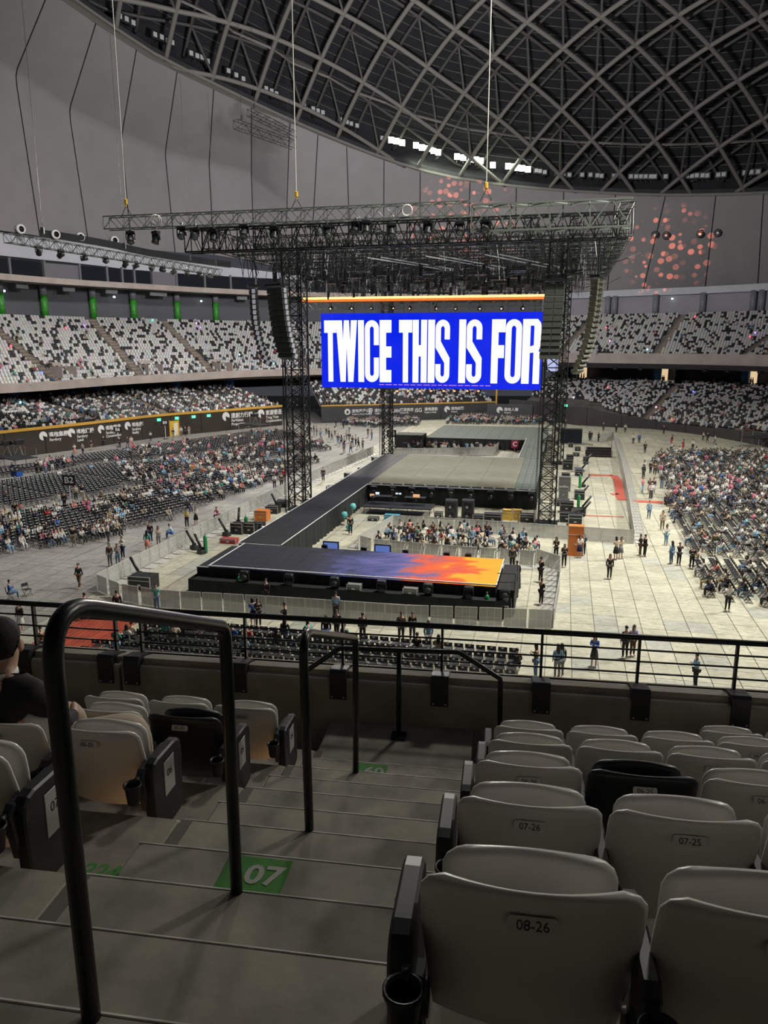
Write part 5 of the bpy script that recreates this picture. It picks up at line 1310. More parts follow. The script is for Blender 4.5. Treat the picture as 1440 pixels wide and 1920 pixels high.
 (90, 835, 180, 'stand', 'black', 'black', 0, 0, 'dark figure against the brown wall below the first round logo'), (98, 882, 170, 'stand', 'charcoal', 'black', 0, 0, 'person in black jacket with white stripe at back of left chairs'), (88, 880, 180, 'stand', 'white', 'teal', 0, 0, 'person in white and black at back of left chairs'), (70, 890, 170, 'stand', 'black', 'black', 1, 0, 'dark long-haired figure at back of left chairs'), (108, 880, 160, 'phone', 'navy', 'charcoal', 0, 0, 'person in navy with pale bag at back of left chairs'), (117, 878, 200, 'phone', 'black', 'navy', 1, 0, 'person in black with blue bag at back of left chairs'),
 (141, 854, 170, 'phone', 'white', 'salmon', 1, 1, 'woman in white top by the brown wall'), (156, 853, 170, 'stand', 'grey', 'black', 0, 0, 'person in grey and black by the brown wall'), (172, 845, 90, 'phone', 'black', 'beige', 0, 0, 'man in black top and beige trousers by the brown wall'), (186, 836, 200, 'stand', 'cream', 'cream', 1, 0, 'person in cream outfit leaning on the brown wall'), (195, 837, 170, 'stand', 'black', 'black', 0, 0, 'person in black leaning on the brown wall'),
 (225, 840, 170, 'stand', 'black', 'black', 0, 0, 'slim dark figure beside the sixth sign on the wall'), (240, 838, 180, 'phone', 'charcoal', 'navy', 1, 0, 'person in dark jacket by the last wide logo'), (247, 838, 190, 'stand', 'white', 'salmon', 1, 0, 'person in white shirt by the last wide logo'), (283, 828, 170, 'phone', 'white', 'charcoal', 1, 0, 'person in pale dress near the lit doorway'),
 (325, 822, 170, 'stand', 'charcoal', 'grey', 0, 0, 'person at the lit yellow doorway'), (340, 818, 190, 'stand', 'white', 'grey', 0, 0, 'person in white just right of the yellow doorway'), (348, 818, 170, 'stand', 'black', 'black', 0, 0, 'person in black just right of the yellow doorway'), (355, 816, 180, 'stand', 'grey', 'cream', 0, 0, 'person in pale top farther along the brown wall'),
 (167, 968, 180, 'stand', 'pink', 'pink', 1, 1, 'woman in long pink dress among the left chairs'), (143, 940, 180, 'stand', 'cream', 'charcoal', 0, 0, 'person in pale green top beside the block sign pole'), (157, 938, 170, 'stand', 'navy', 'cream', 1, 0, 'person in navy and red scarf beside the block sign pole'), (40, 975, 180, 'phone', 'salmon', 'teal', 1, 0, 'person in pale pink top on the left aisle'), (30, 975, 190, 'stand', 'black', 'charcoal', 0, 0, 'person in dark jacket on the left aisle'),
 (110, 955, 180, 'stand', 'white', 'sky', 1, 0, 'person in white with pale blue bag near block sign'), (122, 955, 170, 'stand', 'black', 'black', 0, 0, 'person in black next to the block sign'), (236, 962, 180, 'stand', 'black', 'teal', 1, 0, 'person in dark top and teal skirt among the left chairs'), (250, 965, 170, 'stand', 'charcoal', 'sky', 1, 0, 'person in charcoal and pale jeans among the left chairs'), (318, 895, 180, 'stand', 'black', 'denim', 0, 0, 'man in black T-shirt standing amid left chairs'),
 (345, 900, 180, 'stand', 'grey', 'black', 1, 0, 'person in grey standing amid left chairs'), (362, 895, 190, 'stand', 'orange', 'charcoal', 1, 0, 'person with orange skirt standing amid left chairs'), (370, 893, 180, 'stand', 'white', 'denim', 0, 0, 'person in white and pale denim standing amid left chairs'), (407, 890, 180, 'stand', 'salmon', 'khaki', 1, 0, 'woman in rosy dress standing amid left chairs'), (500, 830, 180, 'stand', 'charcoal', 'black', 0, 0, 'dark figure by the camera platform at the wall end'), (518, 818, 180, 'stand', 'black', 'black', 0, 0, 'person in black at the end of brown wall'),
]
for i, (x, y, deg, pk, tc, bc, lh, skt, txt) in enumerate(SP):
    P = G(x, y, 0); person(pk, P, R(deg - 0), tc, bc, txt, 'people standing on the arena floor', bool(lh), bool(skt), .97 + .05 * random.random())
# people walking in the open floor beyond the runway
xs = [(578, 815), (583, 812), (589, 817), (594, 818), (601, 822), (612, 815), (617, 822), (622, 828), (628, 818), (634, 833), (640, 836), (646, 838), (650, 826), (655, 830), (661, 838), (667, 835), (672, 841), (680, 843), (645, 849), (658, 850), (630, 800), (644, 803), (655, 812), (690, 820), (697, 824)]
cl = list(PAL)
for i, (x, y) in enumerate(xs):
    tc = ['black', 'white', 'charcoal', 'grey', 'lavender', 'cream', 'navy'][i % 7]; bc = ['black', 'grey', 'denim', 'charcoal', 'khaki'][(i * 3) % 5]
    person(['stand', 'walk', 'phone'][i % 3], G(x, y), R(40 * i), tc, bc, 'far small figure in %s top and %s trousers beyond the barrier by the runway' % (tc, bc), 'people crossing the far floor', i % 2 == 0)

# ================================================================== folding chairs
def chair_parts():
    f = MB()
    for s_ in (-1, 1):
        x = s_ * .21
        f.tube([(x, .20, 0), (x, -.16, .44), (x, -.215, .80)], .013, 4); f.tube([(x * .93, -.22, 0), (x * .93, .19, .435)], .012, 4)
    f.bar((-.21, .10, .12), (.21, .10, .12), .009); f.bar((-.2, -.15, .1), (.2, -.15, .1), .009); f.bar((-.21, -.213, .80), (.21, -.213, .80), .012)
    s_ = MB(); s_.bbox((0, .0, .445), (.40, .40, .035), .012)
    b = MB(); b.grid([[(x, -.21 - .03 * (1 - (x / .2) ** 2), z) for x in (-.2, -.1, 0, .1, .2)] for z in (.60, .79)]); b.grid([[(x, -.195 - .03 * (1 - (x / .2) ** 2), z) for x in (-.2, -.1, 0, .1, .2)] for z in (.79, .60)])
    t = MB(); t.box((0, -.244, .745), (.11, .006, .06)); return f, s_, b, t
cf, cs_, cb, ct = chair_parts()
M_chair = mat('chair_frame_black', (.02, .02, .022), .35, .4); M_chs = mat('chair_seat_black', (.022, .023, .028), .5); M_tag = mat('paper_tag', (.75, .75, .72), .7)
CH = dict(frame=cf.mesh('frame', M_chair), seat=cs_.mesh('seat', M_chs), back=cb.mesh('backrest', M_chs), tag=ct.mesh('number_tag', M_tag))
def folding_chair(loc, rz, label, group):
    o = link('folding_chair', CH['frame'], None, loc); o.rotation_euler[2] = rz; tag(o, label, 'chair', group)
    link('seat', CH['seat'], o); link('backrest', CH['back'], o); link('number_tag', CH['tag'], o)
# low template for the mass
lc = MB()
lc.cur = (.030, .031, .036); lc.box((0, 0, .445), (.40, .38, .04)); lc.box((0, -.215, .68), (.40, .03, .2))
lc.cur = (.02, .02, .022)
for s_ in (-1, 1):
    lc.tube([(s_ * .2, .2, 0), (s_ * .2, -.2, .5)], .014, 3, False); lc.tube([(s_ * .19, -.22, 0), (s_ * .19, .19, .43)], .014, 3, False)
lc.cur = (.7, .7, .68); lc.box((0, -.236, .745), (.12, .01, .06)); lc.box((0, -.19, .75), (.12, .01, .05))
TCH = template(lc)
# low person templates
def low_person(kind):
    J = pose(kind); mb = MB()
    def seg(a, b, key, g=1.0, e=.01, n=5):
        ra, rb = RAD[a], RAD[b]; ra = (sum(ra) / 2 if isinstance(ra, tuple) else ra) * g + e; rb = (sum(rb) / 2 if isinstance(rb, tuple) else rb) * g + e
        mb.tube([J[a], J[b]], [ra, rb], n, True, key)
    seg('pelvis', 'belly', 'top', 1.15); seg('belly', 'chest', 'top', 1.2); seg('chest', 'neck', 'top', 1.0)
    for s_ in 'LR':
        mb.tube([J['sh' + s_], J['el' + s_], J['wr' + s_]], [.075, .055, .04], 4, True, 'top'); mb.tube([J['hi' + s_], J['kn' + s_], J['an' + s_]], [.10, .075, .055], 4, True, 'bot')
        mb.tube([J['wr' + s_], J['ha' + s_]], .035, 4, True, 'skin'); mb.tube([J['an' + s_], J['to' + s_]], .05, 4, True, 'shoe')
    seg('neck', 'jaw', 'skin'); mb.tube([J['jaw'], J['head'], J['crown']], [.07, .095, .06], 6, True, 'skin')
    x, y, z = J['head']; mb.tube([(x, y - .03, z - .06), (x, y - .03, z + .03), (x, y - .01, z + .085)], [.09, .105, .06], 6, True, 'hair'); return template(mb)
LP_ = {k: low_person(k) for k in ('sit', 'sitphone', 'sitlean', 'stand')}
def rpal(bright=.5):
    tc = random.choices(['black', 'white', 'charcoal', 'grey', 'navy', 'cream', 'pink', 'sky', 'brown', 'beige', 'blue', 'salmon', 'teal', 'red'], [26, 22 * bright * 2, 8, 8, 6, 7 * bright * 2, 5, 6, 4, 4, 2, 3, 2, 1])[0]
    bc = random.choices(['black', 'charcoal', 'denim', 'grey', 'khaki', 'white', 'navy', 'sky'], [30, 12, 18, 8, 6, 6, 6, 6])[0]; return tc, bc
def pdict(tc, bc): return dict(top=PAL[tc], bot=PAL[bc], skin=(.50, .32, .25), hair=(.012, .010, .010) if random.random() > .08 else (.2, .1, .04), shoe=(.5, .5, .5) if random.random() > .5 else (.02, .02, .02))

def polyS(pts): return [PS(*p) for p in pts]
blocks = []
# each block: polygon in stage coords, row direction angle from stage depth axis, facing, row pitch
blocks.append(dict(nm='near left block', P=polyS([(-140, 1075), (0, 1040), (170, 1017), (300, 982), (430, 932), (530, 897), (600, 866), (560, 862), (440, 884), (330, 905), (230, 932), (170, 950), (60, 968), (-140, 990)]), th=R(22), occ=.36, hot=None))
blocks.append(dict(nm='middle left block', P=polyS([(-140, 975), (60, 950), (180, 932), (232, 917), (330, 893), (440, 872), (560, 850), (620, 845), (600, 832), (500, 838), (380, 860), (300, 872), (180, 880), (60, 905), (-140, 930)]), th=R(22), occ=.17, hot=(330, 880)))
blocks.append(dict(nm='rear left block', P=polyS([(-140, 920), (0, 898), (60, 888), (180, 872), (300, 862), (400, 850), (500, 833), (570, 825), (545, 812), (470, 815), (400, 826), (330, 836), (250, 848), (150, 862), (130, 868), (60, 880), (-140, 905)]), th=R(20), occ=.09, hot=None))
blocks.append(dict(nm='right block', P=[(13.4, 112), (11.2, 100), (11.0, 84), (10.2, 76), (9.2, 64), (9.6, 57.5), (14.5, 57.2), (40, 60), (44, 112), (22, 116)], th=R(1.5), occ=.22, right=True, hot=(1330, 925)))
blocks.append(dict(nm='front right block', P=[(9.3, 55), (9.2, 47.5), (11.5, 46.6), (16, 46.0), (34, 48), (34, 56), (14, 55.6)], th=R(1.5), occ=.28, right=True, hot=None))
blocks.append(dict(nm='front block', P=[(-22.2, 29), (-22.2, 31.5), (-20.4, 35.3), (-9, 35.3), (-1.6, 35.2), (-1.6, 29)], th=R(90), occ=.05, hot=None, front=True))
blocks.append(dict(nm='far block', P=polyS([(640, 797), (700, 803), (785, 799), (790, 790), (700, 786), (645, 787)]), th=R(88), occ=.3, hot=None, far=True))
blocks.append(dict(nm='far right block', P=polyS([(835, 795), (1040, 797), (1040, 783), (850, 782)]), th=R(88), occ=.5, hot=None, far=True))
chairs = []
for bi, B in enumerate(blocks):
    P = B['P']; th = B['th']; ux, uy = math.sin(th), math.cos(th)        # along the row
    vx, vy = uy, -ux                                                       # across rows
    if B.get('right'): face = math.atan2(0, -1) + 0
    cx = sum(p[0] for p in P) / len(P); cy = sum(p[1] for p in P) / len(P)
    rp = .98 if not B.get('front') else .88
    lim = 80
    for r_ in range(-lim, lim):
        got = 0
        for s_ in range(-110, 110):
            if s_ % 17 == 16 and not B.get('front'): continue
            a = cx + vx * r_ * rp + ux * s_ * .53; b = cy + vy * r_ * rp + uy * s_ * .53
            if not inpoly(a, b, P): continue
            x, y, _ = S(a, b); q = proj((x, y, .4))
            if not (-60 < q[0] < 1500): continue
            if B.get('front') and y < 31.6: continue
            # facing direction in stage coords
            if B.get('front'): fa, fb = 0, 1
            elif B.get('far'): fa, fb = 0, -1
            elif B.get('right'): fa, fb = -1, 0
            else: fa, fb = vx, vy
            c_, s2 = math.cos(TS), math.sin(TS); wx, wy = fa * c_ + fb * s2, -fa * s2 + fb * c_
            rz = math.atan2(wy, wx) - PI / 2
            chairs.append([x, y, rz, bi, r_, s_, q[0], q[1]]); got += 1
chairs.sort(key=lambda c: math.hypot(c[0], c[1]))
nobj = 292; cobj = chairs[:nobj]; cmass = chairs[nobj:]
rowmin = {}
for c in cobj:
    rowmin.setdefault((c[3], c[4]), []).append(c[5])
for bi in set(c[3] for c in cobj):
    rws = sorted({c[4] for c in cobj if c[3] == bi}); 
    for c in [q for q in cobj if q[3] == bi]:
        rk = rws.index(c[4]) + 1; sk = sorted(rowmin[(bi, c[4])]).index(c[5]) + 1
        folding_chair((c[0], c[1], 0), c[2], 'black folding chair with paper tag, %s in the %s row of the %s' % (ordn(sk), ordn(rk), blocks[bi]['nm']), 'folding chairs of the ' + blocks[bi]['nm'])
for bi, B in enumerate(blocks):
    cc = [c for c in cmass if c[3] == bi]
    if cc: mass('folding_chairs', TCH, [(c[0], c[1], 0, c[2], 1) for c in cc], [{} for c in cc], M_attrm, 'rows of black folding chairs with pale tags filling the ' + B['nm'], 'chairs')
# who sits
seated = []
for c in chairs:
    B = blocks[c[3]]; p = B['occ']
    if B.get('hot'): p *= 1.0 + 1.6 * math.exp(-((c[6] - B['hot'][0]) ** 2 / 180 ** 2 + (c[7] - B['hot'][1]) ** 2 / 45 ** 2))
    p *= .55 + .9 * (math.sin(c[0] * .55 + c[3]) * math.sin(c[1] * .43) > -.1)
    if B['nm'] == 'near left block' and c[6] < 130: p *= .8
    if c[3] in (1, 2) and c[6] < 230: p *= .12
    if random.random() < p * .8: seated.append(c)
front_people = []
seated.sort(key=lambda c: math.hypot(c[0], c[1]))
nper = 292 - 0
nexist = len(SP) + len(xs)
take = 62
so, sm = seated[:take], seated[take:]
pk_ = ['sit', 'sitphone', 'sitlean']
cnt_ = {}
for i, c in enumerate(so):
    tc, bc = rpal(.9); k = random.choice(pk_); B = blocks[c[3]]
    rws = sorted({q[4] for q in chairs if q[3] == c[3]}); 
    person(k, (c[0], c[1], 0), c[2], tc, bc, '%s in %s top, %s trousers, seated in the %s' % ({'sit': 'person', 'sitphone': 'phone user', 'sitlean': 'leaning person'}[k], tc, bc, B['nm']), 'seated audience of the ' + B['nm'], random.random() < .55)
for bi, B in enumerate(blocks):
    grp = []
    for k in pk_:
        cc = [c for i, c in enumerate(sm) if c[3] == bi and i % 3 == pk_.index(k)]
        if cc: grp.append((LP_[k], [(c[0], c[1], 0, c[2], 1.0) for c in cc], [pdict(*rpal(1.0)) for c in cc]))
    if grp: mass('crowd', *grp[0], M_attr, 'audience seated on the folding chairs of the ' + B['nm'], 'crowd', None, grp[1:])
# standing clusters amid the left chairs and the right chairs: the crowd
st_ = []
for (x, y, n, sx, sy) in ((300, 885, 34, 70, 18), (420, 880, 20, 60, 14), (1340, 930, 60, 70, 14), (1280, 905, 20, 25, 20), (540, 850, 16, 30, 8), (100, 880, 8, 20, 5)):
    for i in range(n):
        px, py = random.gauss(x, sx), random.gauss(y, sy)
        if px > 1490 or px < -20 or (1200 > px > 560): continue
        P = G(px, py); st_.append((P[0], P[1], 0, random.random() * 6.28, 1))
mass('crowd', LP_['stand'], st_, [pdict(*(('pink', 'denim') if random.random() < .2 else rpal(1.2))) for _ in st_], M_attr, 'standing clusters of people among the floor chairs', 'crowd')
# the pens
def pen(poly_px, n, nm, kinds, objs):
    P = polyS(poly_px); amin, amax = min(p[0] for p in P), max(p[0] for p in P); bmin, bmax = min(p[1] for p in P), max(p[1] for p in P); out = []; tries = 0
    while len(out) < n and tries < 9000:
        tries += 1; a, b = random.uniform(amin, amax), random.uniform(bmin, bmax)
        if inpoly(a, b, P) and all((a - o_[0]) ** 2 + (b - o_[1]) ** 2 > .36 for o_ in out): out.append((a, b))
    out.sort(key=lambda q: q[1])
    for i, (a, b) in enumerate(out):
        tc, bc = rpal(.9); k = random.choice(kinds)
        if i < objs: person(k, S(a, b), RS + random.uniform(-.9, .9) + (PI if random.random() < .35 else 0), tc, bc, '%s in %s top and %s trousers %s' % ({'sit': 'person', 'sitphone': 'person with phone', 'sitlean': 'person leaning over', 'stand': 'standing person', 'phone': 'standing person with phone'}[k], tc, bc, nm.replace('inside the pen between', 'in pen between')), 'people ' + nm, random.random() < .6, False, .95)
    if objs < len(out): mass('crowd', LP_['sit'], [(*S(a, b), RS + random.uniform(-.9, .9), 1) for a, b in out[objs:]], [pdict(*rpal(.8)) for _ in out[objs:]], M_attr, 'people crowded ' + nm, 'crowd')
pen([(700, 1028), (745, 997), (860, 1000), (1000, 1020), (1010, 1048), (860, 1040)], 74, 'inside the pen between the stages', ['sit', 'sitphone', 'sitlean', 'sitlean', 'phone'][:4], 74)
pen([(735, 846), (745, 836), (800, 832), (925, 834), (928, 848), (830, 849)], 60, 'inside the pen behind the main stage', ['sit', 'sitlean'], 0)
# tripod seats: low stools the pen crowd sits on are hidden by them
# seated pair by the railing end at the left edge
for (x, y, tc, bc, l) in ((20, 1125, 'blue', 'denim', 'person in blue and white jacket and cap seated alone at the left edge'),):
    P = G(x, y); person('sitphone', P, R(-60), tc, bc, l, 'people at the left floor edge'); folding_chair(P, R(-60), 'black folding chair under the lone capped person by the left edge', 'loose folding chairs')
P = G(52, 1118); folding_chair(P, R(-120), 'empty black folding chair beside the lone capped person', 'loose folding chairs')
# people in the front rows under the railing
fr_ = [(212, 1240, 'sky'), (228, 1215, 'teal'), (345, 1205, 'charcoal'), (285, 1206, 'black'), (255, 1205, 'cream'), (308, 1203, 'teal'), (262, 1225, 'white'), (435, 1215, 'blue'), (458, 1222, 'red'), (518, 1222, 'charcoal'), (372, 1212, 'white'), (350, 1196, 'brown'), (325, 1196, 'charcoal'), (968, 1262, 'charcoal'), (780, 1235, 'black'), (820, 1240, 'beige')]
for i, (x, y, tc) in enumerate(fr_):
    P = G(x, y); a, b = toS(P); b = round((b - 33) / .88) * .88 + 33
    person('sit' if i % 2 else 'sitphone', S(a, b), RS, tc, 'black', 'person in %s top seen from behind in tagged chairs below the railing' % tc, 'people in the front chairs', i % 3 == 0)
# ================================================================== seats of the far stands
sb_ = MB()
sb_.cur = 'c'; sb_.box((0, -.06, .60), (.44, .10, .50)); sb_.box((0, .06, .47), (.40, .10, .40)); sb_.f = [f for i, f in enumerate(sb_.f) if i % 6 != 0]; sb_.c = ['c'] * len(sb_.f)
TSEAT = template(sb_)
WCOL, DCOL = (.56, .555, .55), (.022, .022, .025)
def stand_seats(path, d0, z0, d1, z1, n, aisles, pw, nm, u0=0, u1=None, sp=.56, cut=None, objs=0, lab=''):
    u1 = path.L if u1 is None else u1; xf, pal = [], []; allp = []
    for k in range(n):
        d = d0 + (d1 - d0) * (k + .55) / n; z = z0 + (z1 - z0) * k / n; u = u0 + .4; j = 0
        while u < u1 - .3:
            q = path.at(u, d); q2 = path.at(u + 1, d); ds = math.dist(q[:2], q2[:2]); u += sp / max(ds, .3); j += 1
            if any(abs(u - a) < 1.0 / max(ds, .3) for a in aisles) or (cut and cut(u, k)): continue
            x_, y_ = proj((q[0], q[1], z))
            if not (-70 < x_ < 1510) or q[1] < 50: continue
            c = WCOL if random.random() < pw else DCOL
            allp.append((q[0], q[1], z, q[2] - PI / 2, k, j, c, u, d))
    allp.sort(key=lambda s_: math.hypot(s_[0], s_[1])); ob = allp[:objs]; ms_ = allp[objs:]
    for s_ in ob:
        w_ = s_[6] is WCOL; o = link('stadium_seat', SB['w' if w_ else 'd'], None, s_[:3]); o.rotation_euler[2] = s_[3]
        tag(o, '%s tip-up seat, %s row of the brown-walled stand, place %s from its frame-edge end' % ('white' if w_ else 'charcoal', ordn(s_[4] + 1), ordn(s_[5] % 100 or 100)), 'seat', 'nearest seats of the brown-walled stand')
        link('seat_pan', SB['pw' if w_ else 'pd'], o)
    mass(nm, TSEAT, [(*s_[:4], 1) for s_ in ms_], [{'c': tuple(v * random.uniform(.9, 1.08) for v in s_[6])} for s_ in ms_], M_attrs, lab, 'seats'); return allp
SB = {}
for k, m in (('w', M_white), ('d', M_dark)):
    a_ = MB().bbox((0, -.06, .60), (.44, .09, .50), .03); SB[k] = a_.mesh('backrest_shell', m); SB['p' + k] = MB().bbox((0, .06, .47), (.40, .09, .40), .03).mesh('seat_pan', m)
aisL = [col_to_u(AP, x, 12, 10) for x in (103, 262, 402, 575)]
aisLL = [col_to_u(LP, x, 1, 3.6) for x in (192, 321, 450)]
aisR = [col_to_u(AP, x, 15, 13.5) for x in (1058, 1232, 1401)]
aisRR = [col_to_u(RP, x, 3, 2) for x in (1217, 1390)]
P_ul = stand_seats(AP, 10.3, 8.9, 27.5, 19.6, 20, aisL, .73, 'upper_stand_seats', 0, LT, lab='white and charcoal tip-up seats of the left upper stand with green columns')
P_ll = stand_seats(LP, .6, 3.2, 15.8, 6.5, 17, aisLL, .30, 'lower_stand_seats', lab='white and charcoal tip-up seats of the lower stand above the brown advert wall', objs=230)
P_bl = stand_seats(FP, .6, 3.0, 14, 7.0, 14, [], .3, 'far_stand_seats', lab='dark seats of the small far stand below the hanging screen')
P_ur = stand_seats(AP, 14.3, 12.7, 31, 21.0, 20, aisR, .74, 'upper_stand_seats', LT, None, lab='grey-white tip-up seats of the right upper stand')
P_lr = stand_seats(RP, 1.2, 1.0, 26.5, 7.0, 26, aisRR, .56, 'lower_stand_seats', cut=lambda u, k: (1.0 + 6 * (k + .5) / 26) < rwz(u) - .2, lab='grey-white tip-up seats of the right lower stand above the plum wall')
# spectators up there
def stand_people(pts, p, nm, lab, near=1.0):
    sel = [s_ for s_ in pts if random.random() < p * (1.6 if s_[4] < 5 else .8)]
    grp = []
    for k in ('sit', 'sitlean'):
        ss_ = sel[::2] if k == 'sit' else sel[1::2]
        grp.append((LP_[k], [(s_[0] - .3 * math.sin(s_[3]), s_[1] + .3 * math.cos(s_[3]), s_[2] + .02, s_[3], 1) for s_ in ss_], [pdict(*rpal(.6)) for _ in ss_]))
    mass('crowd', *grp[0], M_attr, lab, 'crowd', None, grp[1:])
stand_people(P_ul, .045, '', 'spectators scattered on the left upper stand'); stand_people(P_ll, .20, '', 'spectators scattered on the lower stand above the brown wall')
stand_people(P_bl, .12, '', 'spectators on the far stand below the screen'); stand_people(P_ur, .03, '', 'spectators scattered on the right upper stand'); stand_people(P_lr, .07, '', 'spectators scattered on the right lower stand')
# aisle stairs of the stands
M_aisle = mat('aisle_tan', (.25, .20, .165), .8, var=.1, scale=1)
def aisle(path, u, d0, z0, d1, z1, n, label):
    o = thing('aisle_stairs', label, 'stairs', (0, 0, 0), 0, 'aisle stairs of the far stands'); q0 = path.at(u, (d0 + d1) / 2); o.location = (q0[0], q0[1], (z0 + z1) / 2)
    for k in range(n * 2):
        d = d0 + (d1 - d0) * (k + .5) / (2 * n); z = z0 + (z1 - z0) * k / (2 * n); q = path.at(u, d)
        mb = MB(); mb.box((q[0] - q0[0], q[1] - q0[1], z - (z0 + z1) / 2 - .1), ((d1 - d0) / 2 / n, 1.7, .34), q[2]); link('step', mb, o, m=M_aisle)
for i, a in enumerate(aisL): aisle(AP, a, 10.5, 8.95, 27.5, 19.6, 20, 'tan aisle stairs up the left upper stand, %s from the frame edge' % ordn(i + 1))
for i, a in enumerate(aisLL): aisle(LP, a, .8, 3.25, 15.6, 6.45, 17, 'tan aisle stairs in the lower stand above the brown wall, %s from the frame edge' % ordn(i + 1))
for i, a in enumerate(aisR): aisle(AP, a, 14.4, 12.75, 31, 21, 20, 'grey aisle stairs up the right upper stand, %s from the tower' % ordn(i + 1))
for i, a in enumerate(aisRR): aisle(RP, a, 2, 1.3, 26.5, 7.0, 26, 'grey aisle stairs in the right lower stand, %s from the tower' % ordn(i + 1))
# entrance boxes at the foot of the left upper stand
for i, a in enumerate(aisL[:3]):
    q = AP.at(a + 1.9, 12.2); o = thing('entrance_box', 'tan walled stand entrance beside the %s aisle of the left upper stand' % ordn(i + 1), 'entrance', (q[0], q[1], 10.0), q[2], 'stand entrances')
    link('side_wall', MB().box((-.3, 1.4, .6), (3.6, .16, 1.8)), o, m=M_fasc); link('side_wall', MB().box((-.3, -1.4, .6), (3.6, .16, 1.8)), o, m=M_fasc); link('back_wall', MB().box((-2.0, 0, 1.0), (.2, 2.8, 2.2)), o, m=M_fasc)
    link('doorway', MB().box((-1.88, 0, .3), (.06, 1.2, 1.0)), o, m=M_darkw)
    for s_ in (-.5, .5): link('window', MB().box((-1.88, s_, 1.4), (.06, .5, .35)), o, m=M_glass)
# columns
M_grn = mat('green_column', (.035, .26, .025), .45); M_blu = mat('blue_column', (.02, .13, .32), .45); M_gcol = mat('grey_column', (.20, .20, .23), .5)
def column(q, z0, z1, r_, m, label, group, cap=None):
    o = thing('round_column', label, 'column', (q[0], q[1], z0), 0, group); zt = z1 - z0
    link('shaft', MB().lathe([(r_, 0), (r_, zt * (.70 if cap else 1))], n=20), o, m=m, smooth=True)
    if cap: link('cap', MB().lathe([(r_ * 1.0, zt * .70), (r_ * 1.0, zt)], n=20), o, m=cap, smooth=True)
    for k in (.25, .5): link('band', MB().lathe([(r_ * 1.03, zt * k), (r_ * 1.03, zt * k + .05)], n=20), o, m=M_gcol)
for i, x in enumerate((4, 84, 171, 252, 332, 406)):
    column(AP.at(col_to_u(AP, x, 28.6, 22), 28.6), 19.4, 25.3, .62, M_grn, 'bright green round column behind the left upper stand, %s from the frame edge' % ordn(i + 1), 'green columns', M_gcol)
for i, x in enumerate((25, 181, 329, 465)):
    column(LP.at(col_to_u(LP, x, 16.2, 7.0), 16.2), 6.3, 8.3, .95, M_blu, 'blue round column under the left upper deck, %s from the frame edge' % ordn(i + 1), 'blue columns')
for i, x in enumerate((1075, 1232, 1397)):
    column(RP.at(col_to_u(RP, x, 27, 8), 27), 6.6, 10.8, .9, M_blu, 'blue round column under the right upper deck, %s from the tower' % ordn(i + 1), 'blue columns')
for i, x in enumerate((1140, 1152, 1232, 1322, 1418, 1429)):
    column(AP.at(col_to_u(AP, x, 31.6, 23), 31.6), 20.8, 25.4, .6, M_gcol, 'grey round column behind the right upper stand, %s from the tower' % ordn(i + 1), 'grey columns')
# lit doorways of the lower concourse, right
M_litd = mat('lit_doorway', (0, 0, 0), .5, emit=(1.0, .72, .42), es=.75)
for i, x in enumerate((1093, 1245, 1413)):
    q = RP.at(col_to_u(RP, x, 27.2, 8), 27.2); o = thing('lit_doorway', 'warm lit doorway beside the %s blue column under the right deck' % ordn(i + 1), 'doorway', (q[0], q[1], 8.6), q[2], 'lit doorways')
    link('opening', MB().box((0, 0, .1), (.1, 1.7, 3.0)), o, m=M_litd); link('frame', MB().box((-.03, -.95, .1), (.1, .2, 3.0)), o, m=M_darkw); link('frame', MB().box((-.03, .95, .1), (.1, .2, 3.0)), o, m=M_darkw)
    for s_ in (-.4, .3): P = (q[0] + .4 * math.cos(q[2]) + s_ * math.sin(q[2]), q[1] + .4 * math.sin(q[2]), 6.95); person('stand', P, q[2], 'black', 'black', 'dark silhouette standing in the lit doorway by the %s blue column%s' % (ordn(i + 1), ', outer one' if s_ > 0 else ''), 'people in doorways')
# vents and lamps of the deck soffits
M_cool = mat('cool_lamp', (0, 0, 0), .5, emit=(.72, 1.0, .95), es=4.0)
for i, (x, y) in enumerate(((8, 552), (215, 560), (373, 563), (1266, 557))):
    P_ = AP; d, z = (28.9, 23.8) if x < 1000 else (32.0, 24.4); q = P_.at(col_to_u(P_, x, d, z), d); o = thing('wall_lamp', 'small cool lamp on the wall behind the %s' % ['left upper stand at the frame edge', 'left upper stand past the third column', 'left upper stand before the last column', 'right upper stand'][i], 'lamp', (q[0], q[1], z), q[2], 'cool wall lamps')
    link('bulb', MB().lathe([(.001, .2), (.22, .1), (.22, -.1), (.001, -.2)], (.2, 0, 0), 10), o, m=M_cool); link('bracket', MB().box((0, 0, .2), (.4, .15, .1)), o, m=M_black)
for i, x in enumerate((43, 134, 206, 290, 303, 455)):
    q = AP.at(col_to_u(AP, x, 26.5, 24.9), 26.5); o = thing('ceiling_vent', 'pale louvred vent under the second fascia, %s from the frame edge' % ordn(i + 1), 'vent', (q[0], q[1], 24.6), q[2], 'pale vents under the second fascia')
    link('frame', MB().box((0, 0, 0), (.1, 2.4, .75)), o, m=M_pan); 
    for k in range(4): link('slat', MB().box((.08, 0, -.26 + k * .17), (.06, 2.2, .06)), o, m=M_whitew)
for i, x in enumerate((1155, 1204, 1270, 1325, 1362, 1430)):
    q = AP.at(col_to_u(AP, x, 15.5, 11), 15.5); o = thing('soffit_lamp', 'dark oval lamp under the right deck fascia, %s from the tower' % ordn(i + 1), 'lamp', (q[0], q[1], 10.32), q[2], 'lamps under the right deck')
    link('housing', MB().lathe([(.3, 0), (.55, -.15), (.5, -.4), (.2, -.5)], n=12), o, m=M_blackp, smooth=True); link('lens', MB().lathe([(.4, -.46), (.01, -.52)], n=10), o, m=M_glass)
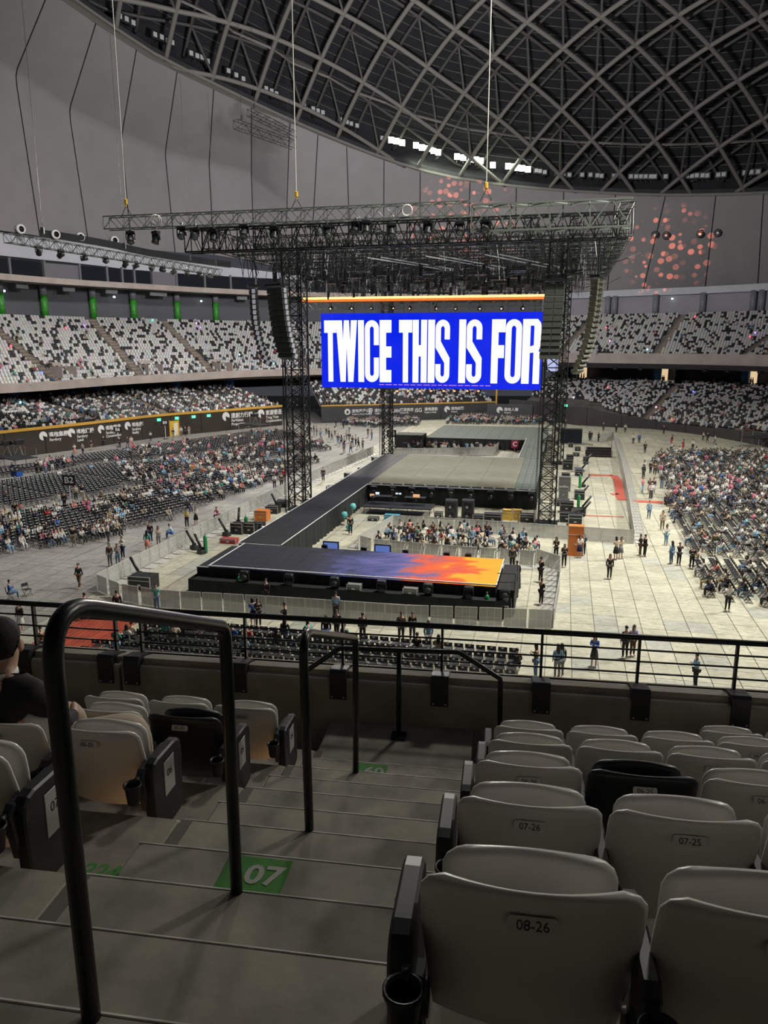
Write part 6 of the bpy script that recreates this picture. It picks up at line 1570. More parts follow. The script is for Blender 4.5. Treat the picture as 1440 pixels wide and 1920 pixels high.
# glowing sticks held in the stands
def tier_pt(path, d0, z0, d1, z1, x, y, ua=0, ub=None):
    ub = ub or path.L; best = None
    for t in [i / 24 for i in range(25)]:
        d, z = d0 + (d1 - d0) * t, z0 + (z1 - z0) * t
        for u in np.linspace(ua, ub, 70):
            q = path.at(float(u), d); pr = proj((q[0], q[1], z + .9)); e = (pr[0] - x) ** 2 + (pr[1] - y) ** 2
            if best is None or e < best[0]: best = (e, q, z)
    return (best[1][0], best[1][1], best[2] + .9)
ULt, LLt, URt, LRt = (AP, 10.3, 8.9, 27.5, 19.6), (LP, .6, 3.2, 15.8, 6.5), (AP, 14.3, 12.7, 31, 21.0), (RP, 1.2, 1.0, 26.5, 7.0)
gcol = dict(violet=(.35, .15, 1), green=(.1, 1, .5), red=(1, .08, .12), blue=(.1, .15, 1), cyan=(.3, .95, 1), orange=(1, .5, .2), pink=(1, .3, .6))
for i, (T, x, y, c) in enumerate(((ULt, 162, 604, 'violet'), (ULt, 283, 600, 'green'), (ULt, 371, 607, 'pink'), (ULt, 384, 606, 'violet'), (ULt, 15, 649, 'red'), (ULt, 82, 699, 'blue'), (ULt, 119, 623, 'red'), (ULt, 450, 661, 'cyan'), (ULt, 510, 681, 'cyan'), (LLt, 37, 755, 'cyan'),
                          (URt, 1140, 616, 'red'), (URt, 1142, 637, 'pink'), (URt, 1217, 656, 'cyan'), (URt, 1296, 590, 'red'), (URt, 1409, 632, 'red'), (URt, 1416, 626, 'violet'), (LRt, 1300, 731, 'blue'), (LRt, 1138, 722, 'red'), (LRt, 1073, 745, 'pink'), (LRt, 1261, 786, 'orange'), (LRt, 1229, 760, 'pink'))):
    L_ = AP.L; ua, ub = (0, LT) if T is ULt else ((LT, L_) if T is URt else (0, None)); P = tier_pt(*T, x, y, ua, ub)
    m_ = mat('glow_' + c, (0, 0, 0), .5, emit=gcol[c], es=3.0)
    o = thing('light_stick', uniq('tiny %s glowing light stick held in the %s' % (c, {id(ULt): 'left upper stand', id(LLt): 'lower stand above the brown wall', id(URt): 'right upper stand', id(LRt): 'right lower stand'}[id(T)])), 'light stick', P, 0, 'glowing light sticks')
    link('globe', MB().lathe([(.001, .2), (.14, .1), (.17, 0), (.12, -.12), (.03, -.18)], n=10), o, m=m_, smooth=True); link('handle', MB().bar((0, 0, -.18), (0, 0, -.45), .04), o, m=M_text)

# ---- advert walls: emblems and words
def wall_frame(path, u, z, off=-.03):
    q = path.at(u, off); return (q[0], q[1], z), q[2] + PI / 2
def wtext(parent, s, size, dx, dz, bold=.0, m=None, align='LEFT', nm='lettering', sx=1.0):
    me = text_mesh(s, size, m or M_text, .008, bold, align, sx); o = link(nm, me, parent, (dx, -.01, dz)); o.rotation_euler = (PI / 2, 0, 0); return o
def swoosh(parent, r_, dx, dz):
    mb = MB(); n = 22
    # disc with a curved leaf cut out of its lower right
    out = [(dx + r_ * math.cos(a), dz + r_ * math.sin(a)) for a in [R(-20) + 2 * PI * .80 * k / n for k in range(n + 1)]]
    inn = [(dx + r_ * .05, dz - r_ * .65), (dx - r_ * .15, dz - r_ * .2), (dx + r_ * .2, dz + .1 * r_), (dx + r_ * .7, dz + .08 * r_)]
    c = (dx - r_ * .1, dz + r_ * .15); 
    for i in range(n): mb.vprism([out[i], out[i + 1], c], -.02, 0)
    mb.vprism([out[n], (dx - r_ * .12, dz - r_ * .1), c], -.02, 0); mb.vprism([out[0], c, (dx + r_ * .15, dz - .02 * r_)], -.02, 0)
    link('round_emblem', mb, parent, m=M_text)
wl_ads = [(82, '遠雄集團', ['Farglory']), (135, '遠雄建設', ['Farglory', 'Land']), (190, '遠雄營造', ['Farglory', 'Construction']), (238, '遠雄房地產', ['Farglory', 'Realty']), (424, '遠創力行銷', ['FarVision', 'Properties']), (489, '東源營造', ['Tong Yuan', 'Construction'])]
for i, (x, ch, en) in enumerate(wl_ads):
    u = col_to_u(LP, x, 0, 2.4); P, rz = wall_frame(LP, u, 2.45); o = thing('wall_sign', 'white round emblem and words on the brown wall, %s sign from the frame edge' % ordn(i + 1), 'sign', P, rz, 'advert signs on the brown wall')
    o['label'] = ['first', 'second', 'third', 'fourth', 'fifth', 'sixth'][i] + ' white emblem sign along the brown advert wall counted from the camera platform'
    s_ = 1.0 if i < 4 else 1.25
    swoosh(o, .62 * s_, 0, .05); wtext(o, ch, .78 * s_, .85 * s_, .05, .02)
    for k, e in enumerate(en): wtext(o, e, .56 * s_, .9 * s_, -.62 * s_ - k * .52 * s_, .012)
fr_ads = [(651, '遠雄海洋公園', 'globe', 'Farglory Ocean Park'), (694, '遠雄悅來', 'arch', 'TAIPEI'), (742, '悅樂旅店', 'word', 'FOGHTEL'), (788, '遠雄建設', 'word2', 'Farglory Realty'), (838, '遠雄創藝', 'disc', 'Farglory'), (908, '遠雄人壽', 'disc', 'Farglory')]
for i, (x, ch, kd, en) in enumerate(fr_ads):
    u = col_to_u(FP, x, 0, 2) if x < 880 else FP.L - 1.5; P, rz = wall_frame(FP, u, 1.95); o = thing('wall_sign', 'pale emblem sign on the charcoal far wall, %s from the gate opening' % ordn(i + 1), 'sign', P, rz, 'advert signs on the charcoal wall')
    if x > 880: o.location = (*S(-12.3, 156.9)[:2], 1.95); o.rotation_euler[2] = RS
    if kd == 'disc': swoosh(o, .62, 0, .05)
    elif kd == 'globe':
        mb = MB(); mb.vprism([(.6 * math.cos(a), .05 + .6 * math.sin(a)) for a in np.linspace(0, 2 * PI, 20)[:-1]], -.02, 0); link('round_emblem', mb, o, m=M_text); mb = MB(); mb.vprism([(-.3, -.1), (.1, -.35), (.3, .1), (.0, .35)], -.03, -.02); link('globe_shape', mb, o, m=M_adwall2)
    elif kd == 'arch':
        mb = MB(); mb.vprism([(-.3, -.6), (-.05, -.6), (-.05, .4), (.3, .4), (.3, .65), (-.3, .65)], -.02, 0); mb.vprism([(.05, -.6), (.25, -.6), (.25, .1), (.05, .1)], -.02, 0); link('arch_emblem', mb, o, m=M_text)
    elif kd == 'word': wtext(o, 'QUAN', .95, -1.3, 0, .03, sx=.75)
    else: wtext(o, 'iSG', 1.1, -1.2, 0, .02)
    wtext(o, ch, .72, .85, .15, .015); wtext(o, en, .42, .9, -.45, .01)
mb = MB(); mb.box((0, 0, 1.6), (9, .3, 3.2)); cw = struct('wall_back_side', mb, M_adwall2); cw.location = S(-10.3, 157.1); cw.rotation_euler[2] = RS
o = thing('yellow_post', 'thin ochre post standing at the end of the far yellow rail', 'post', (*FP.at(FP.L - .1, 0)[:2], 0)); link('shaft', MB().box((0, 0, 3.4), (.3, .3, 6.8)), o, m=M_yellow); link('foot', MB().box((0, 0, .1), (.5, .5, .2)), o, m=M_yellow)
wtext(cw, 'FORT', .5, -2.2, 2.0, .01, mat('dim_gold_text', (.22, .16, .03), .6))
M_exit = mat('green_exit_glow', (0, 0, 0), .5, emit=(.12, 1.0, .45), es=2.2)
for i, (x, path, z) in enumerate(((297, LP, 3.0), (330, LP, 3.0), (362, LP, 3.0), (391, LP, 3.0), (1063, RP, 3.6))):
    u = col_to_u(path, x, 0, z); P, rz = wall_frame(path, u, z - .1, -.12); o = thing('exit_sign', 'glowing green exit lamp on the %s' % ['brown wall, nearest the fourth emblem', 'brown wall over the yellow doorway', 'brown wall, third along', 'brown wall, nearest the fifth emblem', 'plum wall by the right tower'][i], 'exit sign', P, rz, 'green exit lamps')
    link('lamp_box', MB().box((0, 0, 0), (.62, .18, .42)), o, m=M_exit); link('bracket', MB().box((0, .08, .28), (.1, .1, .2)), o, m=M_black)
u = col_to_u(LP, 326, 0, 1.5); P, rz = wall_frame(LP, u, 0, -.06); o = thing('yellow_doorway', 'open lit yellow doorway in the brown wall', 'door', P, rz)
M_ydoor = mat('yellow_door', (.50, .33, .04), .6, emit=(.5, .3, .02), es=.25)
link('door_leaf', MB().box((0, 0, 1.25), (1.7, .1, 2.5)), o, m=M_ydoor); link('frame', MB().box((-.9, -.03, 1.3), (.14, .16, 2.6)), o, m=M_yellow); link('frame', MB().box((.9, -.03, 1.3), (.14, .16, 2.6)), o, m=M_yellow); link('opening', MB().box((.3, -.06, 1.1), (.8, .04, 2.1)), o, m=mat('bright_interior', (.8, .75, .6), .8))
M_signk = mat('sign_black', (.012, .012, .012), .5); M_signw = mat('sign_white', (.8, .8, .8), .5)
def sign(label, x, y, h, txt, w_, hh, fx_=(.8, .8, .8), red=False, scale=1.0, base=True):
    P = G(x, y); o = thing('block_sign', label, 'sign', P, 0, 'block signs on the floor'); 
    if h > 0: link('pole', MB().bar((0, 0, 0), (0, 0, h), .04, 6), o, m=M_signw); link('foot', MB().box((0, 0, .03), (.6, .6, .06)), o, m=M_black)
    b = link('board', MB().box((0, 0, h + hh / 2), (w_, .06, hh)), o, m=M_signk if not red else mat('sign_red', (.28, .02, .06), .5)); me = text_mesh(txt, hh * .85, M_signw if not red else M_signw, .006, .012); t = link('lettering', me, b, (0, -.035, h + hh / 2)); t.rotation_euler = (PI / 2, 0, 0); return o
sign('tall white pole with black B2 board rising from the left chairs', 134, 956, 2.3, 'B2', 1.15, .95); sign('small black B6 board against the brown wall by the third emblem', 223, 838, 2.2, 'B6', 1.2, .8); sign('small black B9 board near the lit yellow doorway', 311, 823, 2.2, 'B9', 1.1, .8)
sign('black pole sign with B4 board behind the main stage', 734, 852, 2.4, 'B4', 1.3, 1.0); sign('square C sign on a rosy board at the rear stage front', 965, 846, .45, 'C', .95, 1.1, red=True); sign('small white 33 card on the barrier behind the lit stage', 871, 1049, .75, '33', .6, .5)

# ---- crowd barriers
M_mesh = bpy.data.materials.new('barrier_mesh'); M_mesh.use_nodes = True; _nt = M_mesh.node_tree; _b = _nt.nodes['Principled BSDF']; _b.inputs['Base Color'].default_value = (.50, .50, .47, 1); _b.inputs['Roughness'].default_value = .5; _b.inputs['Alpha'].default_value = .62
bf = MB(); W_ = 1.18
for z in (.05, .55, 1.10): bf.tube([(-W_ / 2, 0, z), (W_ / 2, 0, z)], .022 if z != .55 else .013, 4)
for x in (-W_ / 2, -.2, .2, W_ / 2): bf.tube([(x, 0, 0), (x, 0, 1.1)], .022 if abs(x) > .5 else .012, 4)
br2 = MB(); br2.bar((-.5, 0, .95), (-.5, .95, .06), .016); br2.bar((.5, 0, .95), (.5, .95, .06), .016); br2.bar((-.5, .95, .05), (.5, .95, .05), .016)
BM = dict(frame=bf.mesh('frame', mat('barrier_aluminium', (.62, .62, .60), .4, .3)), mesh=MB().box((0, 0, .58), (W_ - .04, .012, 1.0)).mesh('mesh_panel', M_mesh), foot=MB().box((0, .5, .03), (1.0, .75, .03)).mesh('foot_plate', mat('foot_plate_alu', (.48, .48, .46), .5, .3)), brace=br2.mesh('brace', MATS['barrier_aluminium']))
def barrier_line(pts, side, name, px=True, step=1.22):
    P = [PS(*p) for p in pts] if px else pts; n = 0
    for i in range(len(P) - 1):
        a, b = P[i], P[i + 1]; L = math.dist(a, b); k = max(1, round(L / step)); ang = math.atan2(b[1] - a[1], b[0] - a[0]) + (0 if side > 0 else PI)
        for j in range(k):
            t = (j + .5) / k; n += 1; o = thing('crowd_barrier', 'aluminium mesh crowd barrier, %s unit of %s' % (ordn(n), name), 'barrier', S(a[0] + (b[0] - a[0]) * t, a[1] + (b[1] - a[1]) * t), RS + ang, 'barriers of ' + name)
            link('frame', BM['frame'], o); link('mesh_panel', BM['mesh'], o); link('foot_plate', BM['foot'], o); link('brace', BM['brace'], o)
barrier_line([(182, 1108), (300, 1048), (440, 975), (570, 908), (700, 851)], -1, 'the long line beside the left chairs')
barrier_line([(228, 1128), (300, 1140), (500, 1152), (760, 1170), (1035, 1180)], 1, 'the front line under the railing')
barrier_line([(182, 1108), (228, 1128)], 1, 'the short front corner')
barrier_line([(1037, 1178), (1048, 1112), (1050, 1072), (1006, 1058)], 1, 'the stage end corner')
barrier_line([(672, 1030), (738, 990), (880, 998), (1040, 1010), (1186, 1020)], 1, 'the line behind the pen')
barrier_line([(672, 1030), (700, 1038), (860, 1052), (1006, 1062)], -1, 'the line behind the lit stage')
barrier_line([(1188, 1020), (1178, 950), (1165, 880), (1150, 822)], -1, 'the long line beside the right aisle')
barrier_line([(1120, 828), (1150, 822)], 1, 'the far reddish corner')
barrier_line([(736, 856), (835, 855), (925, 852), (936, 842), (925, 833), (740, 828)], 1, 'the pen behind the main stage')

# ---- equipment on the floor
M_case = mat('flight_case_black', (.014, .015, .017), .45); M_green2 = mat('green_gas_cylinder', (.02, .22, .07), .35); M_or = mat('orange_case', (.65, .18, .03), .5); M_ye = mat('yellow_case', (.60, .36, .04), .5); M_bl = mat('blue_crate', (.03, .28, .45), .5); M_rd = mat('red_canister', (.45, .03, .03), .4)
def case(label, P, w_, d, h, m=None, rz=0, z=0, lid=True):
    o = thing('flight_case', label, 'equipment case', (P[0], P[1], z), RS + rz, 'equipment cases'); link('body', MB().bbox((0, 0, h / 2), (w_, d, h), .02), o, m=m or M_case)
    for s_ in (-1, 1):
        for t_ in (-1, 1): link('corner_strip', MB().box((s_ * w_ / 2, t_ * d / 2, h / 2), (.045, .045, h + .01)), o, m=M_alu)
    link('lid_strip', MB().box((0, -d / 2, h * .72), (w_, .03, .035)), o, m=M_alu); link('top_strip', MB().box((0, -d / 2, h), (w_, .04, .04)), o, m=M_alu); link('handle', MB().box((0, -d / 2 - .02, h * .4), (.2, .03, .1)), o, m=M_alu); return o
def cylinder(label, P):
    o = thing('gas_cylinder', label, 'gas cylinder', P, 0, 'green gas cylinders'); link('bottle', MB().lathe([(.13, 0), (.15, .05), (.15, 1.15), (.11, 1.3), (.05, 1.36)], n=14), o, m=M_green2, smooth=True); link('valve', MB().lathe([(.035, 1.36), (.035, 1.46), (.05, 1.47), (.05, 1.5)], n=8), o, m=M_alu)
def cannon(label, P, rz):
    o = thing('confetti_cannon', label, 'cannon', P, rz, 'tilted black confetti cannons'); link('barrel', MB().tube([(0, 0, .35), (.75, 0, 1.35)], .10, 10), o, m=M_black, smooth=True); link('base', MB().bbox((0, 0, .15), (.6, .45, .3), .03), o, m=M_case); link('yoke', MB().box((.02, 0, .35), (.1, .35, .25)), o, m=M_black)
for i, (x, y) in enumerate(((450, 1120), (462, 998), (1087, 915), (1084, 955), (912, 1158), (386, 1037))): cylinder('green gas cylinder %s' % ['standing before the front stage drape', 'by the black case beside the runway', 'farther one on the right tiles by a cannon', 'nearer one on the right tiles by a cannon', 'at the right corner of the front stage', 'at the left back corner of the front stage'][i], G(x, y))
for i, (x, y, r_) in enumerate(((1092, 913, 0), (1088, 935, 0), (1092, 957, 0), (1090, 968, 0), (1090, 885, 0), (1098, 870, 0), (262, 1085, 2.6), (365, 1030, 2.6), (378, 1038, 2.4), (425, 1005, 2.6), (447, 985, 1.6), (520, 955, 2.4))): cannon('black confetti cannon tilted upward, %s' % (['second on the right tiles', 'third on the right tiles', 'fourth on the right tiles', 'last before the stacked black lids', 'first on the right tiles', 'beside the far step unit', 'on the case near the barrier corner', 'first behind the stage corner', 'second behind the stage corner', 'beside the barrier plates', 'upright one by the green cylinder', 'near the runway tower']) [i], G(x, y), r_)
cs = [(270, 1103, 1.5, 1.1, .9, None, 'large black flight case by the barrier corner'), (447, 1000, 1.0, .8, .9, None, 'black flight case with silver edges beside the runway'), (470, 1000, .9, .7, .9, None, 'black case just behind the green cylinder'), (484, 995, 1.0, .8, .7, None, 'low black case between cylinder and orange case'), (492, 975, 1.1, .9, .9, M_or, 'orange case stack beside the runway'), (512, 962, 1.2, .8, .7, None, 'black case heap left of the runway tower'), (530, 950, 1.2, .9, .6, None, 'flat dark case against the runway tower'), (430, 1018, 1.3, .6, .4, M_rd, 'low reddish case at the barrier plates'),
      (822, 972, .7, .5, .6, None, 'small silver-edged rack before the main stage drape'), (897, 978, .9, .7, .65, None, 'small silver-edged case beside the wide case'), (924, 979, 1.5, .7, .8, None, 'wide silver-edged case before the main stage'), (952, 974, .9, .7, .9, M_ye, 'left yellow case before the main stage'), (968, 974, .9, .7, .9, M_ye, 'right yellow case before the main stage'), (735, 976, 1.3, .6, .55, M_bl, 'blue crate under the technician platform'), (752, 974, .6, .4, .25, M_rd, 'small red box beside the blue crate'), (700, 976, .9, .6, .35, None, 'low black steps box left of the blue crate'), (770, 977, .9, .6, .35, None, 'low black steps box right of the red box'),
      (988, 978, 1.2, .8, .7, None, 'dark cable box beside the yellow cases'), (1010, 995, 1.3, .7, .4, None, 'flat cable tray below the front right tower'), (1062, 960, 1.2, .8, 1.0, None, 'black case with white badge by the tower, upper one'), (1062, 978, 1.2, .8, .85, None, 'black case with white badge by the tower, lower one'), (1058, 920, 1.2, .9, 1.5, mat('grey_amp_rack', (.12, .125, .12), .5), 'tall grey amplifier rack with round holes'), (1056, 935, .9, .8, 1.2, MATS['grey_amp_rack'], 'lower grey rack below the tall amplifier rack'), (1055, 948, 1.2, .8, .6, None, 'dark flat case between grey rack and badge cases'), (1060, 905, .9, .9, 1.1, None, 'black round-topped case above the grey racks'), (1064, 880, 1.2, .9, 1.2, None, 'black speaker-like case near the blue basket'), (1068, 870, .9, .8, 1.2, None, 'dark case heap farther along the tower side'),
      (1085, 892, .9, .7, .8, None, 'silver-edged case on the right tiles, by red strip'), (1086, 936, 1.0, .8, .9, None, 'silver-edged case with white badge on the right tiles'), (1098, 866, .7, .6, .7, None, 'small silver-edged case beside step unit'), (1085, 963, 1.2, .9, .5, None, 'open silver-edged case behind black lids'), (1085, 885, 1.0, .8, .5, mat('blue_basket', (.02, .05, .25), .5), 'blue basket beneath a silver pile'), (1070, 838, .7, .6, .6, None, 'small case before the black cloth box'), (1083, 845, .8, .6, .6, None, 'second small case before the black cloth box'), (1080, 855, .9, .6, .5, None, 'third small pale-edged case on the far tiles'),
      (928, 1155, .9, .7, .75, None, 'black flight case with white badge at the stage corner'), (941, 1156, .7, .7, .75, None, 'second flight case beside the corner one'), (390, 1113, 1.1, .6, .55, mat('grey_steps', (.2, .2, .19), .5), 'small grey step box at the front stage left end'), (880, 1140, .6, .5, 1.2, None, 'small silver rack at the front stage corner'), (1078, 985, 1.1, 1.0, 1.0, None, 'stacked black lids above the orange case')]
for x, y, w_, d, h, m_, l in cs: case(l, G(x, y), w_, d, h, m_)
P = G(1078, 1040); o = case('tall orange speaker dolly behind the barrier at the aisle mouth', P, 1.1, .8, 2.2, M_or)
# big bass speakers
for i, x in enumerate((846, 877)):
    P = G(x, 972); o = thing('bass_speaker', 'tall black double bass speaker before the main stage, %s' % ['next to the small rack', 'next to the small cases'][i], 'speaker', P, RS, 'double bass speakers'); link('cabinet', MB().bbox((0, 0, .85), (1.05, .8, 1.7), .03), o, m=M_cab2)
    for z in (.45, 1.25): link('cone', MB().lathe([(.38, -.41), (.34, -.43), (.12, -.36), (.001, -.38)], (0, 0, z), 18, 'Y'), o, m=M_blackp, smooth=True)
    # sound gear of the two keeps apart
# technician platform with tables
o = thing('technician_platform', 'low black platform with tables, laptops and screens before the main stage', 'platform', G(748, 962), RS)
link('platform_deck', MB().bbox((0, 0, .7), (6.2, 2.4, .12), .02), o, m=M_deck)
for x in (-3, -1, 1, 3):
    for y in (-1.1, 1.1): link('leg', MB().bar((x, y, 0), (x, y, .66), .03), o, m=M_black)
for k, x in enumerate((-1.6, 1.5)):
    t = thing('work_table', 'black work table on the technician platform, %s' % ['with glowing monitors' , 'with the orange laptop'][k], 'table', None or tuple(Vector(G(748, 962)) + Vector((x * math.cos(RS), x * math.sin(RS), .77))), RS, 'work tables'); link('table_top', MB().bbox((0, 0, .75), (1.9, .8, .05), .01), t, m=M_black)
    for a in (-.85, .85):
        for b in (-.35, .35): link('leg', MB().bar((a, b, 0), (a, b, .73), .02), t, m=M_black)
M_scr = mat('monitor_glow', (0, 0, 0), .5, emit=(.8, .9, 1), es=1.0); M_scro = mat('monitor_orange', (0, 0, 0), .5, emit=(.9, .5, .25), es=.9)
for k, (x, m_, w_, z) in enumerate(((-2.0, M_scr, .35, 1.75), (-.2, M_scr, .22, 1.8), (.1, M_scr, .22, 1.8), (1.6, M_scro, .62, 1.62), (-2.5, M_scro, .4, 1.55))):
    P = Vector(G(748, 962)) + Vector((x * math.cos(RS), x * math.sin(RS), z)); t = thing('monitor', 'small %s monitor on the technician tables, %s from the bass speakers' % ('glowing' if m_ is M_scr else 'orange', ordn(5 - k)), 'monitor', P, RS, 'monitors'); link('screen', MB().box((0, -.02, 0), (w_, .02, w_ * .62)), t, m=m_); link('case', MB().box((0, .01, 0), (w_ + .05, .03, w_ * .7)), t, m=M_black); link('stand', MB().box((0, .02, -w_ * .4), (.06, .03, w_ * .3)), t, m=M_black)
for k in range(3):
    t = thing('office_chair', 'black work chair behind the technician table, %s from the runway' % ordn(k + 1), 'chair', tuple(Vector(G(700 + k * 40, 956)) + Vector((0, 0, .76))), RS, 'work chairs'); link('seat', MB().bbox((0, 0, .45), (.45, .45, .08), .03), t, m=M_dark); link('backrest', MB().bbox((0, .22, .8), (.42, .07, .55), .03), t, m=M_dark); link('stem', MB().bar((0, 0, .05), (0, 0, .42), .03), t, m=M_alu)
# balloons and fans beside the runway end
for k, (x, y, z) in enumerate(((646, 985, .9), (662, 975, 1.2), (655, 995, .3))):
    P = G(x, y); o = thing('round_fan', 'turquoise round balloon-like prop beside the man in the long coat, %s' % ['lower', 'upper', 'floor'][k], 'prop', (P[0], P[1], z), 0, 'turquoise props'); link('ball', MB().lathe([(.001, .32), (.2, .25), (.3, 0), (.2, -.22), (.001, -.3)], n=14), o, m=mat('turquoise', (.12, .45, .46), .5), smooth=True); link('stick', MB().bar((0, 0, -.3), (0, 0, -z), .02), o, m=M_alu)
# monitors on the back edge of the lit stage and lamps on its front ledge
for i, (x, y) in enumerate(((649, 1020), (741, 1024))):
    P = G(x, y, 1.0); o = thing('stage_monitor', 'small bluish floor monitor behind the lit stage, %s' % ['nearer the runway', 'in the middle'][i], 'monitor', S(toS(P)[0], 47.6, 1.55), RS, 'floor monitors'); link('screen', MB().box((0, -.06, .25), (.95, .02, .5)), o, m=mat('monitor_blue', (0, 0, 0), .5, emit=(.12, .2, .55), es=.8)); link('case', MB().box((0, 0, .25), (1.1, .1, .65)), o, m=M_black); link('stand', MB().box((0, .0, -.7), (.1, .1, 1.5)), o, m=M_black)
for i, a in enumerate((-18.0, -15.2, -12.4, -9.6, -6.9, -4.6, -2.6)):
    moving_head('ledge_light', 'black moving head on the front stage ledge, %s from the green cylinder end' % ordn(i + 1), 'stage light', 'moving heads on the ledge', S(a, 40.95, 1.35), RS, .9 if i % 2 else -.6, .85, False)
for i, a in enumerate((-15.0, -12.3, -9.5, -6.8, -5.4)):
    moving_head('rear_edge_light', 'small black lamp behind the lit stage edge, %s from the runway' % ordn(i + 1), 'stage light', 'lamps behind the lit stage', S(a, 47.35, 1.62), RS, .8, .6, False)
for i in range(9):
    moving_head('stage_front_light', 'black lamp under the main stage lip, %s from the runway' % ordn(i + 1), 'stage light', 'lamps under the main stage lip', S(-17.2 + i * 1.85, 70.2, 1.25), RS, [.7, -.8, .3][i % 3], .95, False)
for i, a in enumerate((-11.2, -7.9)):
    case('pale-lidded control box on the front stage ledge, %s' % ['first', 'second'][i], S(a, 40.9, 0), .8, .4, .4, MATS['grey_steps'], 0, 1.1)
# runway side gear: dark heaps between barrier and runway
for i in range(14):
    b = 72 + i * 2.1; case('dark gear case in the strip beside the far runway, %s from the tower' % ordn(i + 1), S(-22.3 - .4 * (i % 3), b), .9, .7, .5 + .3 * (i % 2), None, .2 * i)
# stairs unit, draped box, ramps, strips
P = G(1122, 855); o = thing('step_unit', 'black wooden step unit standing on the far right tiles', 'stairs', P, RS)
for k in range(4): link('tread', MB().bbox((0, k * .55 - .9, .28 * (k + 1) - .05), (3.3, .56, .1), .02), o, m=mat('dark_red_tread', (.05, .02, .025), .6)); link('riser', MB().box((0, k * .55 - 1.17, .28 * (k + .5)), (3.3, .04, .28)), o, m=M_black)
for s_ in (-1.7, 1.7): link('side_rail', MB().tube([(s_, -1.2, 0), (s_, -1.2, .9), (s_, 1, 2.0), (s_, 1, 0)], .04, 6), o, m=M_black)
P = G(1070, 830); o = thing('draped_box', 'big dark navy cloth-covered box on the far floor', 'box', P, RS); link('cloth', MB().bbox((0, 0, 1.05), (3.3, 2.0, 2.1), .08), o, m=mat('navy_cloth', (.006, .009, .02), .9)); link('table_top', MB().box((0, 0, 2.12), (3.35, 2.05, .05)), o, m=M_black)
M_redm = mat('red_cable_cover', (.48, .09, .055), .7); M_redo = mat('red_ramp', (.30, .045, .02), .6, var=.3, scale=1.2)
def strip_on_floor(label, pts, w_):
    o = thing('cable_cover', label, 'cable cover', S(*PS(*pts[0]), 0), RS, 'red floor strips'); P = [PS(*p) for p in pts]; o0 = P[0]
    for i in range(len(P) - 1):
        a, b = P[i], P[i + 1]; L = math.dist(a, b); n = max(1, round(L / 1.0)); ang = math.atan2(b[1] - a[1], b[0] - a[0])
        for k in range(n):
            t = (k + .5) / n; s_ = link('segment', MB().bbox((0, 0, .03), (L / n - .02, w_, .06), .02), o, (a[0] + (b[0] - a[0]) * t - o0[0], a[1] + (b[1] - a[1]) * t - o0[1], 0), m=M_redm); s_.rotation_euler[2] = ang
strip_on_floor('red cable cover crossing from barrier to the right chairs', [(1186, 940), (1265, 943)], .9); strip_on_floor('red cable cover bending along the right barrier', [(1103, 891), (1150, 892), (1158, 900), (1163, 930), (1166, 938)], .9)
strip_on_floor('short red cable cover stub beside the barrier', [(1146, 927), (1160, 927)], .8); strip_on_floor('thin dark red cable run crossing the tiles', [(1096, 967), (1170, 970)], .18)
o = thing('red_ramp', 'orange-red slatted ramp with yellow lines below the railing', 'ramp', S(-24.2, 34.0, 0), RS)
for k in range(12): link('plank', MB().bbox((-1.45 + k * .3, -.1, .06), (.245, 7.0, .12), .015), o, m=M_redo)
for k in (8, 9): link('yellow_line', MB().box((-1.3 + k * .3, 2.6, .125), (.05, 1.6, .01)), o, m=M_yellow)
# camera platforms
def cam_platform(label, P, rz):
    o = thing('camera_platform', label, 'platform', P, rz, 'camera platforms'); link('deck', MB().bbox((0, 0, 1.5), (5, 3, .1), .02), o, m=M_deck)
    for x in (-2.4, 0, 2.4):
        for y in (-1.4, 1.4): link('pole', MB().bar((x, y, 0), (x, y, 2.6 if y > 0 else 1.5), .04, 6), o, m=M_alu)
    for x in (-1.2, 1.2): link('cross_brace', MB().bar((x - 1.2, -1.4, 0), (x + 1.2, -1.4, 1.45), .03), o, m=M_alu)
    link('rail', MB().bar((-2.4, 1.4, 2.5), (2.4, 1.4, 2.5), .03), o, m=M_redm); return o
cam_platform('scaffold camera platform at the left edge below the brown wall', G(30, 880), -.6); cam_platform('scaffold camera platform at the end of the brown wall', G(478, 812), -.6); cam_platform('scaffold platform at the right edge by the plum wall', G(1425, 838), .5)
for i, (x, y, s_) in enumerate(((18, 878, 1), (40, 876, 1), (480, 812, .8))):
    P = G(x, y); o = thing('tv_camera', 'black television camera on tripod, %s' % ['at the left frame edge', 'second on the left platform', 'on the platform at the brown wall end'][i], 'camera', (P[0], P[1], 1.56), -.5, 'television cameras')
    link('body', MB().bbox((0, 0, 1.6), (.5, 1.3, .55), .06), o, m=M_blackp); link('lens', MB().lathe([(.2, -.65), (.26, -1.1), (.2, -1.12)], (0, 0, 1.6), 12, 'Y'), o, m=M_black)
    for a in (0, 2.1, 4.2): link('leg', MB().bar((0, 0, 1.3), (.6 * math.cos(a), .6 * math.sin(a), 0), .035), o, m=M_alu)
P = G(32, 893); o = thing('blue_crate', 'bright blue crate under the left camera platform', 'crate', P, -.5); link('body', MB().bbox((0, 0, .3), (1.1, .8, .6), .04), o, m=mat('bright_blue', (.015, .08, .34), .5)); link('lid', MB().bbox((0, 0, .62), (1.12, .82, .05), .02), o, m=M_case)

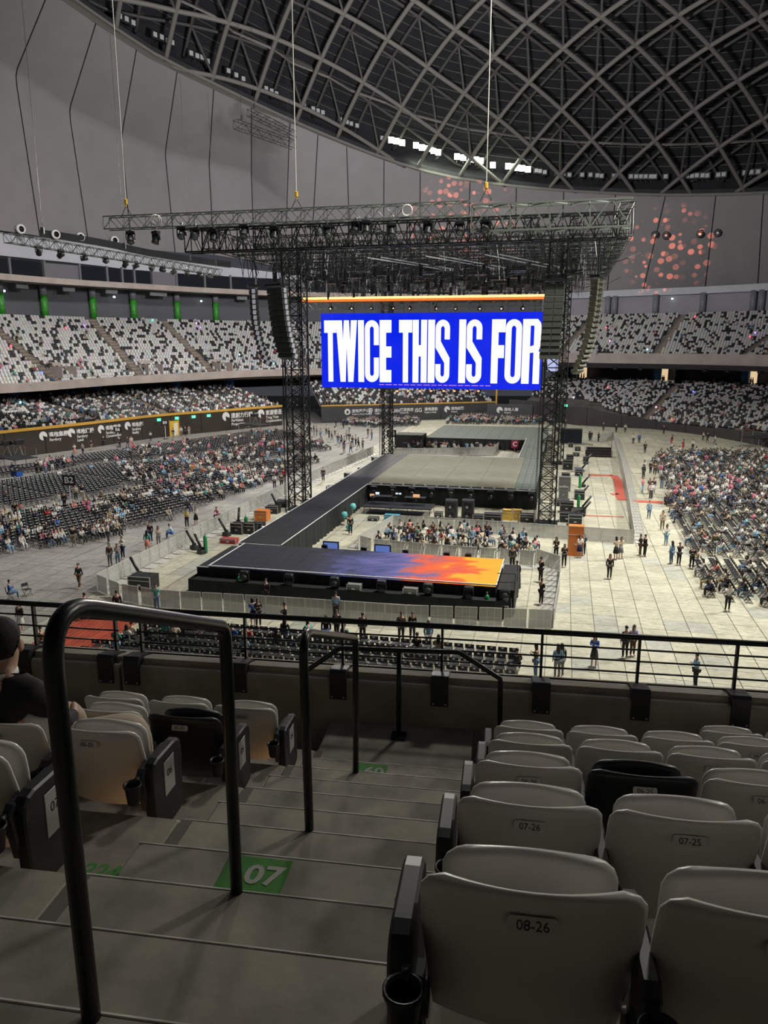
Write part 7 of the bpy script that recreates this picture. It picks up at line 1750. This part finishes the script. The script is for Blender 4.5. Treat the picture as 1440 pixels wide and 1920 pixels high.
# ---- seated man at the left edge of the near stand
def npt(u, v, z): return Vector(N(u, v, z))
mo = Vector(N(-2.6, 3.45, lev(6)))
Jm = dict(pelvis=(-2.58, 3.42, 12.87), belly=(-2.59, 3.42, 12.98), chest=(-2.59, 3.43, 13.12), neck=(-2.60, 3.47, 13.29), jaw=(-2.60, 3.53, 13.36), head=(-2.61, 3.50, 13.45), crown=(-2.61, 3.49, 13.545),
          shL=(-2.79, 3.44, 13.20), elL=(-2.86, 3.58, 12.96), wrL=(-2.68, 3.80, 12.92), haL=(-2.6, 3.85, 12.93), shR=(-2.40, 3.44, 13.20), elR=(-2.33, 3.52, 12.97), wrR=(-2.38, 3.74, 12.93), haR=(-2.42, 3.82, 12.95),
          hiL=(-2.66, 3.50, 12.83), knL=(-2.50, 3.93, 12.85), anL=(-2.5, 3.98, 12.44), toL=(-2.48, 4.05, 12.40), hiR=(-2.48, 3.47, 12.84), knR=(-1.99, 3.73, 12.90), anR=(-2.05, 3.90, 12.45), toR=(-1.98, 4.04, 12.40))
Jm = {k: tuple(Vector(N(*v)) - mo) for k, v in Jm.items()}
SAVE = dict(RAD); RAD.update(jaw=(.066, .075), head=(.083, .098), crown=(.055, .065), neck=.058, chest=(.17, .12), belly=(.16, .12), shL=.07, shR=.07, elR=.055, elL=.055, knL=.07, knR=.072, hiL=.09, hiR=.09)
body = sub_skel(Jm, BONES, (1, 0), 'pelvis', 2); body.materials.append(M_skin); body.polygons.foreach_set('use_smooth', [True] * len(body.polygons))
man = link('person', body, None, mo); tag(man, 'seated man in black jacket and beige trousers at the left edge beside the handrail', 'person')
t_ = sub_skel(Jm, TOPB + [('chest', 'neck')], (1.12, .012), 'pelvis', 2); t_.materials.append(mat('black_jacket', (.010, .009, .010), .85, var=.2, scale=12)); t_.polygons.foreach_set('use_smooth', [True] * len(t_.polygons)); link('jacket', t_, man)
b_ = sub_skel(Jm, BOTB, (1.12, .010), 'pelvis', 2); b_.materials.append(mat('beige_trousers', (.42, .34, .25), .85, var=.12, scale=10, bump=.4)); b_.polygons.foreach_set('use_smooth', [True] * len(b_.polygons)); link('trousers', b_, man)
hd = Vector(Jm['head'])
mb = MB(); rows = []
for i in range(9):
    el = PI / 2 - i * (PI / 2 + .75) / 8; row = []
    for k in range(21):
        a = 2 * PI * k / 20; f_ = max(0, math.sin(a + TN)); rr = .112 * math.cos(el) * (1 - .0 * f_); z = .012 + .125 * math.sin(el)
        if i >= 5: z += .075 * f_ * (i - 4) / 2; rr *= (1 - .10 * f_)
        row.append((hd.x + rr * math.cos(a) * .92, hd.y - .005 + rr * math.sin(a) * 1.05, hd.z + z))
    rows.append(row)
mb.grid(rows); link('hair', mb, man, m=mat('short_black_hair', (.006, .005, .005), .8, bump=.2, scale=60), smooth=True)
for s_ in (-1, 1):
    c = hd + Vector((s_ * .105, -.005, -.02)); mb = MB(); mb.lathe([(.001, -.012), (.020, -.008), (.026, 0), (.018, .010), (.001, .006)], (0, 0, 0), 10, 'X'); mb.v = [(v[0] * 1 + c.x, v[1] + c.y, v[2] * 1.5 + c.z) for v in mb.v]; link('ear', mb, man, m=M_skin, smooth=True)
mb = MB(); nk = Vector(Jm['neck']); mb.lathe([(.075, -.03), (.082, -.01), (.080, .01), (.068, .012)], nk - Vector((0, .005, .0)), 18, caps=False); link('collar', mb, man, m=M_text, smooth=True)
RAD.update(SAVE)
